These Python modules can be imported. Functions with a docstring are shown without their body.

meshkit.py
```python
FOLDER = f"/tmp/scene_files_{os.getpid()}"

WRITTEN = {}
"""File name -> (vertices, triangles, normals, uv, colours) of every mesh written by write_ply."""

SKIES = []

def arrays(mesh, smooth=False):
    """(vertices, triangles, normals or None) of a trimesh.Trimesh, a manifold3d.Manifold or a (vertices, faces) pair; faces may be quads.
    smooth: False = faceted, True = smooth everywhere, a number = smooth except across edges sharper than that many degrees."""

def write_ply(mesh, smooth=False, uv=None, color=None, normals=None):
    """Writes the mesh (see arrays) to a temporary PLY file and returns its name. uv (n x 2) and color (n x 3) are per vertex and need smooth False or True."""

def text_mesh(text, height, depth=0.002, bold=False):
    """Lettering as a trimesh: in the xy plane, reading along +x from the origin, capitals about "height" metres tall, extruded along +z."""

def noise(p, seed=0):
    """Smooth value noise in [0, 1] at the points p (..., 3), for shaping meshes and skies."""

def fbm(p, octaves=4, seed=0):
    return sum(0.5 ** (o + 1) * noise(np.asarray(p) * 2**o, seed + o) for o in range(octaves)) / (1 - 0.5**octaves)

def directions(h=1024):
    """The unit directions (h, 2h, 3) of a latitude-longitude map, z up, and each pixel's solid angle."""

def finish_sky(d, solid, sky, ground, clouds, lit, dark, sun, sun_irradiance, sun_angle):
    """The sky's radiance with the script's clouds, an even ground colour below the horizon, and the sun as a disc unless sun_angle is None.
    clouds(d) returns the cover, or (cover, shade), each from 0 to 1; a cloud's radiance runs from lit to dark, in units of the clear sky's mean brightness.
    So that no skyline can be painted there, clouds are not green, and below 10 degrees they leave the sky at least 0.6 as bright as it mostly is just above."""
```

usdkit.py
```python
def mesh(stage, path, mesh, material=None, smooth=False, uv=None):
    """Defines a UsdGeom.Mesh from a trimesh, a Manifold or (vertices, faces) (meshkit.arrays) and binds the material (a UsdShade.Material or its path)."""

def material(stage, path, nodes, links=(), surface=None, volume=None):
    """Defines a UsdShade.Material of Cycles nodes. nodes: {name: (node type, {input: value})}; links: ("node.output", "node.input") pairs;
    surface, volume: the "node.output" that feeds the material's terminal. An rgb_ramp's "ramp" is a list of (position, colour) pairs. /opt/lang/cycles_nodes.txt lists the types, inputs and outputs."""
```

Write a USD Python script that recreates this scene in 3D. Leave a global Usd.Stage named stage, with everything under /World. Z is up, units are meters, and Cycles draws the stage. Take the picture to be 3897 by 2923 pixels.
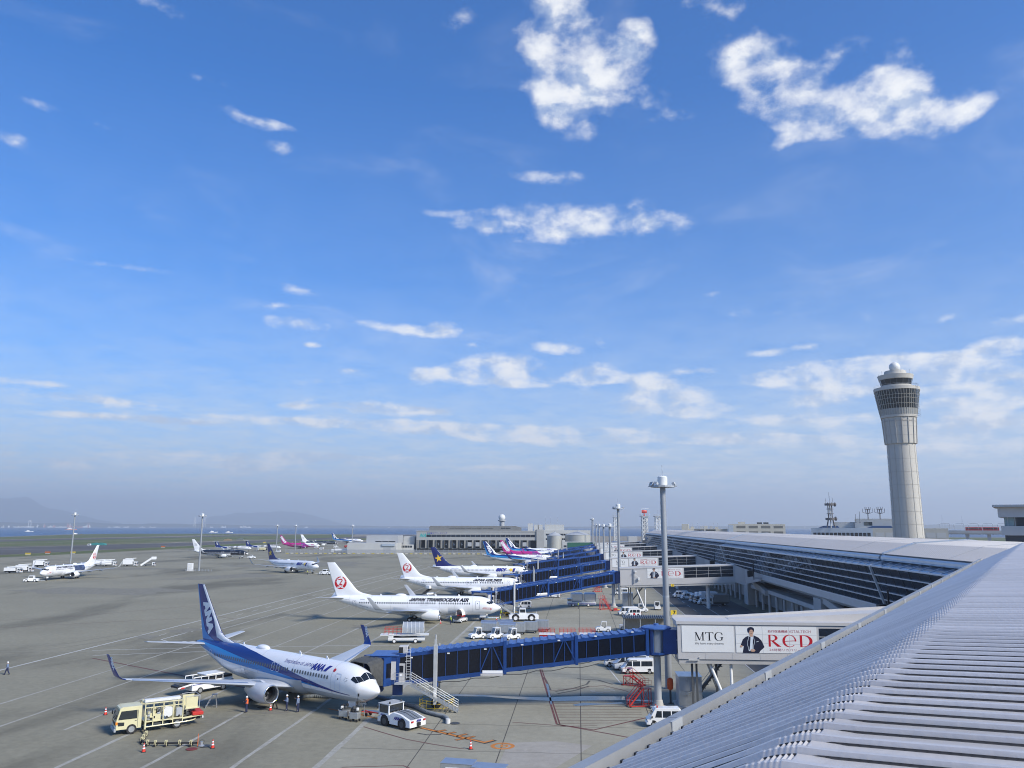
import math, random, glob
import numpy as np, trimesh, shapely, manifold3d
from shapely import affinity
from shapely.geometry import Polygon, box as sbox, LineString, Point
from shapely.ops import unary_union
import usdkit, meshkit
from pxr import Usd, UsdGeom, UsdLux, UsdShade, Gf, Sdf, Vt

stage = Usd.Stage.CreateInMemory()
UsdGeom.SetStageUpAxis(stage, 'Z')
WORLD = UsdGeom.Xform.Define(stage, '/World')
rnd = random.Random(7)
# ------------------------------------------------------------------ camera
EYE = 20.5
PITCH, ROLL, FOC = math.radians(10.147), math.radians(0.1), 3030.0      # FOC: focal length in pixels of a 3897 px wide frame
cam = UsdGeom.Camera.Define(stage, '/World/camera')
cam.AddTranslateOp().Set((0, 0, EYE)); cam.AddRotateXOp().Set(90 + math.degrees(PITCH)); cam.AddRotateZOp().Set(math.degrees(ROLL))
cam.CreateHorizontalApertureAttr(36.0); cam.CreateVerticalApertureAttr(27.0); cam.CreateFocalLengthAttr(FOC / 3897 * 36)
cam.CreateClippingRangeAttr((0.1, 100000.0))
cam.CreateExposureAttr(0.4)
# ------------------------------------------------------------------ sun and sky
SUN_AZ, SUN_EL = math.radians(126), math.radians(36)                     # clockwise from +y
SUN = UsdLux.DistantLight.Define(stage, '/World/sun')
SUN.CreateIntensityAttr(1.1); SUN.CreateAngleAttr(14.0); SUN.CreateColorAttr((1.0, 0.94, 0.84)); SUN.CreateNormalizeAttr(True)
SUN.AddRotateZOp().Set(-math.degrees(SUN_AZ)); SUN.AddRotateXOp().Set(math.degrees(SUN_EL) - 90)
SKY_STRENGTH = 0.1


def pixdir(px, py):
    """Direction of a pixel of the 2212 px wide preview of the photograph (azimuth and elevation in radians), used to find where clouds stand."""
    k = 3897 / 2212
    a, b = px * k - 1948.5, py * k - 1461.5
    y, z = FOC * math.cos(PITCH) + b * math.sin(PITCH), FOC * math.sin(PITCH) - b * math.cos(PITCH)
    return math.atan2(a, y), math.atan2(z, math.hypot(a, y))


CLOUDS = [  # x, y, half width, half height, weight, tilt (degrees, clockwise in the picture)
    (1190, 95, 62, 105, 1.25, 0), (1235, 45, 45, 40, .8, 0), (1250, 175, 70, 80, 1.2, 10), (1345, 105, 52, 48, 1.0, 0), (1195, 215, 35, 45, .9, 0),
    (1390, 215, 60, 25, .42, 20), (1450, 250, 40, 12, .4, 0), (1370, 60, 28, 18, .5, 0),
    (1600, 125, 55, 45, .85, 0), (1660, 165, 75, 55, 1.15, 20), (1735, 220, 75, 55, 1.15, 30), (1840, 235, 75, 45, 1.15, -20), (1920, 190, 70, 55, 1.2, -35),
    (1955, 245, 75, 38, 1.1, 0), (2050, 245, 65, 32, .95, -10), (2115, 230, 40, 18, .75, -20), (1800, 130, 60, 25, .5, -10), (1720, 280, 35, 22, .6, 0), (1690, 310, 30, 14, .5, -10),
    (340, 12, 40, 16, .55, 10), (1000, 45, 34, 17, .5, -10), (1515, 8, 36, 18, .5, 0), (1580, 25, 30, 14, .4, -20),
    (520, 250, 60, 12, .6, 12), (590, 270, 55, 8, .5, 8), (602, 325, 34, 15, .65, 0), (32, 308, 42, 15, .45, 15), (208, 270, 28, 9, .4, 5), (450, 175, 30, 9, .3, 5), (100, 232, 45, 9, .3, 5),
    (1150, 480, 130, 32, .85, 0), (1235, 490, 60, 35, .85, 0), (1330, 470, 75, 35, .6, 0), (1420, 487, 65, 24, .8, 0), (1050, 490, 60, 14, .6, 5), (1175, 380, 80, 14, .55, 5), (1085, 352, 24, 9, .5, 0), (1040, 378, 40, 9, .45, 10), (960, 460, 50, 9, .35, 0),
    (645, 700, 62, 15, .8, 2), (600, 662, 44, 9, .7, 0), (640, 627, 58, 10, .55, 4), (870, 713, 95, 12, .6, 4), (945, 712, 45, 16, .6, 0), (668, 746, 22, 7, .55, 0), (1205, 752, 48, 12, .65, 5), (250, 576, 95, 8, .45, 0), (1020, 745, 18, 6, .4, 0), (1300, 735, 22, 12, .3, 60),
    (915, 810, 42, 17, .75, 0), (1010, 805, 60, 24, .9, 0), (1085, 800, 85, 30, 1.05, 0), (1150, 825, 60, 15, .9, 0), (1275, 812, 50, 22, 1.0, -8), (1325, 815, 40, 12, .8, 0), (1410, 825, 52, 20, .85, 0), (1430, 868, 110, 28, 1.0, 0), (1510, 885, 70, 18, .85, 0), (1500, 800, 45, 8, .6, 0),
    (765, 800, 40, 10, .35, 0), (690, 825, 50, 10, .35, 0), (1650, 675, 90, 10, .3, 0), (1850, 660, 40, 14, .35, 60), (2035, 690, 25, 10, .5, -20), (2190, 690, 40, 10, .45, 0), (1100, 645, 16, 7, .35, 0), (1530, 635, 40, 7, .3, 0),
    (1660, 760, 50, 9, .55, -3), (1740, 748, 25, 9, .55, 0), (1650, 818, 60, 16, .75, 0), (1780, 810, 130, 26, .85, 0), (1880, 785, 130, 20, .9, 0), (1850, 840, 120, 22, .75, 0), (2040, 790, 110, 26, .9, 0), (2060, 828, 80, 18, .7, 0), (2170, 745, 60, 18, .9, 0),
    (2180, 838, 55, 34, 1.1, -12), (2130, 880, 70, 18, .75, -10), (2040, 868, 80, 16, .6, 0), (1760, 868, 70, 14, .6, 0), (1660, 905, 90, 12, .55, 0), (1800, 905, 130, 18, .6, 0), (2090, 915, 150, 24, .65, 0), (1700, 945, 150, 18, .6, 0), (1560, 950, 120, 12, .6, 0), (1980, 965, 220, 24, .55, 0),
    (790, 880, 120, 14, .75, 3), (930, 888, 60, 10, .6, 0), (630, 877, 50, 8, .5, 0), (340, 908, 150, 9, .75, 1), (205, 865, 140, 12, .65, 3), (600, 910, 130, 9, .7, 2), (800, 918, 160, 14, .85, 2), (1000, 930, 160, 17, .9, 3), (1180, 940, 160, 20, .9, 2), (1340, 940, 110, 16, .8, 0), (1480, 945, 110, 12, .7, 0), (70, 830, 90, 8, .45, 0), (140, 897, 60, 7, .45, 0),
    (640, 990, 130, 14, .75, 0), (520, 1010, 130, 12, .65, 0), (760, 990, 150, 9, .55, 0), (100, 1000, 150, 14, .55, 0), (350, 985, 190, 14, .4, 0), (1080, 1010, 120, 6, .45, 0), (1500, 975, 200, 8, .35, 0), (1330, 985, 100, 5, .35, 0), (540, 955, 80, 9, .3, 0)]


def build_sky():
    n = {'p': ('geometry', {}), 'sky': ('sky_texture', {'sky_type': 'single_scattering', 'sun_disc': False, 'sun_elevation': SUN_EL, 'sun_rotation': SUN_AZ, 'altitude': 20.0, 'air_density': 1.0, 'aerosol_density': 0.6, 'ozone_density': 3.0}),
         'xyz': ('separate_xyz', {}), 'bg': ('background_shader', {'strength': SKY_STRENGTH})}
    l = [('p.position', 'sky.vector'), ('p.position', 'xyz.vector')]
    # cloud noise lives on a flat cloud layer overhead, so that it foreshortens towards the horizon
    n['za'] = ('math', {'math_type': 'add', 'value2': 0.10}); n['zm'] = ('math', {'math_type': 'maximum', 'value2': 0.06})
    n['qx'] = ('math', {'math_type': 'divide'}); n['qy'] = ('math', {'math_type': 'divide'}); n['q'] = ('combine_xyz', {})
    l += [('xyz.z', 'za.value1'), ('za.value', 'zm.value1'), ('xyz.x', 'qx.value1'), ('zm.value', 'qx.value2'), ('xyz.y', 'qy.value1'), ('zm.value', 'qy.value2'), ('qx.value', 'q.x'), ('qy.value', 'q.y'), ('xyz.z', 'q.z')]
    n['sc'] = ('vector_math', {'math_type': 'multiply', 'vector2': (1, 1, 1.45)})
    l += [('p.position', 'sc.vector1')]
    n['na'] = ('noise_texture', {'scale': 25.0, 'detail': 8.0, 'roughness': 0.55, 'distortion': 0.1})
    n['nb'] = ('noise_texture', {'scale': 5.5, 'detail': 6.0, 'roughness': 0.58, 'distortion': 0.3})
    l += [('sc.vector', 'na.vector'), ('q.vector', 'nb.vector')]
    n['nm'] = ('mix_float', {'fac': 0.3}); l += [('na.fac', 'nm.a'), ('nb.fac', 'nm.b')]
    prev = None
    for i, (x, y, w, h, wt, rot) in enumerate(CLOUDS):
        a, e = pixdir(x, y)
        c = (math.sin(a) * math.cos(e), math.cos(a) * math.cos(e), math.sin(e))
        k = 3897 / 2212 / (FOC / math.cos(a) * 1.0)
        rx, rz = w * k * 1.42, h * k * 1.42
        n[f'm{i}'] = ('mapping', {'mapping_type': 'texture', 'location': c, 'rotation': (0.0, math.radians(rot), -a), 'scale': (rx, max(rx, rz) * 3, rz)})
        n[f'g{i}'] = ('gradient_texture', {'gradient_type': 'spherical'})
        n[f'w{i}'] = ('math', {'math_type': 'multiply_add' if prev else 'multiply', 'value2': wt * (1.75 if y > 700 else 1.1)})
        l += [('p.position', f'm{i}.vector'), (f'm{i}.vector', f'g{i}.vector'), (f'g{i}.fac', f'w{i}.value1')]
        if prev: l += [(prev, f'w{i}.value3')]
        prev = f'w{i}.value'
    # cover = smoothstep(blobs + (noise - .5) * k)
    n['cl'] = ('math', {'math_type': 'minimum', 'value2': 0.80}); l += [(prev, 'cl.value1')]
    n['no'] = ('math', {'math_type': 'multiply_add', 'value2': 3.3, 'value3': -1.80}); l += [('nm.result', 'no.value1')]
    n['su'] = ('math', {'math_type': 'add'}); l += [('cl.value', 'su.value1'), ('no.value', 'su.value2')]
    n['cov'] = ('map_range', {'range_type': 'smoothstep', 'from_min': -0.05, 'from_max': 1.15, 'to_min': 0.0, 'to_max': 0.97, 'clamp': True}); l += [('su.value', 'cov.value')]
    n['gt'] = ('map_range', {'range_type': 'smoothstep', 'from_min': 0.0, 'from_max': 0.22, 'to_min': 0.0, 'to_max': 1.0, 'clamp': True}); n['cg'] = ('math', {'math_type': 'multiply'}); l += [('cl.value', 'gt.value'), ('cov.result', 'cg.value1'), ('gt.result', 'cg.value2')]
    # faint cirrus everywhere, a milky veil low down
    n['ci'] = ('noise_texture', {'scale': 2.2, 'detail': 5.0, 'roughness': 0.55, 'distortion': 0.6}); l += [('q.vector', 'ci.vector')]
    n['cim'] = ('map_range', {'range_type': 'smoothstep', 'from_min': 0.52, 'from_max': 0.85, 'to_min': 0.0, 'to_max': 0.22, 'clamp': True}); l += [('ci.fac', 'cim.value')]
    n['veil'] = ('rgb_ramp', {'ramp': [(0.0, (.85, .85, .85)), (0.06, (.78, .78, .78)), (0.12, (.55, .55, .55)), (0.19, (.25, .25, .25)), (0.30, (.07, .07, .07)), (0.5, (0, 0, 0)), (1, (0, 0, 0))]}); l += [('xyz.z', 'veil.fac')]
    n['vn'] = ('math', {'math_type': 'multiply_add', 'value2': 1.4, 'value3': 0.28}); n['vv'] = ('math', {'math_type': 'multiply', 'use_clamp': True}); l += [('nb.fac', 'vn.value1'), ('veil.color', 'vv.value1'), ('vn.value', 'vv.value2')]
    n['c1'] = ('math', {'math_type': 'maximum'}); l += [('cg.value', 'c1.value1'), ('cim.result', 'c1.value2')]
    # colour of the cloud: white where dense, grey blue in hollows and low down
    n['of'] = ('vector_math', {'math_type': 'add', 'vector2': (.016, -.010, .020)}); n['nd'] = ('noise_texture', {'scale': 25.0, 'detail': 5.0, 'roughness': 0.55, 'distortion': 0.1}); n['df'] = ('math', {'math_type': 'subtract'}); l += [('sc.vector', 'of.vector1'), ('of.vector', 'nd.vector'), ('na.fac', 'df.value1'), ('nd.fac', 'df.value2')]
    n['shade'] = ('map_range', {'range_type': 'smoothstep', 'from_min': -0.16, 'from_max': 0.07, 'to_min': 0.15, 'to_max': 1.0, 'clamp': True}); l += [('df.value', 'shade.value')]
    n['ccol'] = ('mix_color', {'a': CLOUD_DARK, 'b': CLOUD_LIT}); l += [('shade.result', 'ccol.fac')]
    n['grade'] = ('mix_color', {'blend_type': 'multiply', 'fac': 1.0, 'b': SKY_TINT}); l += [('sky.color', 'grade.a')]
    n['x1'] = ('mix_color', {'b': VEIL}); l += [('grade.result', 'x1.a'), ('vv.value', 'x1.fac')]
    n['x2'] = ('mix_color', {}); l += [('x1.result', 'x2.a'), ('ccol.result', 'x2.b'), ('c1.value', 'x2.fac'), ('x2.result', 'bg.color')]
    for k in ('x1', 'x2', 'ccol', 'grade'): n[k][1]['use_clamp_result'] = False
    m = usdkit.material(stage, '/World/Looks/sky_look', n, l, surface='bg.background')
    d = UsdLux.DomeLight.Define(stage, '/World/sky')
    UsdShade.MaterialBindingAPI.Apply(d.GetPrim()).Bind(m)
    p = d.GetPrim(); p.SetCustomDataByKey('kind', 'structure'); p.SetCustomDataByKey('label', 'blue morning sky with scattered white clouds'); p.SetCustomDataByKey('category', 'sky')


CLOUD_LIT, CLOUD_DARK, VEIL, SKY_TINT = (7.6, 7.7, 7.8), (4.0, 4.8, 6.2), (6.2, 6.8, 7.3), (0.12, 0.75, 1.42)
build_sky()
# ------------------------------------------------------------------ helpers
_used = {}


def numbered(parent, name):
    k = (parent, name); n = _used.get(k, -1) + 1; _used[k] = n
    return f'{parent}/{name}' if n == 0 else f'{parent}/{name}_{n:03d}'


def path_of(x):
    return '/World' if x is None else (x if isinstance(x, str) else str(x.GetPath()))


def tag(prim, label=None, cat=None, group=None, kind=None):
    for k, v in (('label', label), ('category', cat), ('group', group), ('kind', kind)):
        if v: prim.SetCustomDataByKey(k, v)
    return prim


def thing(name, label, cat, loc=(0, 0, 0), rot=0.0, group=None, kind=None):
    """A top-level thing. rot: degrees counter-clockwise."""
    x = UsdGeom.Xform.Define(stage, numbered('/World', name))
    x.AddTranslateOp().Set(tuple(float(c) for c in loc)); x.AddRotateZOp().Set(float(rot))
    return tag(x.GetPrim(), label, cat, group, kind)


def dup(src, loc, rot, label=None, group=None, scale=None, name=None):
    was = src.GetCustomData()
    r = thing(name or src.GetName().rstrip('0123456789_'), label or was.get('label'), was.get('category'), loc, rot, group or was.get('group'))
    if scale is not None: UsdGeom.Xformable(r).AddScaleOp().Set(tuple(scale) if hasattr(scale, '__len__') else (scale,) * 3)
    r.GetReferences().AddInternalReference(src.GetPath()); r.SetInstanceable(True)
    return r


def group_part(name, parent, label=None):
    x = UsdGeom.Xform.Define(stage, numbered(path_of(parent), name)).GetPrim()
    return tag(x, label)


def obj(name, mesh, mat, parent=None, smooth=False, label=None, kind=None):
    if isinstance(mesh, MB): mesh = mesh.tm()
    m = usdkit.mesh(stage, numbered(path_of(parent), name), mesh, mat, smooth)
    return tag(m.GetPrim(), label, None, None, kind)


def single(name, mesh, mat, label, cat, group=None, smooth=False, kind=None):
    p = obj(name, mesh, mat, None, smooth)
    return tag(p, label, cat, group, kind)


def struct(name, mesh, mat, parent=None, smooth=False, label=None):
    return obj(name, mesh, mat, parent, smooth, label, kind='structure' if parent is None else None)


def rotz(a):
    c, s = math.cos(a), math.sin(a); return np.array([[c, -s, 0], [s, c, 0], [0, 0, 1.0]])


class MB:
    """Collects simple shapes into one mesh."""
    def __init__(self): self.v, self.f, self.n = [], [], 0

    def raw(self, v, f):
        v = np.asarray(v, float); f = np.asarray(f, int)
        if f.shape[1] == 4: f = np.vstack([f[:, [0, 1, 2]], f[:, [0, 2, 3]]])
        self.v.append(v); self.f.append(f + self.n); self.n += len(v); return self

    def add(self, m, off=(0, 0, 0), rot=None):
        v = np.asarray(m.vertices); v = v @ rot.T if rot is not None else v
        return self.raw(v + np.asarray(off, float), m.faces)

    def box(self, c, s, rot=None, ch=0.0):
        c = np.asarray(c, float); h = np.asarray(s, float) / 2
        if ch > 0:
            ch = min(ch, h.min() * .9); pts = []
            for k in range(3):
                hh = h - ch; hh[k] = h[k]
                pts += [[sx * hh[0], sy * hh[1], sz * hh[2]] for sx in (-1, 1) for sy in (-1, 1) for sz in (-1, 1)]
            m = trimesh.convex.convex_hull(np.array(pts))
            v, f = np.asarray(m.vertices), np.asarray(m.faces)
        else:
            v = np.array([[sx * h[0], sy * h[1], sz * h[2]] for sx in (-1, 1) for sy in (-1, 1) for sz in (-1, 1)])
            f = np.array([[0, 1, 3, 2], [4, 6, 7, 5], [0, 4, 5, 1], [2, 3, 7, 6], [0, 2, 6, 4], [1, 5, 7, 3]])
        if rot is not None: v = v @ np.asarray(rot).T
        return self.raw(v + c, f)

    def bx(self, x0, x1, y0, y1, z0, z1, ch=0.0):
        return self.box(((x0 + x1) / 2, (y0 + y1) / 2, (z0 + z1) / 2), (abs(x1 - x0), abs(y1 - y0), abs(z1 - z0)), None, ch)

    def beam(self, a, b, w, h=None, up=(0, 0, 1)):
        a, b = np.asarray(a, float), np.asarray(b, float); d = b - a; L = np.linalg.norm(d)
        if L < 1e-9: return self
        d = d / L; u = np.asarray(up, float)
        if abs(d @ u) > .98: u = np.array([1.0, 0, 0])
        s = np.cross(d, u); s /= np.linalg.norm(s); t = np.cross(s, d)
        return self.box((a + b) / 2, (L, w, h or w), np.stack([d, s, t], 1))

    def tube(self, pts, r, n=8, caps=True):
        p = np.asarray(pts, float); t = np.gradient(p, axis=0) if len(p) > 2 else np.repeat((p[1] - p[0])[None], 2, 0)
        t = t / (np.linalg.norm(t, axis=1, keepdims=True) + 1e-12)
        ref = np.array([0, 0, 1.0]) if abs(t[:, 2]).mean() < .8 else np.array([1.0, 0, 0])
        a = np.cross(t, ref); a /= np.linalg.norm(a, axis=1, keepdims=True) + 1e-12; b = np.cross(a, t)
        an = np.arange(n) * 2 * np.pi / n; r = np.broadcast_to(r, (len(p),))
        v = p[:, None] + r[:, None, None] * (np.cos(an)[None, :, None] * a[:, None] + np.sin(an)[None, :, None] * b[:, None])
        return self.rings(v, caps)

    def rings(self, v, caps=True, closed=True):
        v = np.asarray(v, float); k, n = v.shape[:2]
        m = n if closed else n - 1
        i, j = np.meshgrid(np.arange(k - 1), np.arange(m), indexing='ij'); j2 = (j + 1) % n
        f = np.stack([i * n + j, i * n + j2, (i + 1) * n + j2, (i + 1) * n + j], -1).reshape(-1, 4)
        V = v.reshape(-1, 3); F = np.vstack([f[:, [0, 1, 2]], f[:, [0, 2, 3]]])
        if caps and closed:
            F = [F]; base = len(V); V = np.vstack([V, v[0].mean(0), v[-1].mean(0)]); q = np.arange(n); q2 = (q + 1) % n
            F += [np.stack([np.full(n, base), q2, q], 1), np.stack([np.full(n, base + 1), (k - 1) * n + q, (k - 1) * n + q2], 1)]; F = np.vstack(F)
        return self.raw(V, F)

    def cyl(self, c, r, h, n=16, r2=None):
        """Vertical cylinder standing on c."""
        c = np.asarray(c, float); return self.lathe([(r, 0), (r if r2 is None else r2, h)], n, c)

    def lathe(self, prof, n=24, c=(0, 0, 0), rot=None):
        a = np.arange(n) * 2 * np.pi / n; p = np.asarray(prof, float)
        v = np.stack([p[:, None, 0] * np.cos(a)[None], p[:, None, 0] * np.sin(a)[None], np.repeat(p[:, None, 1], n, 1)], -1)
        if rot is not None: v = v @ np.asarray(rot).T
        return self.rings(v + np.asarray(c, float))

    def wheel(self, c, r, w, axis='y', n=18):
        """Tyre with rounded shoulders about a horizontal axis."""
        R = np.array([[1, 0, 0], [0, 0, 1], [0, -1, 0.0]]) if axis == 'y' else np.array([[0, 0, 1], [1, 0, 0], [0, 1, 0.0]])
        return self.lathe([(r * .45, -w / 2), (r * .9, -w / 2), (r, -w * .3), (r, w * .3), (r * .9, w / 2), (r * .45, w / 2)], n, c, R)

    def prism(self, poly, y0, y1, plane='xz', off=(0, 0, 0)):
        """Extrudes a 2-D polygon: plane xz along y, xy along z, yz along x."""
        if not hasattr(poly, 'exterior'): poly = Polygon(poly)
        m = trimesh.creation.extrude_polygon(poly, y1 - y0, engine='earcut'); v = np.array(m.vertices); v[:, 2] += y0
        if plane == 'xz': v = v[:, [0, 2, 1]]
        elif plane == 'yz': v = v[:, [2, 0, 1]]
        f = m.faces[:, ::-1] if plane == 'xz' else m.faces
        return self.raw(v + np.asarray(off, float), f)

    def quad(self, a, b, c, d): return self.raw([a, b, c, d], [[0, 1, 2, 3]])

    def xf(self, M, t=(0, 0, 0)):
        self.v = [v @ np.asarray(M).T + np.asarray(t, float) for v in self.v]; return self

    def tm(self): return (np.vstack(self.v), np.vstack(self.f))


def ground_at(px, py, z=0.0):
    """Where a pixel of the (3897 px wide) photograph meets the height z."""
    a, b = px - 1948.5, py - 1461.5; c, s = math.cos(ROLL), math.sin(ROLL); a, b = c * a + s * b, -s * a + c * b
    y, zz = FOC * math.cos(PITCH) + b * math.sin(PITCH), FOC * math.sin(PITCH) - b * math.cos(PITCH)
    k = (z - EYE) / zz; return np.array([a * k, y * k, z])


PIER = math.radians(4.7); PU = np.array([math.sin(PIER), math.cos(PIER), 0]); PV = np.array([math.cos(PIER), -math.sin(PIER), 0])


def st(s, t, z=0.0):
    """Pier coordinates: s along the pier away from the camera, t across it towards the terminal."""
    return s * PU + t * PV + np.array([0, 0, z])


PIER_ROT = np.stack([PV, PU, [0, 0, 1.0]], 1)      # local x = t, y = s

# ------------------------------------------------------------------ lettering
_FD = glob.glob('/opt/blender-*/*/datafiles/fonts/')[0]
_tc = {}


def text2d(text, height, cjk=False, bold=0, slant=0.0, stretch=1.0):
    """Lettering as a shapely shape, reading along +x from the origin, capitals about height tall."""
    key = (text, cjk, bold)
    if key not in _tc:
        from PIL import Image, ImageDraw, ImageFont
        font = ImageFont.truetype(_FD + ('Noto Sans CJK Regular.woff2' if cjk else 'Inter.woff2'), 64)
        x0, y0, x1, y1 = font.getbbox(text, anchor='ls', stroke_width=bold)
        im = Image.new('L', (x1 - x0 + 8, y1 - y0 + 8)); ImageDraw.Draw(im).text((4 - x0, 4 - y0), text, 255, font, anchor='ls', stroke_width=bold)
        on = np.pad(np.asarray(im) > 127, ((0, 0), (1, 1))).astype(np.int8)
        rows, starts = np.nonzero(np.diff(on, axis=1) == 1); ends = np.nonzero(np.diff(on, axis=1) == -1)[1]
        sh = unary_union(list(shapely.box(starts, -rows - 1, ends, -rows))).buffer(.6).buffer(-.6).simplify(.6)
        _tc[key] = affinity.affine_transform(sh, [1 / 46.6, 0, 0, 1 / 46.6, -4 / 46.6, (4 - y0) / 46.6])
    return affinity.affine_transform(_tc[key], [height * stretch, height * slant, 0, height, 0, 0])


def polys(g):
    return [p for p in getattr(g, 'geoms', [g]) if p.geom_type == 'Polygon' and p.area > 1e-9]


def tri2d(shape):
    """Flat triangles of a shapely shape: (n x 2 points, faces)."""
    V, F, n = [], [], 0
    for p in polys(shape):
        v, f = trimesh.creation.triangulate_polygon(p, engine='earcut'); V.append(v); F.append(np.asarray(f) + n); n += len(v)
    return (np.vstack(V), np.vstack(F)) if V else (np.zeros((0, 2)), np.zeros((0, 3), int))


def sheet(shape, z=0.0, M=None, t=(0, 0, 0)):
    v, f = tri2d(shape); v = np.column_stack([v, np.full(len(v), z)])
    if M is not None: v = v @ np.asarray(M).T
    b = MB(); b.raw(v + np.asarray(t, float), f); return b


def upright(shape, origin, right, up=(0, 0, 1), off=0.0):
    """A flat shape standing in the plane spanned by right and up."""
    r, u = np.asarray(right, float), np.asarray(up, float); nrm = np.cross(r, u); v, f = tri2d(shape)
    b = MB(); b.raw(np.asarray(origin, float) + v[:, :1] * r + v[:, 1:] * u + nrm * off, f); return b


# ------------------------------------------------------------------ materials
MATS = {}


def mat(name, col, rough=.5, metal=0.0, var=.08, scale=1.5, spec=.5, bump=0.0, bscale=40.0, coat=0.0, space='object', streak=None, rand=0.0):
    """Plain painted or raw surface with slight blotches (var) and fine relief (bump)."""
    if name in MATS: return MATS[name]
    n = {'p': ('principled_bsdf', {'roughness': rough, 'metallic': metal, 'specular_ior_level': spec, 'coat_weight': coat, 'coat_roughness': .08})}
    l = []
    if var > 0:
        n['g'] = ('texture_coordinate', {}) if space == 'object' else ('geometry', {})
        out = 'g.object' if space == 'object' else 'g.position'
        n['n'] = ('noise_texture', {'scale': scale, 'detail': 5.0, 'roughness': .65})
        if streak is not None:
            n['s'] = ('vector_math', {'math_type': 'multiply', 'vector2': streak}); l += [(out, 's.vector1'), ('s.vector', 'n.vector')]
        else: l += [(out, 'n.vector')]
        c = np.array(col); n['r'] = ('rgb_ramp', {'ramp': [(0.25, tuple(c * (1 - var))), (0.75, tuple(np.minimum(c * (1 + var), .95)))]})
        l += [('n.fac', 'r.fac')]
        if rand:
            n['oi'] = ('object_info', {}); n['rr'] = ('map_range', {'to_min': 1 - rand, 'to_max': 1 + rand}); n['rm'] = ('vector_math', {'math_type': 'scale'}); l += [('oi.random', 'rr.value'), ('r.color', 'rm.vector1'), ('rr.result', 'rm.scale'), ('rm.vector', 'p.base_color')]
        else: l += [('r.color', 'p.base_color')]
        if bump > 0:
            n['b'] = ('bump', {'strength': bump, 'distance': .02}); n['bn'] = ('noise_texture', {'scale': bscale, 'detail': 3.0}); l += [(out, 'bn.vector'), ('bn.fac', 'b.height'), ('b.normal', 'p.normal')]
    else: n['p'][1]['base_color'] = col
    MATS[name] = usdkit.material(stage, f'/World/Looks/{name}', n, l, surface='p.BSDF')
    return MATS[name]


def glass(name, tint=(.02, .025, .03), see=.35, rough=.02, ior=1.75):
    """Window pane: mirror by Fresnel over a dark see-through sheet."""
    if name in MATS: return MATS[name]
    MATS[name] = usdkit.material(stage, f'/World/Looks/{name}', {
        't': ('transparent_bsdf', {'color': (.35, .40, .42)}), 'd': ('principled_bsdf', {'base_color': tint, 'roughness': .3}), 'm0': ('mix_closure', {'fac': 1 - see}),
        'g': ('glossy_bsdf', {'color': (.92, .96, 1.0), 'roughness': rough}), 'f': ('fresnel', {'IOR': ior}), 'm': ('mix_closure', {})},
        [('t.BSDF', 'm0.closure1'), ('d.BSDF', 'm0.closure2'), ('f.fac', 'm.fac'), ('m0.closure', 'm.closure1'), ('g.BSDF', 'm.closure2')], surface='m.closure')
    return MATS[name]


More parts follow.
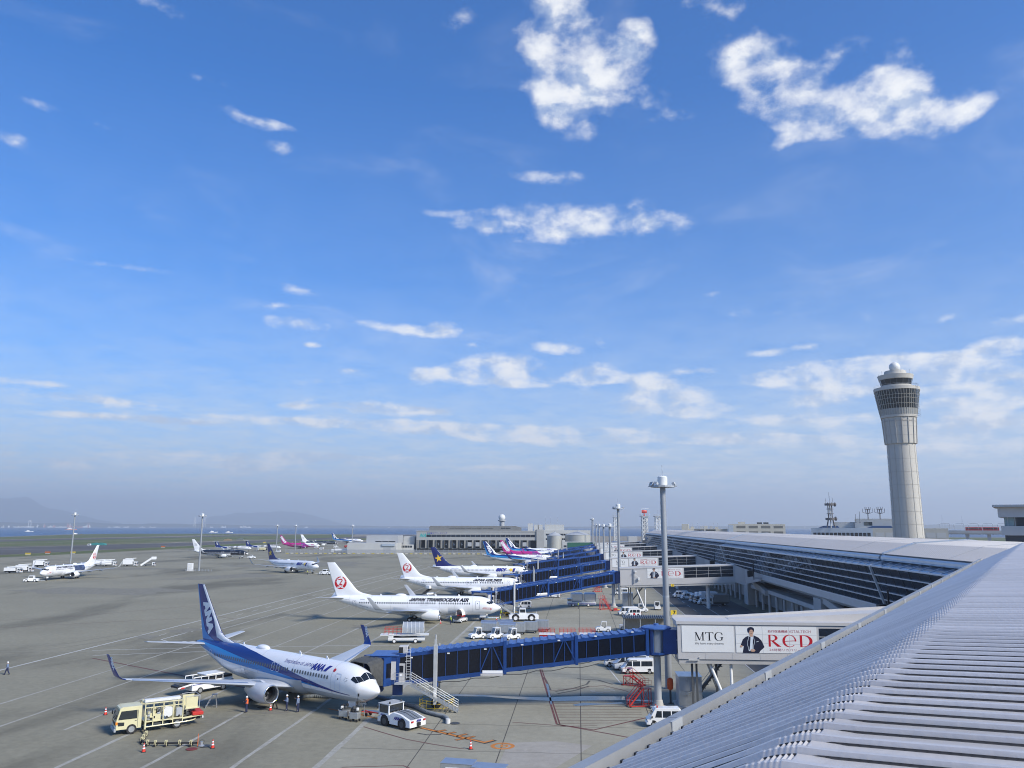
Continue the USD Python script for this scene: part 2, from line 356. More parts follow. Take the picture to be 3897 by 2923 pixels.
WHITE = mat('white_paint', (.78, .78, .77), .28, var=.05, scale=.6, coat=.4)
OFFWHITE = mat('off_white_paint', (.66, .66, .64), .4, var=.1, scale=.8)
CREAM = mat('cream_yellow_paint', (.64, .59, .36), .35, var=.07, scale=1.0, coat=.3)
BLACK = mat('black_plastic', (.02, .02, .022), .5, var=.2, scale=4)
RUBBER = mat('tyre_rubber', (.022, .022, .024), .85, var=.25, scale=6)
STEEL = mat('galvanised_steel', (.50, .52, .53), .42, .7, var=.12, scale=3)
ALU = mat('bare_aluminium', (.62, .63, .65), .32, .85, var=.08, scale=2)
GREYP = mat('grey_paint', (.36, .38, .40), .5, var=.08, scale=2)
DARKG = mat('dark_grey_metal', (.07, .075, .08), .5, .3, var=.2, scale=4)
RED = mat('red_paint', (.50, .035, .025), .45, var=.15, scale=4)
ORANGE = mat('orange_plastic', (.72, .16, .03), .5, var=.1, scale=4)
VESTY = mat('yellow_vest_cloth', (.55, .68, .06), .8, var=.1, scale=9)
VESTO = mat('orange_vest_cloth', (.85, .16, .04), .8, var=.1, scale=9)
NAVY = mat('navy_cloth', (.018, .026, .07), .85, var=.2, scale=9)
BLUECLOTH = mat('grey_blue_cloth', (.16, .21, .32), .85, var=.15, scale=9)
SKIN = mat('skin', (.55, .34, .24), .55, var=.06, scale=9)
HAIR = mat('dark_hair', (.015, .012, .01), .5, var=.2, scale=30)
BRBLUE = mat('bridge_blue_paint', (.010, .048, .19), .38, var=.18, scale=.8, coat=.2)
BRBLUE2 = mat('bridge_roof_blue_paint', (.05, .12, .33), .42, var=.16, scale=.8)
YELLOW = mat('yellow_paint', (.78, .55, .04), .45, var=.12, scale=4)
AMBER = mat('amber_lens', (.8, .25, .02), .25, var=0)
REDLENS = mat('red_lens', (.5, .02, .02), .25, var=0)
LENS = mat('clear_lens', (.75, .78, .8), .12, .4, var=0)
CARGLASS = glass('vehicle_glass', see=.2)
PANE = glass('window_pane', see=.3)
DARKPANE = glass('dark_tinted_pane', tint=(.006, .008, .014), see=.12)
INKBLUE = mat('dark_blue_lettering', (.018, .022, .22), .4, var=0)
INKBLACK = mat('black_lettering', (.015, .015, .018), .4, var=0)
INKRED = mat('red_lettering', (.48, .012, .02), .4, var=0)
INKWHITE = mat('white_lettering', (.82, .82, .82), .4, var=0)
GREEN = mat('green_paint', (.05, .30, .08), .5, var=.1)
# ------------------------------------------------------------------ ground, water, hills
def blotch(name, c0, c1, scale, streak=None, fine=(0.9, 1.1), fscale=1.2, rough=.9, spec=.3, extra=None):
    """Ground material in world coordinates: broad tone patches, streaks and fine grain."""
    n = {'g': ('geometry', {}), 'vr': ('vector_rotate', {'rotate_type': 'z_axis', 'angle': PIER}), 'a': ('noise_texture', {'scale': scale, 'detail': 6.0, 'roughness': .62}),
         'r': ('rgb_ramp', {'ramp': [(.28, c0), (.72, c1)]}), 'f': ('noise_texture', {'scale': fscale, 'detail': 6.0, 'roughness': .7}),
         'fr': ('map_range', {'from_min': .3, 'from_max': .7, 'to_min': fine[0], 'to_max': fine[1]}), 'm': ('vector_math', {'math_type': 'scale'}),
         'p': ('principled_bsdf', {'roughness': rough, 'specular_ior_level': spec})}
    l = [('g.position', 'vr.vector'), ('vr.vector', 'a.vector'), ('a.fac', 'r.fac'), ('g.position', 'f.vector'), ('f.fac', 'fr.value'), ('r.color', 'm.vector1'), ('fr.result', 'm.scale')]
    out = 'm.vector'
    if streak:
        n['sv'] = ('vector_math', {'math_type': 'multiply', 'vector2': streak[0]}); n['sn'] = ('noise_texture', {'scale': 1.0, 'detail': 5.0, 'roughness': .6, 'distortion': .4})
        n['sr'] = ('map_range', {'range_type': 'smoothstep', 'from_min': streak[1], 'from_max': streak[2], 'to_min': 1.0, 'to_max': streak[3], 'clamp': True}); n['m2'] = ('vector_math', {'math_type': 'scale'})
        l += [('vr.vector', 'sv.vector1'), ('sv.vector', 'sn.vector'), ('sn.fac', 'sr.value'), (out, 'm2.vector1'), ('sr.result', 'm2.scale')]; out = 'm2.vector'
    # pale scuffs and dark drips, small
    n['v'] = ('noise_texture', {'scale': .55, 'detail': 8.0, 'roughness': .72}); n['vm'] = ('map_range', {'range_type': 'smoothstep', 'from_min': .60, 'from_max': .72, 'to_min': 1.0, 'to_max': 1.22, 'clamp': True}); n['m3'] = ('vector_math', {'math_type': 'scale'})
    l += [('g.position', 'v.vector'), ('v.fac', 'vm.value'), (out, 'm3.vector1'), ('vm.result', 'm3.scale'), ('m3.vector', 'p.base_color')]
    n['bp'] = ('bump', {'strength': .25, 'distance': .01}); l += [('f.fac', 'bp.height'), ('bp.normal', 'p.normal')]
    MATS[name] = usdkit.material(stage, f'/World/Looks/{name}', n, l, surface='p.BSDF'); return MATS[name]


ASPH = blotch('apron_asphalt', (.200, .186, .136), (.250, .234, .174), .035, ((.035, .012, 1), .50, .66, .62), (.86, 1.14))
CONC = blotch('apron_concrete', (.246, .231, .178), (.304, .288, .226), .09, ((.10, .03, 1), .55, .72, .80), (.90, 1.10))
ROAD = blotch('road_asphalt', (.085, .083, .080), (.115, .112, .106), .12, None, (.85, 1.15))
TAXI = blotch('taxiway_asphalt', (.065, .062, .060), (.095, .09, .085), .01, ((.002, .02, 1), .45, .65, 1.35), (.9, 1.1), .3)
GRASS = blotch('grass_blades', (.065, .095, .022), (.125, .125, .045), .012, ((.003, .02, 1), .5, .7, .7), (.75, 1.25), .25)
SOIL = blotch('bare_soil', (.18, .155, .115), (.27, .24, .19), .01, None, (.8, 1.2), .2)
PALE = blotch('pale_joint_filler', (.28, .27, .235), (.37, .36, .32), .3, None, (.75, 1.2), 2.0)
LINEW = blotch('white_line_paint', (.38, .38, .36), (.58, .58, .56), .4, None, (.8, 1.15), 2.5)
LINER = blotch('dull_red_line_paint', (.10, .042, .042), (.155, .062, .06), .4, None, (.75, 1.2), 2.5)
LINEO = blotch('orange_line_paint', (.42, .15, .035), (.55, .22, .06), .4, None, (.75, 1.2), 2.5)
LINEK = blotch('black_line_paint', (.03, .03, .03), (.06, .06, .06), .4)
JOINT = blotch('joint_seal', (.055, .05, .045), (.10, .095, .085), .4)
WET = usdkit.material(stage, '/World/Looks/spilt_water', {'g': ('geometry', {}), 's': ('vector_math', {'math_type': 'multiply', 'vector2': (.5, 3, 1)}), 'n': ('noise_texture', {'scale': 1.2, 'detail': 4.0}), 'r': ('rgb_ramp', {'ramp': [(.35, (.03, .03, .03)), (.65, (.09, .085, .075))]}), 'p': ('principled_bsdf', {'roughness': .04, 'specular_ior_level': .6})},
                    [('g.position', 's.vector1'), ('s.vector', 'n.vector'), ('n.fac', 'r.fac'), ('r.color', 'p.base_color')], surface='p.BSDF')
SEA = usdkit.material(stage, '/World/Looks/sea_water', {'g': ('geometry', {}), 's': ('vector_math', {'math_type': 'multiply', 'vector2': (.02, .006, 1)}), 'n': ('noise_texture', {'scale': 1.0, 'detail': 6.0, 'roughness': .7}), 'r': ('rgb_ramp', {'ramp': [(.3, (.012, .045, .115)), (.7, (.02, .07, .16))]}),
                    'b': ('bump', {'strength': .9, 'distance': 1.5}), 'n2': ('noise_texture', {'scale': .12, 'detail': 6.0, 'roughness': .7}), 'p': ('principled_bsdf', {'roughness': .35, 'specular_ior_level': .25})},
                    [('g.position', 's.vector1'), ('s.vector', 'n.vector'), ('n.fac', 'r.fac'), ('r.color', 'p.base_color'), ('g.position', 'n2.vector'), ('n2.fac', 'b.height'), ('b.normal', 'p.normal')], surface='p.BSDF')


def st_sheet(poly, z):
    """Flat sheet from a shapely polygon in (t, s) coordinates."""
    return sheet(poly, z, PIER_ROT)


struct('sea', MB().quad((-40000, -3000, -4), (40000, -3000, -4), (40000, 26000, -4), (-40000, 26000, -4)), SEA)
island = Polygon([(1400, -400), (1400, 1500), (900, 1750), (120, 1780), (-150, 1950), (-554, 2030), (-733, 2115), (-1002, 2128), (-1190, 2010), (-1240, 1900), (-1050, 1380), (-1250, 900), (-1250, -400)])
ib = MB(); m_ = trimesh.creation.extrude_polygon(island, 5.0, engine='earcut'); ib.add(m_, (0, 0, -5.02), PIER_ROT)
struct('island_ground', ib, SOIL)
# grass runs in bands beside the taxiways
gsh = unary_union([Polygon([(-372, 300), (-372, 560), (-352, 930), (-300, 1500), (-366, 1500), (-405, 800), (-409, 500), (-430, 300)]),
                   Polygon([(-575, 300), (-500, 1020), (-430, 1500), (-560, 2000), (-790, 1950), (-760, 1100), (-830, 300)]),
                   Polygon([(-850, 300), (-860, 1100), (-800, 1950), (-1000, 2100), (-1180, 2000), (-1220, 1900), (-1035, 1380), (-1200, 900), (-1200, 300)]), Polygon([(150, 700), (900, 700), (900, 1700), (150, 1700)])])
g_ = obj('grass', st_sheet(gsh, .004), GRASS, None, kind='stuff'); tag(g_, 'strips of short grass beside the dark taxiways', 'grass')
tx = unary_union([Polygon([(-412, 250), (-410, 800), (-372, 1500), (-300, 1900), (-425, 1900), (-470, 1000), (-560, 760), (-566, 250)])])
struct('taxiway', st_sheet(tx, .008), TAXI, label='dark asphalt taxiway beyond the apron')
struct('runway', st_sheet(Polygon([(-790, 300), (-740, 1100), (-640, 1990), (-710, 1990), (-835, 1100), (-850, 300)]), .010), TAXI)
sh_ = MB()
for (a, b) in ((((-575, 330), (-482, 1260)), 10), (((-600, 400), (-520, 1300)), 6), (((-700, 500), (-600, 1500)), 8)):
    (t0, s0), (t1, s1) = a; sh_.add(trimesh.Trimesh(*st_sheet(Polygon([(t0, s0), (t1, s1), (t1 - b, s1), (t0 - b, s0)]), .014).tm(), process=False))
struct('taxiway_shoulder', sh_, SOIL)
apron_poly = Polygon([(-372, -60), (-380, 505), (-362, 600), (-360, 730), (-345, 930), (-120, 930), (60, 900), (62, -60)])
APRON = struct('apron', st_sheet(apron_poly, .006), ASPH, label='wide grey asphalt apron with pale joint lines')
struct('stand_concrete', st_sheet(Polygon([(-22.7, -60), (24.7, -60), (24.7, 620), (-22.7, 620)]), .010), CONC)
struct('service_road', st_sheet(Polygon([(24.9, -60), (42.5, -60), (42.5, 640), (24.9, 640)]), .012), ROAD)


def strip(t0, s0, t1, s1, w, z=.016):
    d = np.array([t1 - t0, s1 - s0], float); d /= np.linalg.norm(d); q = np.array([-d[1], d[0]]) * w / 2
    p = [(t0 + q[0], s0 + q[1]), (t1 + q[0], s1 + q[1]), (t1 - q[0], s1 - q[1]), (t0 - q[0], s0 - q[1])]
    return sheet(Polygon(p), z, PIER_ROT)


def cat(*ms):
    b = MB()
    for m in ms:
        v, f = m.tm() if isinstance(m, MB) else m; b.raw(v, f)
    return b


def wob(t, s0, s1, w, z, seed):
    """A worn line along the pier: ragged edges."""
    r = random.Random(seed); L, R = [], []
    s = s0
    while s < s1:
        L.append((t - w / 2 + r.uniform(-.06, .06), s)); R.append((t + w / 2 + r.uniform(-.06, .06), s)); s += r.uniform(1.5, 4)
    return sheet(Polygon(L + R[::-1]).buffer(0), z, PIER_ROT)


for i, t in enumerate((-67.5, -60, -52.5, -45, -37.6, -30)):            # pale filled joints of the asphalt, one every 7.5 m
    struct('pale_joint_strip', wob(t, 60 if t > -46 else 82, 330 if t > -46 else 420, .42 if t > -50 else .3, .018, i), PALE, APRON)
struct('pale_joint_strip', wob(-22.8, 40, 330, .55, .018, 77), PALE, APRON)
for i, t in enumerate((-15, -7.5, 0, 7.5, 15)):
    struct('slab_joint', strip(t, 40, t, 420, .09, .018), JOINT, APRON)
for i in range(36):
    s = 58 + i * 10
    struct('slab_joint', strip(-22.5, s, 24.5, s, .07, .0175), JOINT, APRON)
for i, s in enumerate((70, 133.2, 141, 200, 262, 330)):
    struct('slab_joint', strip(-120, s - 4, -22.9, s, .10, .0175), PALE, APRON)
mk = lambda name, label: group_part(name, None)
MARK = tag(UsdGeom.Xform.Define(stage, '/World/apron_markings').GetPrim(), 'painted lines, numerals and hatching on the apron', None, None, 'structure')
struct('white_line', cat(strip(-83.2, 60, -83.2, 430, .35), strip(-76.4, 146, -75.6, 430, .28)), LINEW, MARK)
for i in range(30):
    s = 150 + i * 9
    struct('white_dash', strip(-79.6, s, -79.6, s + 4, .18), LINEW, MARK)
struct('white_line', cat(strip(-81.2, 132.6, -64.7, 137.3, .25), strip(-78, 127.6, -62, 133.1, .25), strip(-64.7, 137.3, -30, 143.6, .22), strip(-62, 133.1, -36, 133.3, .22)), LINEW, MARK)
struct('white_line', cat(strip(-76.4, 146, -71.5, 141.5, .25), strip(-72, 162, -71, 270, .2)), LINEW, MARK)
struct('dull_red_line', cat(strip(-76.4, 125, -55.5, 112.2, .3), strip(-55.5, 112.2, -41, 103.4, .3)), LINER, MARK)
struct('stop_lettering', sheet(affinity.translate(affinity.rotate(text2d('STOP', 2.2, bold=2, stretch=1.6), 190, origin=(0, 0)), -60.5, 146.2), .017, PIER_ROT), LINEW, MARK)


def px_sheet(pts, z):
    """A sheet whose outline is given by pixels of the photograph, laid on the ground."""
    p = [ground_at(*q)[:2] for q in pts]; return sheet(Polygon(p).buffer(0), z)


def px_line(pts, w, z=.020):
    p = [ground_at(*q)[:2] for q in pts]; return sheet(LineString(p).buffer(w / 2, cap_style=2, join_style=2), z)


R3 = lambda x, y: (1300 + x * .5425, 2350 + y * .5425)
ZL = lambda x, y: (1250 + x * .22604, 2600 + y * .22604)
Z_ = lambda x, y: (x * 1.7617, y * 1.7617)
ZA = lambda x, y: (2180 + x * .3707, 2523 + y * .3707)
# lead-in line with the stop-position comb
lead = [ZL(0, 432), ZL(190, 470), ZL(500, 520), ZL(840, 605)]
struct('orange_line', px_line(lead, .3), LINEO, MARK)
struct('orange_line', px_line([R3(560, 775), R3(1000, 878), R3(1065, 862)], .34, .024), LINEO, MARK)
struct('orange_line_edge', px_line([R3(560, 775), R3(1005, 880), R3(1078, 862)], .62, .020), LINEK, MARK)
for (a, b) in (((655, 802), (735, 790)), ((728, 820), (800, 805)), ((795, 838), (880, 818)), ((800, 862), (935, 835))):
    struct('orange_comb_tooth', px_line([R3(*a), R3(*b)], .26, .024), LINEO, MARK); struct('orange_comb_tooth_edge', px_line([R3(*a), R3(*b)], .5, .020), LINEK, MARK)
c_ = ground_at(*R3(1130, 903)); struct('orange_ring', sheet(Point(c_[0], c_[1]).buffer(1.15).difference(Point(c_[0], c_[1]).buffer(.78)), .02), LINEO, MARK)
struct('orange_ring_mark', sheet(affinity.translate(text2d('D', .8, bold=3), c_[0] - .3, c_[1] - .4), .024), LINEO, MARK)
struct('dull_red_line', px_line([ZL(590, 735), ZL(900, 830), ZL(1300, 945), ZL(1750, 1030), ZL(2212, 1100), R3(860, 918)], .16), LINER, MARK)
struct('dull_red_line', px_line([R3(0, 1052), R3(430, 1040), R3(560, 1090)], .14), LINER, MARK)
# red hatched equipment area in front of the walkway
struct('hatch_border', px_line([R3(1392, 365), R3(1510, 750), R3(1770, 790), R3(2130, 705)], .22), LINER, MARK)
struct('hatch_border', px_line([R3(1510, 750), R3(1700, 785), R3(2010, 842)], .22), LINER, MARK)
struct('hatch_border', px_line([R3(1405, 365), R3(1530, 748)], .16, .0205), LINER, MARK)
struct('hatch_border', px_line([R3(1465, 515), R3(1840, 478), R3(2010, 520)], .16), LINER, MARK)
struct('hatch_border', px_line([ZA(-620, 610), ZA(0, 655), ZA(215, 690), ZA(740, 570)], .15, .0215), LINER, MARK)
for i in range(12):
    y = 545 + i * 20
    struct('hatch_line', px_line([R3(1478 + i * 5, y), R3(2080 - (i > 8) * (i - 8) * 110 + i * 4, y + 6 - i)], .10, .0225), LINER, MARK)
struct('white_bracket', px_line([ZA(322, 268), ZA(368, 264), ZA(430, 284), ZA(262, 308), ZA(182, 288), ZA(225, 284)], .12), LINEW, MARK)
struct('white_line', px_line([(2245, 2517), R3(1850, 330), R3(1960, 465)], .16), LINEW, MARK)
# water that ran from the walkway over the slabs
for (pts) in ([R3(640, 545), R3(820, 540), R3(1000, 545), R3(1200, 556), R3(1450, 562), R3(1700, 552), R3(1985, 556), R3(1990, 580), R3(1700, 585), R3(1480, 588), R3(1200, 572), R3(1000, 556), R3(800, 553), R3(640, 556)],
              [R3(1432, 462), R3(1450, 470), R3(1478, 610), R3(1466, 612)], [R3(1620, 612), R3(1700, 600), R3(1830, 605), R3(1960, 596), R3(1985, 606), R3(1760, 616), R3(1640, 622)], [R3(2000, 572), R3(2180, 584), R3(2185, 592), R3(2000, 585)],
              [ZL(560, 450), ZL(760, 455), ZL(860, 470), ZL(850, 500), ZL(690, 500), ZL(560, 480)]):
    struct('puddle', px_sheet(pts, .026), WET, label='thin film of spilt water on the concrete')
struct('concrete_patch', px_sheet([R3(1170, 880), R3(1500, 868), R3(1760, 900), R3(1500, 1056), R3(1090, 1056)], .0140), blotch('fresh_concrete', (.29, .27, .235), (.33, .31, .275), .2), APRON)
# service road markings
for t, dash in ((24.9, False), (28.7, True), (32.8, False), (36.6, True)):
    if dash:
        for i in range(34):
            struct('road_dash', strip(t, 96 + i * 11, t, 101 + i * 11, .16, .020), LINEW, MARK)
    else: struct('road_line', strip(t, 60, t, 620, .18, .020), LINEW, MARK)
for i in range(7):
    struct('crossing_bar', strip(25.6 + i * 1.5, 108, 25.6 + i * 1.5, 109.8, .8, .020), LINEW, MARK)
struct('road_arrow', sheet(Polygon([(30.6, 96), (30.9, 96), (30.9, 99), (31.3, 99), (30.75, 101), (30.2, 99), (30.6, 99)]), .020, PIER_ROT), LINEW, MARK)
struct('road_line', cat(strip(24.9, 104, 40, 104, .2, .0205), strip(27.5, 96, 33.5, 104, .12, .0205)), LINEW, MARK)

for i, pts in enumerate(([(0, 2362), (300, 2345), (800, 2300), (1230, 2232)], [(0, 2390), (520, 2362), (760, 2352)], [(830, 2345), (900, 2358), (1000, 2362)])):
    struct('faint_line', px_line(pts, .16 if i < 3 else .3, .0195), LINER if i < 3 else JOINT, MARK)
for i, (x, y, a, b, w) in enumerate(((700, 2400, 60, 8, 3), (560, 2425, 40, 8, 3), (380, 2250, 300, 14, 0), (1150, 2150, 260, 9, 1), (860, 2195, 220, 8, 2), (330, 2168, 300, 6, 1), (1480, 2385, 150, 9, 0), (1020, 2700, 160, 16, 0), (1680, 2480, 120, 10, 0))):
    q = [(x + a * math.cos(k * .42) * (1 + .25 * math.sin(k * 2.3 + i)), y + b * math.sin(k * .42) * (1 + .25 * math.cos(k * 1.7 + i)) - w * .02 * a * math.cos(k * .42)) for k in range(15)]
    struct('oil_stain', px_sheet(q, .0188 + i * .0001), blotch('worn_dark_patch', (.165, .155, .122), (.215, .203, .165), .35, None, (.8, 1.2)) if i == 0 else MATS['worn_dark_patch'], MARK)
for i, pts in enumerate(([R3(1500, 520), R3(1620, 500), R3(1720, 470), R3(1740, 445)], [R3(1515, 535), R3(1640, 512), R3(1735, 482)], [R3(1420, 420), R3(1440, 455), R3(1465, 510)], [R3(1900, 470), R3(1800, 440), R3(1650, 430)], [ZL(1500, 845), ZL(1650, 870), ZL(1900, 868)], [Z_(0, 1420), Z_(420, 1355), Z_(900, 1290)], [(700, 2760), (860, 2735), (1010, 2722)], [(1560, 2560), (1700, 2530), (1850, 2520)], [(250, 2450), (520, 2405), (900, 2365)])):
    struct('tyre_mark', px_line(pts, .28, .0196 + i * .0001), MATS['worn_dark_patch'] if i > 4 else JOINT, MARK)
# hills and far shore (built where they stand, kilometres away)
HILLM = mat('wooded_hillside', (.045, .065, .04), .95, var=.4, scale=.002, space='world', spec=.1)
SHOREM = mat('far_coast_land', (.09, .10, .085), .95, var=.4, scale=.003, space='world', spec=.1)


def ridge(pts, dist, depth, seed, amp=.06):
    """A hill range whose crest passes (azimuth degrees, height m) points, at dist metres, with spurs and noise."""
    az = np.radians(np.linspace(pts[0][0], pts[-1][0], 140)); h = np.interp(np.degrees(az), [p[0] for p in pts], [p[1] for p in pts])
    rows = []
    for k, (dd, hk) in enumerate(((-1, 0), (-.7, .3), (-.4, .62), (-.15, .9), (0, 1), (.4, .7), (1, 0))):
        r = dist + dd * depth; q = np.stack([np.degrees(az) * .9, np.full_like(az, k * .8), np.zeros_like(az)], -1)
        nz = meshkit.fbm(q * 1.3, 4, seed) - .5
        z = h * hk * (1 + amp * 6 * nz * (1 - .75 * hk)) + h * hk * nz * amp
        rows.append(np.stack([np.sin(az) * r, np.cos(az) * r, np.maximum(z, 0) - 5], -1))
    return MB().rings(np.array(rows), caps=False, closed=False)


AZ = lambda x: math.degrees(math.atan((x - 1948.5) / 3078))
HT = lambda y, d: (2003.8 - y) / 3030 * d + 24
struct('hills', ridge([(AZ(690), 5), (AZ(760), HT(1991, 25000)), (AZ(800), HT(1973, 25000)), (AZ(880), HT(1961, 25000)), (AZ(960), HT(1955, 25000)), (AZ(1040), HT(1953, 25000)), (AZ(1090), HT(1953, 25000)), (AZ(1150), HT(1956, 25000)), (AZ(1190), HT(1963, 25000)), (AZ(1230), HT(1974, 25000)), (AZ(1275), HT(1988, 25000)), (AZ(1340), HT(2000, 25000)), (AZ(1420), 8)], 25000, 1800, 3), HILLM, label='hazy wooded hill across the bay')
struct('hills', ridge([(-46, 350), (-40, 700), (AZ(-40), HT(1918, 25000)), (AZ(90), HT(1918, 25000)), (AZ(140), HT(1938, 25000)), (AZ(200), HT(1950, 25000)), (AZ(260), HT(1962, 25000)), (AZ(380), HT(1985, 25000)), (AZ(520), 30)], 24500, 1500, 9, .1), HILLM, label='faint far mountain at the left edge of the bay')
struct('far_shore', ridge([(-50, 50), (AZ(0), HT(1992, 13500)), (AZ(180), HT(1996, 13500)), (AZ(330), HT(1993, 13500)), (AZ(520), HT(1996, 13500)), (AZ(700), HT(1997, 13500)), (AZ(1000), 40), (AZ(1500), 30), (AZ(1700), 26), (AZ(2000), 24), (AZ(2300), 26), (AZ(2600), 40), (AZ(3000), 35), (AZ(3500), 70), (AZ(3700), 60), (AZ(3900), 55), (38, 60), (45, 40)], 13500, 900, 21, .25), SHOREM, label='low far coast along the horizon')
# ------------------------------------------------------------------ airliners
from scipy.interpolate import PchipInterpolator as _P

PLANEW = mat('airliner_white', (.80, .80, .80), .22, var=.03, scale=.4, coat=.5)
PLANEG = mat('airliner_belly_grey', (.46, .47, .48), .3, var=.05, scale=.5, coat=.3)
WINGG = mat('wing_grey', (.50, .515, .53), .33, .15, var=.06, scale=.6)
SLAT = mat('polished_leading_edge', (.75, .76, .77), .22, .85, var=.04)
LIP = mat('engine_inlet_lip', (.62, .63, .64), .25, .9, var=.05)
NACG = mat('nacelle_grey', (.55, .56, .57), .3, var=.05, scale=1.2, coat=.3)
FAN = mat('engine_fan_blades', (.05, .05, .055), .35, .6, var=.3, scale=8)
ANAB = mat('airline_dark_blue', (.004, .020, .155), .25, var=.04, coat=.5)
ANAL = mat('airline_light_blue', (.016, .21, .50), .25, var=.04, coat=.5)
SKYB = mat('airline_navy', (.008, .014, .12), .25, var=.04, coat=.5)
STARY = mat('star_yellow', (.82, .53, .035), .35, var=.05)
JALR = mat('crane_red', (.52, .014, .022), .35, var=.03)
PEACH = mat('airline_fuchsia', (.42, .012, .19), .28, var=.04, coat=.4)
PEACH2 = mat('airline_purple', (.20, .016, .22), .28, var=.04, coat=.4)
SFB = mat('airline_gloss_black', (.006, .007, .012), .15, var=.04, coat=.6)
WINDOWM = mat('cabin_window_pane', (.10, .105, .11), .15, var=0)
WINDOWR = mat('cockpit_glass', (.012, .015, .02), .06, var=0)
OUTLINE = mat('door_outline_grey', (.30, .31, .33), .4, var=0)
B737 = dict(L=38.4, x=[0, .05, .18, .5, 1.0, 1.6, 2.1, 2.6, 3.4, 4.6, 6.5, 15, 24, 26.5, 29, 32, 35, 37.2, 38.4],
            top=[2.95, 3.06, 3.18, 3.40, 3.68, 4.02, 4.50, 4.80, 5.08, 5.32, 5.42, 5.42, 5.42, 5.42, 5.41, 5.37, 5.28, 5.12, 4.90],
            bot=[2.95, 2.83, 2.70, 2.45, 2.15, 1.89, 1.70, 1.61, 1.52, 1.45, 1.40, 1.40, 1.40, 1.52, 1.95, 2.75, 3.62, 4.22, 4.55],
            hw=[.0, .13, .27, .53, .86, 1.18, 1.43, 1.55, 1.69, 1.81, 1.88, 1.88, 1.88, 1.87, 1.76, 1.42, .92, .45, .16],
            zc=[2.95, 2.95, 2.95, 2.97, 3.02, 3.10, 3.16, 3.22, 3.30, 3.36, 3.40, 3.40, 3.40, 3.42, 3.60, 4.02, 4.45, 4.68, 4.72])


class Fus:
    def __init__(self, d):
        self.d = d; x = np.array(d['x'], float)
        self.top, self.bot, self.hw, self.zc = (_P(x, d[k]) for k in ('top', 'bot', 'hw', 'zc'))

    def at(self, x, th, off=0.0):
        """Point of the skin at station x, angle th from the crown (positive towards starboard, +y)."""
        x, th = np.broadcast_arrays(np.asarray(x, float), np.asarray(th, float)); c, s = np.cos(th), np.sin(th)
        top, bot, hw, zc = self.top(x), self.bot(x), self.hw(x), self.zc(x)
        z = zc + np.where(c > 0, top - zc, zc - bot) * c
        return np.stack([x, s * (hw + off), z + c * off], -1)

    def ang(self, x, z):
        zc = self.zc(x); c = np.where(z > zc, (z - zc) / (self.top(x) - zc + 1e-9), (z - zc) / (zc - self.bot(x) + 1e-9)); return np.arccos(np.clip(c, -1, 1))

    def body(self, n=44, step=.6):
        L = self.d['L']; xs = np.unique(np.concatenate([np.array([0.004, .03, .07, .12, .2, .3, .42, .55, .7, .9, 1.1, 1.3, 1.5, 1.7, 1.9, 2.1, 2.3, 2.5, 2.8, 3.1, 3.5, 4, 4.6, 5.3]), np.arange(6, L - .3, step * 2), np.array([L - .25, L])]))
        th = np.arange(n) * 2 * np.pi / n; return MB().rings(self.at(xs[:, None], th[None, :]))

    def decal(self, shape, off=.014, size=.3, side=1):
        """A flat shape in (station, arc length from the crown) space laid on the skin."""
        if isinstance(shape, tuple):
            x, a, c = shape; k = max(2, int(np.max(np.abs(a - c)) * 1.95 / size) + 2); w = np.linspace(0, 1, k)[:, None]
            return MB().rings(self.at(np.repeat(x[None], k, 0), (a[None] + (c - a)[None] * w) * side, off), caps=False, closed=False)
        v, f = tri2d(shape)
        if not len(v): return None
        v3 = np.column_stack([v, np.zeros(len(v))]); v3, f = trimesh.remesh.subdivide_to_size(v3, f, size, max_iter=12)
        b = MB(); b.raw(self.at(v3[:, 0], v3[:, 1] / 1.95 * side, off), f); return b

    def band(self, x, z0, z1):
        """Shape between two height curves (upper z0, lower z1) sampled at stations x."""
        return (np.asarray(x, float), self.ang(x, np.asarray(z0, float)), self.ang(x, np.asarray(z1, float)))

    def text(self, s, h, x, z, side, align=0.0, mirror_from=None):
        """Lettering shape set so that it reads from outside on the given side. x: where the text begins, tail end for starboard."""
        g = s if hasattr(s, 'bounds') else text2d(s, h); a0 = float(self.ang(x, z)) * 1.95
        # starboard: nose lies to the right, so text runs towards smaller x; port: towards larger x
        return affinity.affine_transform(g, [-side, 0, 0, -1, x, a0])


def foil(le, chord, t, thick=(0, 0, 1), n=9, lim=99.0):
    """Ring of an aerofoil section: leading edge point, chord along +x, thickness ratio and its direction."""
    u = (1 - np.cos(np.linspace(0, np.pi, n))) / 2; y = 5 * t * min(chord, lim) * (.2969 * np.sqrt(u) - .126 * u - .3516 * u**2 + .2843 * u**3 - .1036 * u**4)
    X = np.concatenate([u, u[-2:0:-1]]) * chord; Y = np.concatenate([y, -y[-2:0:-1] * .8])
    return np.asarray(le, float) + X[:, None] * np.array([1.0, 0, 0]) + Y[:, None] * np.asarray(thick, float)


def rrect(cx, cy, w, h, r):
    return sbox(cx - w / 2 + r, cy - h / 2 + r, cx + w / 2 - r, cy + h / 2 - r).buffer(r, quad_segs=2)


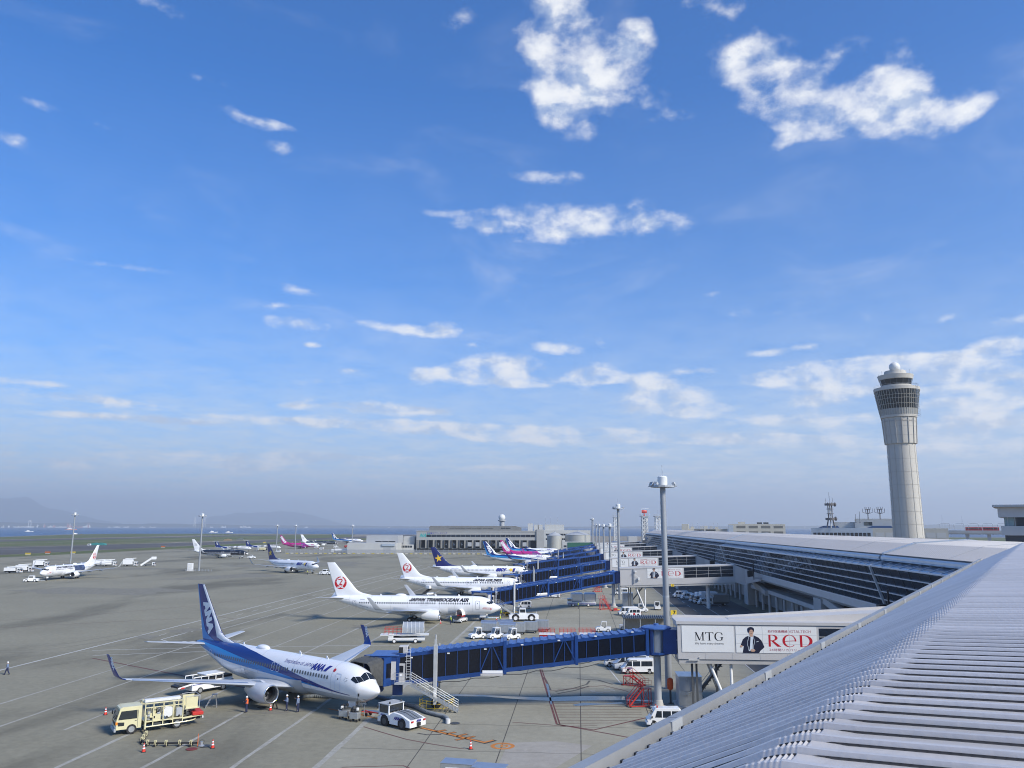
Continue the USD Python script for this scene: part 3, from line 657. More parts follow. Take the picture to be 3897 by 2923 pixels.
def crane(r):
    """Round red emblem with a white bird figure; returns (red, white lettering)."""
    disc = Point(0, 0).buffer(r, quad_segs=16)
    hole = affinity.translate(affinity.scale(Point(0, 0).buffer(r, quad_segs=12), .68, .66), 0, .16 * r)
    red = disc.difference(hole)
    for k in range(-4, 5):
        if k: red = red.difference(LineString([(0, .1 * r), (1.1 * r * math.sin(k * .36), .1 * r + 1.1 * r * math.cos(k * .36))]).buffer(.022 * r).difference(Point(0, .1 * r).buffer(.62 * r)))
    red = red.difference(Polygon([(-.12 * r, .6 * r), (.32 * r, .6 * r), (.2 * r, 1.1 * r), (0, 1.1 * r)]))
    q = np.linspace(0, 1, 24); neck = LineString(np.column_stack([np.interp(q, [0, .25, .5, .7, .8, .9, 1], [.02, -.12, .10, .24, .20, .05, -.36]), np.interp(q, [0, .25, .5, .7, .8, .9, 1], [-.5, -.15, .15, .36, .50, .56, .50])]) * r).simplify(.01).buffer(.075 * r)
    body = affinity.translate(affinity.scale(Point(0, 0).buffer(.36 * r), 1, .8), 0, -.45 * r)
    red = unary_union([red, neck, body]).intersection(disc)
    t = text2d('JAL', .40 * r, bold=3, slant=.25, stretch=1.1); b = t.bounds; t = affinity.translate(t, -(b[0] + b[2]) / 2, -.78 * r)
    return red.difference(t.buffer(.01 * r)), t


def star(r, rot=0.0):
    p = [(math.sin(i * math.pi / 5) * (r if i % 2 == 0 else r * .40), math.cos(i * math.pi / 5) * (r if i % 2 == 0 else r * .40)) for i in range(10)]
    return affinity.rotate(Polygon(p), rot, origin=(0, 0))


class Fin:
    def __init__(self, le, te, t=.085, lim=5.2): self.le, self.te, self.t, self.lim = le, te, t, lim

    def ends(self, z): return np.interp(z, self.le[1], self.le[0]), np.interp(z, self.te[1], self.te[0])

    def body(self, z0=4.9, z1=12.5, k=14):
        rings = []
        for z in np.unique(np.concatenate([np.linspace(z0, 6.3, 7), np.linspace(6.3, z1, k)])):
            a, b = self.ends(z); rings.append(foil((a, 0, z), b - a, self.t, (0, 1, 0), lim=self.lim))
        for i in range(len(rings)):
            r = rings[i]; r[len(r) // 2 + 1:, 1] *= 1 / .8
        return MB().rings(np.array(rings))

    def decal(self, shape, side, off=.018):
        """Shape in (x, z) space laid on the fin."""
        v, f = tri2d(shape.intersection(self.outline(5.0, self.le[1][-1] - .02, .002, .998))); v3, f = trimesh.remesh.subdivide_to_size(np.column_stack([v, np.zeros(len(v))]), f, .5, max_iter=12)
        x, z = v3[:, 0], v3[:, 1]; a, b = self.ends(z); c = b - a; u = np.clip((x - a) / c, 0, 1)
        y = 5 * self.t * np.minimum(c, self.lim) * (.2969 * np.sqrt(u) - .126 * u - .3516 * u**2 + .2843 * u**3 - .1036 * u**4)
        m = MB(); m.raw(np.column_stack([x, side * (y + off), z]), f); return m

    def outline(self, z0, z1, f0, f1, k=24):
        """Shape between chord fractions (numbers or functions of z)."""
        z = np.linspace(z0, z1, k); a, b = self.ends(z); g = lambda f: np.array([f(q) if callable(f) else f for q in z])
        return Polygon(np.vstack([np.column_stack([a + (b - a) * g(f0), z]), np.column_stack([a + (b - a) * g(f1), z])[::-1]])).buffer(0)


def fin_place(g, x, z, side, rot=0.0):
    """Moves a shape read from outside onto the fin (its own origin to x, z)."""
    g = affinity.rotate(g, rot * (1 if side > 0 else -1), origin=(0, 0)); return affinity.affine_transform(g, [-side, 0, 0, 1, x, z])


def airliner(name, label, group, loc, yaw, livery, near=True, gear_dark=False, scale=None):
    """Twin jet. yaw: compass heading of the nose in degrees; local x runs aft, y to starboard."""
    a = math.radians(yaw); P = thing(name, label, 'airliner', loc, math.degrees(math.atan2(-math.cos(a), -math.sin(a))), group)
    if scale: UsdGeom.Xformable(P).AddScaleOp().Set((scale, scale, scale))
    F = Fus(B737); lv = livery; fb = obj('fuselage', F.body(), lv.get('body', PLANEW), P, True)
    tail = Fin(([28.0, 29.4, 30.9, 32.2, 37.54], [5.25, 5.55, 5.85, 6.4, 12.5]), ([36.95, 39.33], [5.0, 12.5]))
    fin = obj('fin', tail.body(), lv.get('fin', PLANEW), P, 50)
    b = MB()
    for sx, sz in ((0, 0),):                                             # belly fairing
        xs = np.linspace(11.5, 23.5, 22); w = np.sin(np.clip((xs - 11.5) / 12, 0, 1) * np.pi) ** .55
        th = np.linspace(math.radians(100), math.radians(260), 25); r = []
        for x_, w_ in zip(xs, w):
            p = F.at(np.full(25, x_), th, .02 + .42 * w_); p[:, 2] = np.maximum(p[:, 2], 1.40 - .28 * w_); r.append(p)
        b.rings(np.array(r), caps=False, closed=False)
    obj('belly_fairing', b, lv.get('belly', PLANEG), P, True)
    if 'belly' in lv:
        xs = np.linspace(.6, 36.5, 70); zb = np.interp(xs, [0, 3, 6, 26, 32, 38], [2.1, 2.2, 2.25, 2.35, 3.1, 4.4])
        g = F.band(xs, zb, F.bot(xs)); obj('belly_paint', cat(F.decal(g, .008, .3), F.decal(g, .008, .3, -1)), lv['belly'], P, True)
    for s in (1, -1):
        W = MB(); sec = [((11.9, 1.2, 2.05), 9.0, .13, 0), ((13.2, 1.9, 2.12), 7.6, .125, 0), ((15.3, 5.8, 2.62), 5.1, .115, 0), ((18.9, 12.0, 3.34), 3.2, .105, 0), ((22.0, 17.1, 3.93), 1.65, .10, 0)]
        W.rings(np.array([foil((p[0], p[1] * s, p[2]), c, t, (0, 0, 1)) for p, c, t, _ in sec])); w = obj('wing', W, WINGG, P, 40)
        E = MB()                                                         # bright slats along the leading edge
        for (p0, c0), (p1, c1) in (((np.array([15.5, 6.0, 2.65]), 5.0), (np.array([21.6, 16.6, 3.88]), 1.8)),):
            rr = []
            for q in np.linspace(0, 1, 6):
                p = p0 + (p1 - p0) * q; c = c0 + (c1 - c0) * q; u = np.array([.10, .045, .012, 0, .012, .045, .08]); hh = 5 * (.115 - .015 * q) * c * (.2969 * np.sqrt(u) - .126 * u - .3516 * u**2); sg = np.array([1, 1, 1, 0, -.8, -.8, -.8])
                rr.append(np.stack([p[0] - .012 + u * c, np.full(7, p[1] * s), p[2] + sg * (hh + .012)], -1))
            E.rings(np.array(rr), caps=False, closed=False)
        obj('slat', E, SLAT, w, True)
        for yy in (4.0, 7.6, 11.4):                                       # flap track fairings
            k = np.interp(yy, [1.9, 5.8, 12, 17.1], [20.8, 20.4, 22.1, 23.65]); zz = np.interp(yy, [1.9, 5.8, 17.1], [2.0, 2.5, 3.85])
            xs = np.linspace(k - 2.2, k + 1.0, 8); rr = .20 * np.sin(np.linspace(.1, np.pi - .05, 8)) + .02
            obj('flap_track_fairing', MB().tube(np.stack([xs, np.full(8, yy * s), zz - .30 - .0 * xs], -1), rr, 8), WINGG, w, True)
        wl = MB(); r = []
        for (x, y, z), c, t, (ty, tz) in (((22.0, 17.1, 3.93), 1.65, .10, (0, 1)), ((22.25, 17.38, 4.02), 1.55, .095, (-.5, .87)), ((22.6, 17.62, 4.28), 1.42, .09, (-.86, .5)), ((23.3, 17.80, 5.0), 1.15, .085, (-.98, .2)), ((24.75, 17.98, 6.42), .70, .08, (-1, .1))):
            r.append(foil((x, y * s, z), c, t, (0, ty * s, tz)))
        wl = obj('winglet', wl.rings(np.array(r)), lv.get('winglet', WINGG), P, 40)
        if lv.get('winglet_text'):
            for o in (1, -1):
                g = text2d(lv['winglet_text'], .42, bold=3); g = affinity.rotate(g, -62 * s * o, origin=(0, 0)); v, f = tri2d(g)
                side = s * o; X = 24.25 - v[:, 0] * side; Z = 5.95 + v[:, 1] * 1.0; Y = np.interp(Z, [4.28, 5.0, 6.42], [17.62, 17.8, 17.98]) * s + .075 * o * s
                if side < 0: X = X - .3; Z = Z - .9
                obj('winglet_lettering', MB().raw(np.column_stack([X, Y, Z]), f), INKWHITE, wl)
        S = MB().rings(np.array([foil((34.3, .25 * s, 4.72), 3.9, .10), foil((34.9, .9 * s, 4.80), 3.5, .10), foil((38.15, 7.15 * s, 5.42), 1.25, .09)]))
        obj('stabiliser', S, lv.get('stab', WINGG), P, 40)
        # engine
        en = group_part('engine', P); ey, ez, ex = 4.83 * s, 1.78, 12.75
        R = np.array([[0, 0, 1], [1, 0, 0], [0, 1, 0.0]])                # lathe axis along +x
        obj('nacelle', _open_lathe([(1.00, .12), (1.08, .5), (1.13, 1.1), (1.13, 1.8), (1.07, 2.7), (.93, 3.5), (.84, 3.85), (.60, 3.87), (.56, 4.5), (.42, 4.95), (.28, 4.97), (.02, 5.5)], 30, (ex, ey, ez), R), lv.get('nacelle', NACG), en, 35)
        obj('inlet_lip', MB().raw(*_open_lathe([(.80, .55), (.80, .3), (.83, .1), (.89, 0), (.955, .03), (1.0, .12)], 30, (ex, ey, ez), R)), LIP, en, True)
        obj('inlet_duct', MB().raw(*_open_lathe([(.80, .5), (.78, .9), (.78, 1.05)], 24, (ex, ey, ez), R)), DARKG, en, True)
        fm = MB().lathe([(.78, 1.05), (.78, 1.08)], 24, (ex, ey, ez), R)
        for q in range(24 if near else 0):
            an = q * math.tau / 24; rd = np.array([0, math.cos(an), math.sin(an)]); tg = np.array([0, -math.sin(an), math.cos(an)]); o = np.array([ex, ey, ez])
            fm.raw([o + rd * .22 + [.95, 0, 0] - tg * .02, o + rd * .77 + [.92, 0, 0] - tg * .07, o + rd * .77 + [1.03, 0, 0] + tg * .09, o + rd * .22 + [1.03, 0, 0] + tg * .03], [[0, 1, 2, 3]])
        obj('fan', fm, FAN, en); obj('spinner', MB().lathe([(0.001, .6), (.12, .72), (.22, .98)], 14, (ex, ey, ez), R), DARKG, en, True)
        obj('pylon', MB().prism([(ex + .9, 2.75), (ex + 2.2, 3.05), (ex + 3.6, 2.95), (ex + 6.3, 2.45), (ex + 4.2, 2.25), (ex + 1.6, 2.6)], ey - .16, ey + .16), lv.get('nacelle', NACG), en)
        # main gear
        mg = group_part('main_gear', P); gy = 2.86 * s
        obj('strut', MB().tube([(19.6, gy - .1 * s, 2.3), (19.6, gy, .56)], .11).beam((19.6, gy - .1 * s, 1.2), (19.5, gy - 1.2 * s, 2.0), .1), STEEL, mg, 40)
        for d in (-.43, .43): obj('wheel', MB().wheel((19.6, gy + d, .56), .56, .36), RUBBER, mg, 40); obj('hub', MB().lathe([(.24, -.19), (.24, .19)], 12, (19.6, gy + d, .56), np.array([[1, 0, 0], [0, 0, 1], [0, -1, 0.0]])), ALU, mg)
        for shp, o_, m_ in lv.get('skin', lambda F, s: [])(F, s): obj(m_[1], F.decal(shp, .012 + o_, .3, s), m_[0], P, True)
        for shp, nm, m_ in lv.get('tail', lambda T, s: [])(tail, s): obj(nm, tail.decal(shp, s, {'emblem_lettering': .03, 'leading_edge_paint': .022}.get(nm, .018)), m_, P)
        # cabin windows and doors
        xs = [x for x in np.arange(6.75, 31.2, .508) if not (abs(x - 16.3) < .3 or abs(x - 17.35) < .3 or abs(x - 13.8) < .3)] + [16.3, 17.35]
        wm = lv.get('window', WINDOWM)
        pts = []
        for x in xs:
            g = np.array(rrect(x, float(F.ang(x, 3.93)) * 1.95, .27, .40, .11).exterior.coords)[:-1]; p = F.at(g[:, 0], g[:, 1] / 1.95 * s, .034)
            if near: obj('cabin_window', MB().raw(p, [[0, i, i + 1] for i in range(1, len(p) - 1)]), wm, P)
            else: pts.append(p)
        if not near:
            wb = MB()
            for p in pts: wb.raw(p, [[0, i, i + 1] for i in range(1, len(p) - 1)])
            obj('cabin_window_row', wb, wm, P, kind='stuff')
        for (x, zc_, w_, h_) in ((4.95, 3.62, .90, 1.85), (32.4, 3.80, .80, 1.75), (16.3, 3.95, .55, 1.0), (17.35, 3.95, .55, 1.0)):
            g = rrect(x, float(F.ang(x, zc_)) * 1.95, w_, h_, .14); obj('door', F.decal(g.difference(g.buffer(-.06 if near else -.10)), .036, .4, s), lv.get('outline', OUTLINE), P)
            if near and h_ > 1.5: obj('door_window', F.decal(rrect(x, float(F.ang(x, zc_ + .32)) * 1.95, .16, .2, .06), .036, .3, s), wm, P)
        if near:
            for x in (6.1, 9.9, 13.3, 20.4, 24.2, 28.7, 33.6): obj('panel_line', F.decal((np.array([x, x + .03]), np.array([.02, .02]), np.array([2.3, 2.3])), .0045, .25, s), OUTLINE, P)
        # flight deck windows
        for q in ([(1.64, .025), (1.68, .59), (2.22, .57), (2.40, .025)], [(1.70, .615), (1.98, 1.01), (2.68, .81), (2.25, .595)], [(2.02, 1.03), (2.28, 1.17), (3.06, 1.10), (2.95, .87), (2.71, .835)]):
            obj('cockpit_window', F.decal(Polygon([(x, t * 1.95) for x, t in q]), .022, .2, s), WINDOWR, P)
    ng = group_part('nose_gear', P); obj('strut', MB().tube([(3.9, 0, 1.9), (4.0, 0, .34)], .075), STEEL, ng, 40)
    for d in (-.2, .2): obj('wheel', MB().wheel((4.0, d, .34), .34, .2), RUBBER, ng, 40)
    for s in (1, -1): obj('gear_door', MB().bx(3.3, 4.6, s * .48, s * .51, .95, 1.62), PLANEW, ng)
    for x, h in ((9.0, .35), (14.2, .4), (26.5, .3)): obj('antenna', MB().prism([(x, 5.40), (x + .45, 5.40), (x + .5, 5.40 + h), (x + .28, 5.40 + h)], -.03, .03), PLANEW, P)
    if lv.get('radome', True):
        v = meshkit.arrays(trimesh.creation.icosphere(3, 1.0))[0]; ms = trimesh.creation.icosphere(3, 1.0); ms.vertices = ms.vertices * [1.25, .55, .40] + [22.3, 0, 5.42]; obj('radome', (ms.vertices, ms.faces), PLANEW, P, True)
    obj('tail_cone_outlet', MB().tube([(38.2, 0, 4.74), (38.75, 0, 4.78)], [.17, .12], 12), DARKG, P, 40)
    return P


def _open_lathe(prof, n, c, R):
    a = np.arange(n) * 2 * np.pi / n; p = np.asarray(prof, float); v = np.stack([p[:, None, 0] * np.cos(a), p[:, None, 0] * np.sin(a), np.repeat(p[:, None, 1], n, 1)], -1) @ R.T + np.asarray(c, float)
    b = MB().rings(v, caps=False); return b.tm()


# liveries
def ana_skin(small=False):
    def f(F, s):
        xs = np.linspace(3.2, 38.3, 90); up = np.minimum(np.interp(xs, [3.2, 5, 8, 12, 17, 22, 26, 29], [2.46, 2.60, 2.98, 3.55, 4.40, 5.02, 5.36, 5.45]), F.top(xs)); mid = np.interp(xs, [3.2, 5, 8, 12, 17, 22, 27, 31, 36, 38.4], [2.40, 2.47, 2.66, 3.02, 3.50, 4.00, 4.50, 4.85, 5.05, 5.0])
        mid = np.minimum(mid, F.top(xs)); low = np.interp(xs, [3.2, 8, 12, 17, 22, 27, 31, 36, 38.4], [2.40, 2.62, 2.80, 3.02, 3.22, 3.48, 3.85, 4.45, 4.6]); low = np.minimum(low, mid)
        k = xs > 8
        out = [(F.band(xs, up, mid), 0, (ANAB, 'blue_band')), (F.band(xs[k], mid[k], low[k]), .002, (ANAL, 'light_blue_band'))]
        t = text2d('Inspiration of JAPAN', .42, slant=.12); out.append((F.text(t, 0, 15.5 if s > 0 else 10.3, 4.62, s), .008, (INKBLUE, 'lettering')))
        t = text2d('ANA', .72, bold=4, slant=.3); b = t.bounds; x0 = 10.15 if s > 0 else 6.8
        out.append((F.text(t, 0, x0, 4.45, s), .008, (INKBLUE, 'lettering')))
        sl = affinity.translate(Polygon([(0, 0), (.55, 0), (1.15, .75), (.62, .75)]), b[2] + .08, 0); out.append((F.text(sl, 0, x0, 4.45, s), .008, (INKBLUE, 'emblem')))
        out.append((affinity.translate(Point(0, 0).buffer(.21, quad_segs=6), 5.95, float(F.ang(5.95, 4.72)) * 1.95), .008, (INKRED, 'emblem')))
        if not small:
            t = text2d('BOEING 737-800', .17, bold=1); out.append((F.text(t, 0, 31.3 if s > 0 else 28.8, 3.35, s), .008, (INKBLUE, 'lettering')))
            sg = unary_union([affinity.translate(affinity.rotate(Polygon([(0, .1), (.07, .26), (-.07, .26)]), 72 * i, origin=(0, 0)), 0, 0) for i in range(5)]); out.append((affinity.translate(sg, 3.75, float(F.ang(3.75, 4.0)) * 1.95), .008, (OUTLINE, 'emblem')))
        return out
    return f


def ana_tail(T, s):
    out = [(T.outline(5.2, 12.46, lambda z: np.interp(z, [5.2, 5.9, 6.6, 8, 12.5], [.0, .0, .0, .0, .0]), lambda z: np.interp(z, [5.2, 5.8, 6.4, 8, 12.5], [.30, .36, .22, .13, .22])), 'leading_edge_paint', PLANEW),
           (T.outline(5.3, 12.46, lambda z: np.interp(z, [5.3, 6.5, 9, 12.5], [.62, .80, .90, .88]), 1.0), 'trailing_edge_paint', ANAL)]
    t = text2d('ANA', 1.35, bold=5, slant=.1, stretch=1.1); b = t.bounds
    out.append((fin_place(t, 37.35, 10.15, s, -64), 'lettering', INKWHITE) if s > 0 else (fin_place(t, 36.3, 6.75, s, -64), 'lettering', INKWHITE))
    return out


def jal_skin(text):
    def f(F, s):
        t = text2d(text, .74, bold=5, slant=.3, stretch=1.02 if 'TRANS' in text else 1.0); L = t.bounds[2]
        out = [(F.text(t, 0, 6.9 + L if s > 0 else 7.2, 4.34, s), 0, (INKBLACK, 'lettering'))]
        out.append((F.text(text2d('JA08RK' if 'TRANS' in text else 'JA344J', .3, slant=.15), 0, 35.2 if s > 0 else 33.6, 4.55, s), 0, (OUTLINE, 'lettering')))
        out.append((F.text(text2d('unicef', .28), 0, 31.2 if s > 0 else 30.0, 4.55, s), 0, (INKBLUE, 'lettering')))
        out.append((F.text(text2d('BOEING 737-800', .16, bold=1), 0, 31.2 if s > 0 else 28.9, 3.25, s), 0, (INKBLACK, 'lettering')))
        if 'TRANS' in text:
            ar = unary_union([LineString([(0, 0), (2.0, 0)]).buffer(.05), LineString([(1.6, .28), (2.0, 0), (1.7, -.26)]).buffer(.05)]); out.append((F.text(ar, 0, 3.9 if s > 0 else 1.9, 2.85, s), 0, (INKRED, 'emblem')))
            out.append((F.text(text2d('since 1967', .28, slant=.3), 0, 3.8 if s > 0 else 2.6, 2.98, s), 0, (INKRED, 'lettering')))
        return out
    return f


def jal_tail(T, s):
    red, t = crane(1.38)
    return [(fin_place(red, 36.0, 8.05, s), 'emblem', JALR), (fin_place(t, 36.0, 8.05, s), 'emblem_lettering', INKWHITE)]


def sky_skin(F, s):
    t = text2d('SKY', 1.05, bold=6, slant=.3, stretch=1.3); L = t.bounds[2]
    out = [(F.text(t, 0, 13.6 if s > 0 else 8.0, 3.55, s), .024, (INKBLUE, 'lettering'))]
    st_ = star(.98, 8); x = 7.6 if s > 0 else 12.8; out.append((F.text(affinity.translate(st_, 0, .55), 0, x, 3.55, s), .026, (STARY, 'emblem')))
    out.append((F.text(Polygon([(.35, -.35), (1.2, -.35), (1.75, 1.25), (.85, 1.1)]), 0, x, 3.55, s), .022, (INKBLUE, 'emblem')))
    out.append((F.text(text2d('SKYMARK AIRLINES', .22, bold=1), 0, 31.0 if s > 0 else 27.5, 4.5, s), 0, (INKBLUE, 'lettering')))
    return out


def sky_tail(T, s): return [(fin_place(star(1.55, 12), 36.1, 8.2, s), 'emblem', STARY)]


def peach_skin(F, s):
    xs = np.linspace(9.5, 38.2, 60); up = np.minimum(np.interp(xs, [9.5, 12, 14, 30], [2.2, 3.6, 5.0, 5.42]), F.top(xs)); out = [(F.band(xs, F.top(xs) * (xs > 14) + up * (xs <= 14), np.maximum(F.bot(xs) + .02, np.interp(xs, [9.5, 14], [2.2, 1.5]))), 0, (PEACH, 'fuchsia_paint'))]
    xs2 = np.linspace(8.2, 18, 30); out.append((F.band(xs2, np.interp(xs2, [8.2, 14, 18], [1.9, 4.6, 5.3]), np.interp(xs2, [8.2, 14, 18], [1.8, 3.1, 3.4])), .004, (PEACH2, 'purple_paint')))
    out.append((F.text(text2d('peach', .7, bold=4), 0, 8.3 if s > 0 else 5.8, 3.6, s), .026, (PEACH, 'lettering'))); return out


def peach_tail(T, s):
    t = text2d('peach', 2.0, bold=5, stretch=1.0); b = t.bounds; return [(fin_place(t, 39.0 if s > 0 else 34.0, 11.0 if s > 0 else 6.2, s, -52), 'lettering', INKWHITE)]


def sf_skin(F, s):
    xs = np.linspace(.3, 33.0, 70); low = np.interp(xs, [.3, 3, 26, 33], [2.5, 2.2, 2.3, 3.3]); return [(F.band(xs, F.top(xs), low), 0, (SFB, 'black_paint')), (F.text(text2d('STARFLYER', .45, bold=1), 0, 12 if s > 0 else 7, 4.6, s), .008, (OUTLINE, 'lettering'))]


def sf_tail(T, s):
    sw = unary_union([LineString([(-1 + i * .1, .7 - i * .6), (-.3, .9 - i * .6), (.3, .5 - i * .6), (1, .8 - i * .6)]).buffer(.1) for i in range(3)]); return [(fin_place(sw, 36.3, 8.7, s), 'emblem', OUTLINE)]


ANA = dict(belly=PLANEG, fin=ANAB, winglet=ANAB, winglet_text='ANA', skin=ana_skin(), tail=ana_tail, window=WINDOWM, outline=mat('door_outline_pale', (.55, .6, .7), .4, var=0))
ANAF = dict(ANA, skin=ana_skin(True), winglet_text=None)
JTA = dict(belly=PLANEW, skin=jal_skin('JAPAN TRANSOCEAN AIR'), tail=jal_tail, nacelle=PLANEW)
JAL = dict(belly=PLANEW, skin=jal_skin('JAPAN AIRLINES'), tail=jal_tail, nacelle=PLANEW)
SKY = dict(belly=PLANEW, skin=sky_skin, tail=sky_tail, fin=SKYB, nacelle=PLANEW)
PCH = dict(belly=PEACH, skin=peach_skin, tail=peach_tail, fin=PEACH, nacelle=PEACH2, winglet=PEACH, radome=False)
SFL = dict(belly=PLANEW, skin=sf_skin, tail=sf_tail, nacelle=PLANEW, radome=False, window=OUTLINE)
GATE = 'airliners parked nose-in along the pier'; OPEN = 'airliners out on the open apron'
airliner('airliner', 'nearest white airliner with blue bands and ANA on its dark blue fin', GATE, (-14.2, 90.1, 0), 130.25, ANA)
airliner('airliner', 'white airliner lettered JAPAN TRANSOCEAN AIR with a red crane fin, at the second bridge', GATE, (-2.33, 180.6, 0), 94.3, JTA)
airliner('airliner', 'white airliner lettered JAPAN AIRLINES with a red crane on its fin', GATE, (4.13, 245.8, 0), 94.24, JAL)
airliner('airliner', 'airliner with SKY lettering and a yellow star fin, docked at the pier', GATE, (7.46, 315.8, 0), 93.6, SKY)
airliner('airliner', 'white ANA airliner docked far down the pier, in front of the fuchsia one', GATE, (23.4, 441.5, 0), 93.5, ANAF, False)
# ------------------------------------------------------------------ pier building (local x = t across, y = s along)
ROOFM = mat('metal_roof_sheet', (.42, .405, .40), .5, .25, var=.07, scale=.25, streak=(1, .12, 1))
ROOFN = mat('near_metal_roof_sheet', (.60, .575, .56), .34, .25, rand=.07, var=.14, scale=.8, streak=(1.0, .15, 1), bump=.25, bscale=9)
FASCIA = mat('roof_edge_gutter', (.52, .55, .58), .35, .6, var=.08, scale=.5)
CONCW = mat('pale_concrete', (.42, .41, .39), .7, var=.1, scale=.35, bump=.15)
PANELW = mat('pale_cladding_panel', (.50, .485, .47), .45, var=.05, scale=.6)
INTER = mat('dim_interior', (.16, .155, .15), .8, var=.2, scale=.2)
INTERF = mat('interior_floor', (.22, .20, .18), .6, var=.15, scale=.2)
MULL = mat('dark_mullion', (.10, .105, .11), .5, .3, var=.1)
TRAN = mat('pale_transom', (.60, .62, .64), .4, .3, var=.06)
PGLASS = glass('pier_glass', (.008, .012, .018), .30)
SKYL = usdkit.material(stage, '/World/Looks/canopy_glass', {'g': ('glossy_bsdf', {'color': (.75, .85, .95), 'roughness': .03}), 'd': ('principled_bsdf', {'base_color': (.02, .05, .09), 'roughness': .2}), 'm': ('mix_closure', {'fac': .72})}, [('d.BSDF', 'm.closure1'), ('g.BSDF', 'm.closure2')], surface='m.closure')
pier = thing('pier_building', 'long white pier with a low metal roof and leaning dark glass wall', 'terminal building', (0, 0, 0), -math.degrees(PIER))
BAYS = [(62, 124.1), (124.9, 250.6), (251.3, 377), (377.6, 540)]
roof = group_part('roof', pier)
PATH = [(45.0, 16.50), (49.6, 18.02), (57.0, 18.55), (66.0, 17.4)]
for a, b in BAYS:
    k = np.arange(a, b - .01, .5); ys, hs = [], []
    for y in k: ys += [y, y + .24, y + .30, y + .44]; hs += [0, 0, .11, .11]
    ys, hs = np.array(ys), np.array(hs)
    obj('roof_sheet', MB().rings(np.array([np.stack([np.full(len(ys), x), ys, z + hs], -1) for x, z in PATH]), caps=False, closed=False), ROOFM, roof)
    obj('gutter', MB().raw(*MB().rings(np.array([[(x, y, z) for x, z in ((44.95, 16.42), (44.6, 16.42), (44.38, 16.22), (44.36, 15.95), (44.5, 15.72), (44.8, 15.62), (45.05, 15.62), (45.05, 16.42))] for y in (a, b)])).tm()), FASCIA, roof, 30)
    obj('roof_edge', MB().raw(*MB().rings(np.array([[(45.0, y, 16.62), (44.97, y, 16.40), (45.05, y, 16.40), (45.05, y, 16.55)] for y in (a, b)])).tm()), DARKG, roof)
for i, y in enumerate((124.5, 250.95, 377.3)):
    c = MB()
    for (x0, z0), (x1, z1) in zip(PATH[:-1], PATH[1:]): c.beam((x0 - .1, y, z0 + .06), (x1, y, z1 + .06), .8, .40)
    obj('expansion_cover', c, FASCIA, roof)
for y in (74, 88, 104, 140, 175, 210):
    c = MB()
    for (x0, z0), (x1, z1) in zip(PATH[:2], PATH[1:3]):
        c.tube([(x0 + .3, y, z0 + .24), (x1, y, z1 + .22)], .02, 5)
    obj('lifeline_cable', c, GREYP, roof)
# the glass wall: an outward leaning face in five rows, and the sloping glass canopy above it
G0, G1 = np.array([43.0, 14.86]), np.array([44.92, 8.92]); K0 = np.array([45.06, 15.62])
wall = group_part('glass_wall', pier); cols = np.arange(60, 540.1, 3.2); far = MB(); farc = MB()
for i, y in enumerate(cols[:-1]):
    for r in range(5):
        p, q = G0 + (G1 - G0) * r / 5, G0 + (G1 - G0) * (r + 1) / 5; jt = .004 * ((i * 7 + r * 13) % 5 - 2)
        v = [(p[0] + jt, y + .03, p[1] - .03), (p[0] - jt, y + 3.17, p[1] - .03), (q[0] - jt, y + 3.17, q[1] + .03), (q[0] + jt, y + .03, q[1] + .03)]
        if i < 48: obj('pane', MB().quad(*v), PGLASS, wall)
        else: far.quad(*v)
    v = [(K0[0], y + .04, K0[1]), (K0[0], y + 3.16, K0[1]), (G0[0], y + 3.16, G0[1] + .03), (G0[0], y + .04, G0[1] + .03)]
    if i < 60: obj('canopy_pane', MB().quad(*v), SKYL, wall)
    else: farc.quad(*v)
obj('far_panes', far, PGLASS, wall, kind='stuff'); obj('far_canopy_panes', farc, SKYL, wall, kind='stuff')
nrm = np.array([-(G0[1] - G1[1]), -(G1[0] - G0[0])]); nrm = nrm / np.linalg.norm(nrm)
for a, b in BAYS:
    for r in range(1, 5):
        p = G0 + (G1 - G0) * r / 5 + nrm * .10; obj('transom', MB().beam((p[0], a, p[1]), (p[0], b, p[1]), .16, .13), TRAN, wall)
    obj('head_rail', MB().beam((G0[0] - .04, a, G0[1]), (G0[0] - .04, b, G0[1]), .14, .18), TRAN, wall)
    obj('sill_rail', MB().beam((G1[0] - .05, a, G1[1]), (G1[0] - .05, b, G1[1]), .16, .16), TRAN, wall)
mfar = MB()
for i, y in enumerate(cols):
    for (p, q, m_, w) in ((G0, G1, MULL, .055), (K0 + [-.02, .05], G0 + [0, .07], TRAN, .08)):
        bm = (MB() if i < 60 else mfar).beam((p[0] - .03, y, p[1]), (q[0] - .03, y, q[1]), w, w)
        if i < 60: obj('mullion', bm, m_, wall)
obj('far_mullions', mfar, MULL, wall, kind='stuff')
for y in (124.5, 250.95, 377.3): obj('wall_post', MB().beam((42.85, y, 14.9), (44.78, y, 8.8), .34, .30).beam((45.0, y, 15.62), (42.9, y, 14.92), .34, .2), TRAN, wall)
# hall behind the glass
hall = group_part('departure_hall', pier)
obj('hall_floor', MB().bx(45, 66, 60, 540, 8.6, 8.85), INTERF, hall); obj('hall_wall', MB().bx(62, 62.3, 60, 540, 8.85, 17.0), INTER, hall); obj('ceiling', MB().quad((45.3, 60, 15.7), (45.3, 540, 15.7), (62, 540, 16.9), (62, 60, 16.9)), mat('hall_ceiling', (.30, .29, .28), .8), hall)
for y in range(70, 540, 18): obj('hall_column', MB().tube([(50.5, y, 8.8), (49.5, y, 16.2)], .28, 10), INTER, hall, 40)
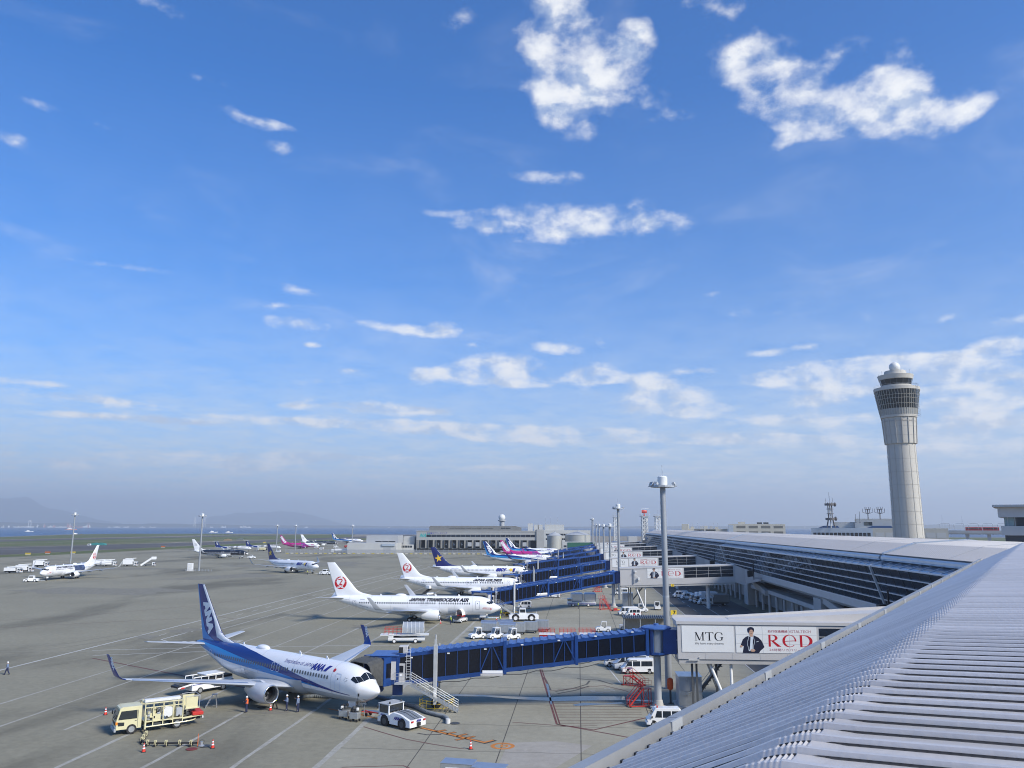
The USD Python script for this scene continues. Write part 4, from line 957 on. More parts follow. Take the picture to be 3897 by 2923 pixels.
# sill band, soffit, ledge, ground floor
body = group_part('lower_wall', pier)
for i, y in enumerate(np.arange(60, 540, 16)):
    obj('sill_panel', MB().prism([(44.80, 8.84), (44.72, 7.75), (45.4, 7.20), (47.6, 6.85), (47.6, 8.84)], y + .015, min(y + 15.985, 540)), PANELW, body)
obj('soffit', MB().bx(47.6, 58, 60, 540, 6.9, 7.3), CONCW, body)
obj('ledge', MB().prism([(45.9, 5.35), (45.75, 4.55), (46.2, 4.25), (49.4, 4.25), (49.4, 5.35)], 60, 540), CONCW, body)
obj('upper_window_strip', MB().bx(49.0, 49.1, 60, 540, 5.35, 6.9), DARKPANE, body)
obj('ground_floor_wall', MB().bx(50.2, 50.6, 60, 540, 0, 4.3), mat('ground_floor_cladding', (.36, .37, .38), .6, var=.12, scale=.4), body)
for i, y in enumerate(np.arange(96, 420, 7.2)):
    obj('column', MB().tube([(46.1, y, 0), (46.1, y, 4.3)], .34, 14), CONCW, body, 40)
    if i % 2: obj('service_door', MB().bx(50.12, 50.2, y + 2, y + 4.4, .02, 2.9), MULL, body)
for i, y in enumerate(np.arange(160, 520, 66)):
    obj('wall_pier', MB().bx(44.9, 47.4, y - 2.4, y + 2.4, 0, 7.2, .05), CONCW, body); obj('brace', MB().beam((45.6, y - 3, 7.1), (45.6, y - 22, 4.6), 1.0, 1.2), CONCW, body)
obj('end_wall', MB().prism([(45, 7), (43.1, 14.8), (45.1, 16.4), (49.6, 17.9), (57, 18.4), (66, 17.3), (66, 0), (50, 0), (50, 7)], 539.5, 540), PANELW, pier)

# ------------------------------------------------------------------ lettering of the advertisement
def serif(ch):
    E = lambda cx, cy, rx, ry: affinity.scale(Point(cx, cy).buffer(1, quad_segs=14), rx, ry, origin=(cx, cy)); L = lambda a, b, w: LineString([a, b]).buffer(w / 2, cap_style=2)
    B = sbox
    if ch == 'M': return unary_union([B(.13, 0, .19, 1), B(.90, 0, 1.05, 1), L((.16, 1), (.58, .04), .15), L((.58, .04), (.97, 1), .05), B(.02, 0, .30, .035), B(.80, 0, 1.16, .035), Polygon([(0, 1), (.24, 1), (.16, .94)]), B(.9, .965, 1.16, 1)]), 1.2
    if ch == 'T': return unary_union([B(.42, 0, .57, 1), B(.02, .94, .97, 1), Polygon([(.02, 1), (.02, .76), (.05, .76), (.14, .94)]), Polygon([(.97, 1), (.97, .76), (.94, .76), (.85, .94)]), B(.30, 0, .69, .035)]), 1.05
    if ch == 'G':
        g = E(.5, .5, .5, .53).difference(E(.53, .5, .36, .48)).difference(Polygon([(.62, .38), (1.1, .38), (1.1, .74), (.62, .62)])); return unary_union([g, B(.78, .06, .92, .42), B(.64, .40, 1.04, .44), Polygon([(.86, .98), (.90, .98), (.92, .66), (.88, .66)])]), 1.1
    if ch == 'R':
        bowl = E(.36, .74, .40, .26).difference(E(.33, .745, .25, .215)).difference(B(-.2, 0, .24, 1.1)); return unary_union([B(.10, 0, .25, 1), bowl, B(.1, .965, .4, 1), Polygon([(.28, .50), (.46, .50), (.98, .02), (1.02, 0), (.72, 0)])]), 1.02
    if ch == 'e':
        g = E(.5, .50, .50, .52).difference(E(.54, .50, .36, .475)).difference(Polygon([(.6, .2), (1.2, .05), (1.2, .47), (.5, .44)])); return unary_union([g, L((.08, .46), (.94, .52), .045)]), 1.1
    g = E(.36, .5, .62, .5).difference(E(.32, .5, .44, .455)).difference(B(-.5, -.1, .30, 1.1)); return unary_union([B(.08, 0, .24, 1), g, B(.1, .955, .4, 1), B(.1, 0, .4, .045)]), 1.05


def serif_text(s, h):
    x, out = 0, []
    for ch in s:
        g, adv = serif(ch); out.append(affinity.translate(g, x, 0)); x += adv * (1.08 if s == 'ReD' else 1.02)
    return affinity.scale(unary_union(out), h, h, origin=(0, 0)), x * h


def fit(g, x0, x1, z0, z1):
    b = g.bounds; return affinity.affine_transform(g, [(x1 - x0) / (b[2] - b[0]), 0, 0, (z1 - z0) / (b[3] - b[1]), x0 - b[0] * (x1 - x0) / (b[2] - b[0]), z0 - b[1] * (z1 - z0) / (b[3] - b[1])])


MTG, RED_ = serif_text('MTG', 1)[0], serif_text('ReD', 1)[0]
POSTERW = mat('poster_white', (.74, .74, .72), .35, var=.03, scale=.8); SUIT = mat('print_navy', (.012, .014, .035), .45, var=.1, scale=3); PSKIN = mat('print_skin', (.52, .32, .22), .45, var=.05); PSHIRT = mat('print_shirt', (.62, .68, .74), .45, var=.05)


def poster_man():
    """Printed half figure in a dark suit, unit height; (name, shape, material) from back to front."""
    C = lambda x, y, a, b: affinity.scale(Point(x, y).buffer(1, quad_segs=8), a, b, origin=(x, y))
    suit = Polygon([(-.36, 0), (-.30, .28), (-.40, .25), (-.46, .22), (-.34, .50), (-.22, .60), (-.06, .66), (.12, .66), (.30, .58), (.42, .46), (.50, .28), (.52, .22), (.34, .07), (.30, 0)]).buffer(.012)
    shirt = Polygon([(-.07, .67), (.09, .67), (.07, .5), (.04, .06), (-.10, .06), (-.09, .4)]); tie = Polygon([(-.12, .60), (-.02, .62), (-.03, .5), (-.08, .12), (-.16, .14), (-.13, .45)])
    return [('suit', suit, SUIT), ('shirt', shirt, PSHIRT), ('tie', tie, SUIT), ('neck', sbox(-.05, .62, .08, .74), PSKIN), ('face', C(.01, .82, .105, .135), PSKIN), ('hair', unary_union([C(.0, .915, .14, .085), C(-.09, .87, .05, .09), C(.10, .87, .035, .07)]).difference(C(.02, .80, .085, .10)), SUIT),
            ('hand', C(-.42, .245, .05, .045), PSKIN), ('hand', C(.05, .09, .10, .055), PSKIN), ('lapel', unary_union([LineString([(-.09, .66), (-.17, .35), (-.11, .08)]).buffer(.008), LineString([(.10, .66), (.13, .42), (.05, .1)]).buffer(.008), LineString([(.22, .42), (.30, .45)]).buffer(.01)]), PSHIRT),
            ('eyes', unary_union([C(-.03, .83, .016, .008), C(.055, .83, .016, .008), LineString([(-.01, .755), (.04, .757)]).buffer(.006)]), SUIT)]


WALKL = ['nearest pale walkway box with white MTG and ReD posters', 'second pale walkway box with a blank wall left of its ReD poster', 'third pale walkway box with MTG and ReD posters', 'fourth pale walkway box along the pier with MTG and ReD posters', 'fifth pale walkway box along the pier, partly behind light masts', 'sixth pale walkway box along the pier, small in the distance', 'last and farthest pale walkway box of the pier']
GATES = [95, 212, 278, 345, 412, 478, 532]


def walkway(i, s):
    near = i == 0; k = 95 / 92 if near else 1.0; W = thing('fixed_walkway', WALKL[i], 'walkway', st(s, 0), -math.degrees(PIER), 'fixed walkways between pier and bridges')
    Z = lambda z: EYE - (EYE - z) * k; T = lambda t: t * k
    t0, t1 = (11.05, 44.6) if near else (10.6, 39.6); sl = 0.0 if near else .036; zt, zb = (9.86, 5.85) if near else (9.92, 5.55); D = 4.2
    up = lambda t: sl * (t - t0)
    obj('walkway_body', MB().rings(np.array([[(t, 0, zb + up(t)), (t, D, zb + up(t)), (t, D, zt + up(t)), (t, 0, zt + up(t))] for t in (t0, t1)])), PANELW, W)
    obj('cornice', MB().rings(np.array([[(t, -.12, zt + up(t) - .22), (t, D + .12, zt + up(t) - .22), (t, D + .12, zt + up(t) + .10), (t, -.12, zt + up(t) + .10)] for t in (t0 - .12, t1)])), PANELW, W)
    obj('floor_beam', MB().rings(np.array([[(t, .12, zb + up(t) - .5), (t, D - .12, zb + up(t) - .5), (t, D - .12, zb + up(t) - .006), (t, .12, zb + up(t) - .006)] for t in (t0 + .1, t1)])), CONCW, W)
    # cladding seams on the lower band and rows of dark louvred windows
    pt = 25.75 * k if near else 26.8; nw = 4 if not near else 5
    zr0, zr1 = (Z(7.0), Z(9.72)) if near else (7.02, 9.62)
    for q in range(nw):
        a, b = pt + q * 3.1 + .08, pt + (q + 1) * 3.1 - .02
        if b > t1: break
        for r in range(3):
            z0 = zr0 + (zr1 - zr0) * r / 3 + .04 + up(a); z1 = zr0 + (zr1 - zr0) * (r + 1) / 3 - .03 + up(a); e = up(b) - up(a)
            obj('louvre_window', MB().rings(np.array([[(t, -.025, z0 + e * w), (t, -.02, z1 + e * w), (t, .05, z1 + e * w), (t, .05, z0 + e * w)] for t, w in ((a, 0), (b, 1))])), DARKPANE, W)
    for t in (np.arange(t0 + 3, t1, 3.02) if near else []): obj('cladding_seam', MB().bx(t, t + .03, -.012, 0, zb + .02, Z(6.95)), GREYP, W)
    # posters
    if i != 1:
        a, b, z0, z1 = (T(11.15), T(16.75), Z(7.06), Z(9.82)) if near else (11.3, 16.6, 7.05, 9.75)
        o = up(a); pm = obj('white_poster', MB().bx(a, b, -.05, -.006, z0 + o, z1 + o), POSTERW, W)
        w = b - a; tx = fit(MTG, a + w * .245, a + w * .80, z0 + o + (z1 - z0) * .43, z0 + o + (z1 - z0) * .77); obj('lettering', upright(tx, (0, -.055, 0), (1, 0, 0)), INKBLACK, pm)
        if i < 3: obj('lettering', upright(fit(text2d('We have many dreams', .2), a + w * .25, a + w * .80, z0 + o + (z1 - z0) * .27, z0 + o + (z1 - z0) * .37), (0, -.055, 0), (1, 0, 0)), INKBLACK, pm)
    a, b, z0, z1 = (T(16.95), T(25.55), Z(7.06), Z(9.82)) if near else (17.0 + .5 * (i == 1), 26.5, 7.08, 9.72)
    o = up((a + b) / 2); w, h = b - a, z1 - z0; z0 += o
    pm = obj('red_poster', MB().bx(a, b, -.05, -.006, z0, z0 + h), POSTERW, W)
    for fz in (.345, .68): obj('poster_joint', MB().bx(a + .02, b - .02, -.056, -.051, z0 + h * fz, z0 + h * fz + .025), GREYP, pm)
    for fx in (.33, .66): obj('poster_joint', MB().bx(a + w * fx, a + w * fx + .02, -.056, -.051, z0, z0 + h), GREYP, pm)
    for j, (nm, g, m_) in enumerate(poster_man()): obj('printed_' + nm, upright(affinity.affine_transform(g, [h * .93, 0, 0, h * .97, a + w * .19, z0 + .02]), (0, -.058 - .003 * j, 0), (1, 0, 0)), m_, pm)
    obj('lettering', upright(fit(RED_, a + w * .405, a + w * .945, z0 + h * .235, z0 + h * .70), (0, -.06, 0), (1, 0, 0)), INKRED, pm)
    if i < 4:
        obj('lettering', upright(fit(text2d('血行促進繊維', .3, cjk=True, bold=1), a + w * .40, a + w * .645, z0 + h * .775, z0 + h * .875), (0, -.06, 0), (1, 0, 0)), mat('print_dull_red', (.42, .16, .17), .4, var=0), pm)
        obj('lettering', upright(fit(text2d('VITALTECH', .3), a + w * .66, a + w * .93, z0 + h * .775, z0 + h * .875), (0, -.06, 0), (1, 0, 0)), MATS['print_dull_red'], pm)
        obj('lettering', upright(fit(text2d('24時間リカバリーウェア', .3, cjk=True), a + w * .41, a + w * .94, z0 + h * .075, z0 + h * .175), (0, -.06, 0), (1, 0, 0)), MATS['print_dull_red'], pm)
    # left end with windows where the bridge joins
    for zq in ((6.4, 7.7), (7.9, 9.3)): obj('end_window', MB().bx(t0 - .03, t0 - .004, .5, D - .5, zq[0], zq[1]), DARKPANE, W)
    # passage into the pier and the roof piece that rises to it
    if near:
        obj('raised_roof', MB().rings(np.array([[(t, y0, 9.96), (t, y1, 9.96), (t, y1, z), (t, y0, z)] for t, z, y0, y1 in ((17.2, 10.0, 2.3, 6.0), (24, 10.35, 1.9, 6.5), (44.6, 11.45, 1.9, 6.5))])), PANELW, W)
        obj('parapet', MB().beam((11.0, D + .15, 10.05), (17.5, D + .15, 10.02), .2, .3).beam((17.5, 4.4, 10.05), (44, 6.55, 11.55), .25, .3), PANELW, W)
    else:
        obj('pier_link', MB().rings(np.array([[(t, y0, z0_), (t, y1, z0_), (t, y1, z1_), (t, y0, z1_)] for t, y0, y1, z0_, z1_ in ((39.6, .05, D - .05, 5.7 + up(39.6), 9.9 + up(39.6)), (42.0, -.8, D + 1.0, 6.3, 10.0), (45.0, -4.5, D + 3, 7.3, 9.0))])), PANELW, W)
    # legs and the V braces
    lg = [((14.6, .9, zb - .45), (16.6, -.6, 0)), ((17.0, .9, zb - .4), (16.75, -.6, 0)), ((14.6, D - .9, zb - .45), (16.6, D - .4, 0)), ((33, D / 2, zb + .4), (33, D / 2, 0))]
    for a_, b_ in lg: obj('brace_leg', MB().tube([a_, b_], .17 if a_[0] < 30 else .5, 12), OFFWHITE, W, 40)
    if i < 4:
        for t in (12.6, 13.1, 15.3): obj('steel_post', MB().bx(t, t + .22, 1.2, 1.42, 0, zb - .5), MULL, W)
        stp = MB().beam((12.4, 3.0, .1), (16.4, 3.0, zb - .6), .9, .22)
        for q in range(12): stp.bx(12.4 + q * .33, 12.7 + q * .33, 2.5, 3.5, .25 + q * .4, .29 + q * .4)
        obj('escape_stair', stp, DARKG, W); obj('stair_rail', MB().tube([(12.4, 2.5, 1.1), (16.4, 2.5, zb + .2)], .03).tube([(12.4, 2.5, .7), (16.4, 2.5, zb - .2)], .03), GREYP, W)
    obj('junction_pipe', MB().tube([(12.2, -.05, zb - .1), (13.4, -.05, zb - .1), (13.4, -.1, zb + .25)], .06), OFFWHITE, W, 40)
    if i == 1:                                                            # guidance display on the blank wall, gate numeral
        dd = MB().bx(14.0, 14.25, -.3, -.05, 6.2, 9.8); obj('conduit', dd, GREYP, W); obj('floodlight', MB().box((14.5, -.45, 9.1), (.5, .4, .3), None, .04), OFFWHITE, W); obj('camera_arm', MB().tube([(14.1, -.2, 8.6), (15.2, -.3, 7.7)], .03).box((15.3, -.35, 7.3), (.5, .4, .7), None, .05), OFFWHITE, W)
    if i in (1, 2): nb = obj('gate_number_board', MB().bx(23.4, 24.2, -.3, -.22, 5.5, 6.1), YELLOW, W); obj('numeral', upright(affinity.translate(text2d(str(7 + i - 1), .42, bold=3), 23.65, 5.6), (0, -.305, 0), (1, 0, 0)), INKBLACK, nb)


for i, s in enumerate(GATES): walkway(i, s)
# equipment rooms under the walkways
for i, s in enumerate(GATES[:4]):
    E_ = thing('equipment_room', ['grey metal equipment room under the nearest walkway', 'grey equipment room under the second walkway', 'grey equipment room under the third walkway', 'grey equipment room under the fourth walkway'][i], 'equipment room', st(s + 3.6, 12.65), -math.degrees(PIER), 'equipment rooms under the walkways')
    obj('plinth', MB().bx(-1.7, 1.6, -1.5, 2.2, 0, .28), CONCW, E_); obj('cabinet', MB().bx(-1.35, 1.25, -1.2, 2.0, .28, 3.5), STEEL, E_); obj('cabinet_roof', MB().bx(-1.42, 1.32, -1.27, 2.07, 3.5, 3.56), ALU, E_)
    for q in range(3):
        lv_ = MB().bx(-1.28 + q * .85, -.52 + q * .85, -1.235, -1.203, 2.0, 3.35)
        obj('louvre', lv_, GREYP, E_); obj('cabinet_door', MB().bx(-1.28 + q * .85, -.52 + q * .85, -1.225, -1.203, .4, 1.9), STEEL, E_)
    obj('cable_duct', MB().tube([(.15, -1.3, 3.6), (.15, -1.3, 2.0), (-.3, -1.3, 1.75)], .09, 8), GREYP, E_, 40); obj('switch_box', MB().box((-.5, -1.33, 1.75), (.5, .2, .4), None, .02), STEEL, E_)
t_ = thing('fire_hose_reel', 'orange hose reel cover beside the nearest equipment room', 'hose reel', st(100.2, 10.6)); obj('stand', MB().cyl((0, 0, 0), .12, 1.6, 8).cyl((0, 0, 0), .3, .08, 10), DARKG, t_); obj('cover', MB().lathe([(.1, 1.5), (.34, 1.65), (.38, 2.2), (.34, 2.75), (.1, 2.9)], 14), mat('orange_tarp', (.75, .12, .03), .7, var=.2, scale=6), t_, True)
for i, s in enumerate((118, 205, 262, 330)):
    v_ = thing('docking_display', ['black docking display on a post by the nearest pier glass', 'black docking display where the second walkway meets the pier', 'black docking display by the third walkway', 'black docking display by the fourth walkway'][i], 'display', st(s, 42.4), -math.degrees(PIER), 'docking displays along the pier')
    obj('post', MB().bx(.3, .5, -.1, .1, 7.8, 11.9), BLACK, v_); obj('housing', MB().prism([(-1.0, 8.4), (.1, 8.55), (.15, 10.0), (-1.1, 9.9)], -.6, .6), BLACK, v_); obj('arm', MB().bx(.2, 2.5, -.12, .12, 8.0, 8.25), GREYP, v_)
# ------------------------------------------------------------------ blue boarding bridges
BGLASS = glass('bridge_glass', (.002, .003, .009), .02, .02, 1.28)
COLM = mat('lift_column_grey', (.40, .41, .41), .5, var=.1)
BRUBBER = mat('canopy_fabric', (.13, .13, .125), .85, var=.25, scale=3)
BRIDGEL = ['nearest blue glazed boarding bridge, docked at the near ANA jet', 'second blue boarding bridge, docked at the JAPAN TRANSOCEAN AIR jet', 'third blue boarding bridge, docked at the JAPAN AIRLINES jet', 'fourth blue boarding bridge, docked at the gate jet with a yellow star', 'fifth blue boarding bridge, standing at an empty stand', 'sixth blue boarding bridge, far down the pier', 'last and farthest blue boarding bridge']


def boarding_bridge(i, s, cab, dock, level=2):
    """s: walkway; cab: world xy of the cab's middle; dock: world direction (degrees ccw) in which the cab faces."""
    R = st(s + 2.4, 8.9); d = np.array(cab) - R[:2]; L = float(np.hypot(*d)); rot = math.degrees(math.atan2(d[1], d[0]))
    B = thing('boarding_bridge', BRIDGEL[i], 'boarding bridge', R, rot, 'blue boarding bridges along the pier')
    zf = lambda x: 6.5 - (6.5 - 2.95) * x / L
    # rotunda: column, round grey shell, blue roof and corner posts
    ro = group_part('rotunda', B); obj('column', MB().cyl((0, 0, 0), .42, 5.9, 20), GREYP, ro, 40); obj('footing', MB().lathe([(.95, 0), (.95, .25), (.6, .35), (.5, .9), (.42, 1.0)], 16), CONCW, ro, 40)
    obj('shell', MB().cyl((0, 0, 6.3), 1.15, 2.55, 28), mat('rotunda_shell_grey', (.30, .33, .37), .4, .3, var=.08, streak=(1, 1, .1), scale=4), ro, 40)
    obj('rotunda_roof', MB().lathe([(1.75, 8.85), (1.78, 9.0), (1.5, 9.12), (.3, 9.22), (.28, 9.4), (.001, 9.42)], 10), BRBLUE2, ro, 30); obj('rotunda_floor', MB().lathe([(.5, 5.75), (1.3, 5.95), (1.6, 6.1), (1.6, 6.32)], 12), BRBLUE, ro, 30)
    for a in (20, 60, -20, -60, 120, 160, -120, -160): obj('corner_post', MB().box((1.45 * math.cos(math.radians(a)), 1.45 * math.sin(math.radians(a)), 7.6), (.22, .34, 2.55), rotz(math.radians(a))), BRBLUE, ro)
    ax = np.array([math.cos(math.radians(rot)), math.sin(math.radians(rot))]); w0 = st(s + 2.1, 11.2)[:2] - R[:2]; wl = np.array([w0 @ ax, w0 @ np.array([-ax[1], ax[0]])])
    obj('link_collar', MB().beam((wl[0] * .35, wl[1] * .35, 7.55), (wl[0], wl[1], 7.55), 2.5, 2.7), BRBLUE, ro)
    # three telescoping tunnels
    f = L / 29.8; cuts = [(1.2, 9.4 * f, 2.35, 1.35, .25), (8.9 * f, 17.4 * f, 2.62, 1.50, .33), (16.7 * f, L - 1.4, 2.92, 1.66, .42)]
    for q, (x0, x1, top, hw, bot) in enumerate(cuts):
        T = group_part('tunnel', B); P = lambda x, z: (x, z + zf(x))
        for sd in (1, -1):
            y = sd * hw
            obj('top_chord', MB().beam((x0, y, zf(x0) + top - .15), (x1, y, zf(x1) + top - .15), .12, .34), BRBLUE, T); obj('bottom_chord', MB().beam((x0, y, zf(x0) - bot + .2), (x1, y, zf(x1) - bot + .2), .14, .44), BRBLUE, T)
            n = max(3, int(round((x1 - x0) / 1.35))); xs = np.linspace(x0 + .25, x1 - .25, n + 1)
            for a, b in zip(xs[:-1], xs[1:]):
                obj('side_pane', MB().quad((a + .03, y - sd * .03, zf(a) - bot + .42), (b - .03, y - sd * .03, zf(b) - bot + .42), (b - .03, y - sd * .03, zf(b) + top - .32), (a + .03, y - sd * .03, zf(a) + top - .32)), BGLASS, T)
            for a in xs: obj('side_post', MB().beam((a, y, zf(a) - bot + .4), (a, y, zf(a) + top - .3), .07, .07, (1, 0, 0)), BRBLUE, T)
            if q > 0:                                                     # diagonal bracing at the inner end
                a, b = xs[0], xs[2]; m_ = (a + b) / 2
                for p in (a, b): obj('diagonal', MB().beam((m_ + (p - m_) * .12, y + sd * .04, zf(m_) + top - .35), (p, y + sd * .04, zf(p) - bot + .45), .10, .10), BRBLUE, T)
        obj('floor', MB().rings(np.array([[(x, -hw + .05, zf(x) - bot), (x, hw - .05, zf(x) - bot), (x, hw - .05, zf(x) - .05), (x, -hw + .05, zf(x) - .05)] for x in (x0, x1)])), DARKG, T)
        obj('inner_lining', MB().rings(np.array([[(x, -hw * .55, zf(x)), (x, hw * .55, zf(x)), (x, hw * .55, zf(x) + top - .3), (x, -hw * .55, zf(x) + top - .3)] for x in (x0 + .1, x1 - .1)])), BLACK, T)
        obj('tunnel_roof', MB().rings(np.array([[(x, -hw - .02, zf(x) + top - .06), (x, hw + .02, zf(x) + top - .06), (x, hw - .05, zf(x) + top + .05), (x, -hw + .05, zf(x) + top + .05)] for x in (x0, x1)])), BRBLUE2, T)
        k = int((x1 - x0) / .85)
        for x in np.linspace(x0 + .4, x1 - .4, k): obj('roof_rib', MB().box((x, 0, zf(x) + top + .09), (.36, 2 * hw + .06, .10), None, .02), BRBLUE2, T)
        for x in (x0 + .06, x1 - .06):
            fr = MB()
            for sd in (1, -1): fr.bx(x - .17, x + .17, sd * (hw + .0) - .13, sd * hw + .13, zf(x) - bot - .12, zf(x) + top + .16)
            fr.bx(x - .17, x + .17, -hw, hw, zf(x) + top + .04, zf(x) + top + .18); obj('end_frame', fr, BRBLUE, T)
    if i < 3:
        for sd in (1, -1): obj('cable_run', MB().tube([(x_, sd * 1.2, zf(x_) - .62 - .22 * abs(math.sin(x_ * .9))) for x_ in np.linspace(2.5, L - 3, 30)], .035, 5), BLACK, B)
        for x_ in np.linspace(3, L - 3, 7): obj('tunnel_lamp', MB().box((x_, 1.76 if x_ > 17 * f else 1.58, zf(x_) + 2.45), (.3, .12, .14), None, .02), OFFWHITE, B)
        obj('warning_bumper', MB().box((L + 1.2, 0, zf(L) - .38), (.5, 3.4, .14)), YELLOW, B)
    if i < 3: sg = obj('maker_plate', MB().bx(17.0 * f, 19.2 * f, 1.72, 1.75, zf(18) - .40, zf(18) - .08), INKWHITE, B); obj('maker_plate', MB().bx(17.0 * f, 19.4 * f, 1.72, 1.75, zf(18) - .66, zf(18) - .44), PANELW, B)
    # lifting columns and bogie
    cx = L * .815; lf = group_part('lift_column', B)
    for sd in (1, -1):
        y = sd * 2.05; hc = 0 if sd > 0 else -1.5; obj('outer_column', MB().bx(cx - .22, cx + .22, y - .2, y + .2, zf(cx) - 1.2, zf(cx) + 3.6 + hc, .03), COLM, lf); obj('inner_column', MB().bx(cx - .17, cx + .17, y - .15, y + .15, .75, zf(cx) - 1.2), OFFWHITE, lf); obj('column_head', MB().bx(cx - .13, cx + .13, y - .12, y + .12, zf(cx) + 3.6 + hc, zf(cx) + 4.2 + hc).cyl((cx, y, zf(cx) + 4.2 + hc), .1, .5, 8), COLM, lf)
    obj('cross_beam', MB().bx(cx - .3, cx + .3, -2.1, 2.1, zf(cx) - .95, zf(cx) - .5), BRBLUE, lf); obj('axle_beam', MB().bx(cx - .35, cx + .35, -1.8, 1.8, .55, .95, .05), DARKG, lf)
    bg = group_part('drive_bogie', B); obj('wheel', MB().wheel((cx, -.55, .62), .62, .42), RUBBER, bg, 40); obj('wheel', MB().wheel((cx, .55, .62), .62, .42), RUBBER, bg, 40)
    if level > 0:
        gr = MB(); an = np.linspace(0, math.tau, 25)
        for z in (.28, .75, 1.05): gr.tube(np.stack([cx + 2.0 * np.cos(an), 2.0 * np.sin(an), np.full(25, z)], -1), .03, 5, False)
        for a in an[:-1:2]: gr.tube([(cx + 2.0 * math.cos(a), 2.0 * math.sin(a), .1), (cx + 2.0 * math.cos(a), 2.0 * math.sin(a), 1.05)], .025, 5)
        obj('guard_hoop', gr, YELLOW, bg)
    # cab, canopy
    cb = group_part('cab', B); x0 = L - 1.4; z0 = zf(L)
    obj('cab_body', MB().box((L + .1, 0, z0 + 1.32), (3.0, 3.5, 3.15), None, .12), BRBLUE, cb, 20); obj('cab_roof', MB().box((L + .05, 0, z0 + 2.98), (3.3, 3.7, .18), None, .06), BRBLUE2, cb, 20)
    dr = math.radians(dock - rot); dv = np.array([math.cos(dr), math.sin(dr)]); sv = np.array([-dv[1], dv[0]])
    for sd in (1, -1): obj('cab_window', MB().box((L + .1 + .0, sd * 1.77, z0 + 1.6), (.9, .05, 1.2)), BGLASS, cb); obj('cab_panel', MB().box((L - .95, sd * 1.77, z0 + 1.35), (.6, .05, 2.0)), PANELW, cb)
    c0 = np.array([L + .1, 0]); r_ = []
    obj('cab_head', MB().rings(np.array([[np.r_[c0 + dv * u + sv * a, z] for a, z in ((-1.75, z0 - .25), (1.75, z0 - .25), (1.75, z0 + 2.85), (-1.75, z0 + 2.85))] for u in (.6, 1.95)])), BRBLUE, cb)
    obj('cab_head_window', MB().raw([np.r_[c0 + dv * u + sv * a, z] for u, a, z in ((.9, 1.77, z0 + .6), (1.6, 1.77, z0 + .6), (1.6, 1.77, z0 + 2.2), (.9, 1.77, z0 + 2.2))], [[0, 1, 2, 3]]).raw([np.r_[c0 + dv * u - sv * a, z] for u, a, z in ((.9, 1.77, z0 + .6), (1.6, 1.77, z0 + .6), (1.6, 1.77, z0 + 2.2), (.9, 1.77, z0 + 2.2))], [[0, 1, 2, 3]]), BGLASS, cb)
    for u in np.linspace(0, 1, 13 if level else 5):                        # folded bellows
        wv = .10 * (-1) ** int(round(u * 12)); q = 2.0 + 1.35 * u; lo = z0 - .15 + .25 * u; hi = z0 + 2.75 - .30 * u ** 2
        r_.append([np.r_[c0 + dv * (q + .75 * u * (zz - lo) / (hi - lo)) + sv * (a * (1.62 + wv)), zz + (wv if zz > z0 + 1 else 0)] for a, zz in ((-1, lo), (-1, (lo + hi) / 2), (-1, hi - .3), (-.75, hi), (.75, hi), (1, hi - .3), (1, (lo + hi) / 2), (1, lo))])
    obj('bellows_canopy', MB().rings(np.array(r_), caps=False, closed=False), BRUBBER, cb)
    obj('under_cab_box', MB().box((L - 1.4, 1.0, z0 - .8), (1.1, .8, 1.1), None, .03), BRBLUE, cb)
    if level > 1: obj('cable_drum', MB().lathe([(.3, -.12), (.34, -.12), (.34, .12), (.3, .12)], 14, (L + .5, 1.2, z0 - .7), np.array([[1, 0, 0], [0, 0, 1], [0, -1, 0.0]])).tube([(L + 1.5, .9, z0 - .3), (L + 1.0, 1.0, z0 - .55), (L + .5, 1.2, z0 - .5), (L - .4, 1.1, z0 - .4)], .04), BRBLUE, cb)
    ac = obj('air_conditioner', MB().box((L - 2.0, 1.05, z0 + 3.55), (1.0, 1.0, .9), None, .04), PANELW, cb); obj('grille', MB().box((L - 1.75, 1.57, z0 + 3.55), (.45, .03, .7)).box((L - 2.51, 1.05, z0 + 3.55), (.03, .7, .7)), BLACK, ac)
    # service door, platform, stair and ladder on the camera's side (local +y)
    px = L - 2.3; y0, y1 = 1.72, 2.95; zd = z0 + .15; pl = group_part('service_stair', B)
    obj('platform', MB().bx(px - .75, px + 1.0, y0, y1, zd - .1, zd), GREYP, pl); obj('service_door', MB().bx(px + .0, px + .85, y0 - .03, y0 + .04, zd, zd + 2.0), PANELW, pl); obj('door_pane', MB().bx(px + .2, px + .65, y0 + .045, y0 + .06, zd + 1.0, zd + 1.75), BGLASS, pl)
    if level > 1: ns = obj('notice', MB().bx(px + .3, px + .6, y0 + .045, y0 + .06, zd + .62, zd + .88), INKWHITE, pl)
    fx = px - .75 - zd * 1.75
    sm = MB().beam((px - .75, y0 + .15, zd - .12), (fx, y0 + .15, .12), .06, .22).beam((px - .75, y1 - .1, zd - .12), (fx, y1 - .1, .12), .06, .22); obj('stringer', sm, STEEL, pl)
    n = 15 if level else 6
    for q in range(n): u = (q + .5) / n; obj('tread', MB().box((px - .75 + (fx - px + .75) * u, (y0 + y1) / 2, zd + (.1 - zd) * u), (.26, y1 - y0 - .2, .035)), STEEL, pl)
    rl = MB()
    for y in (y0 + .12, y1 - .06):
        for h in (.55, 1.05): rl.tube([(px - .75, y, zd + h), (fx, y, .1 + h)], .022, 5)
        for u in np.linspace(0, 1, 11): x = px - .75 + (fx - px + .75) * u; z = zd + (.1 - zd) * u; rl.tube([(x, y, z), (x, y, z + 1.05)], .02, 5)
    for h in (.4, .75, 1.1): rl.tube([(px - .7, y1, zd + h), (px + 1.0, y1, zd + h), (px + 1.0, y0 + .1, zd + h)], .022, 5)
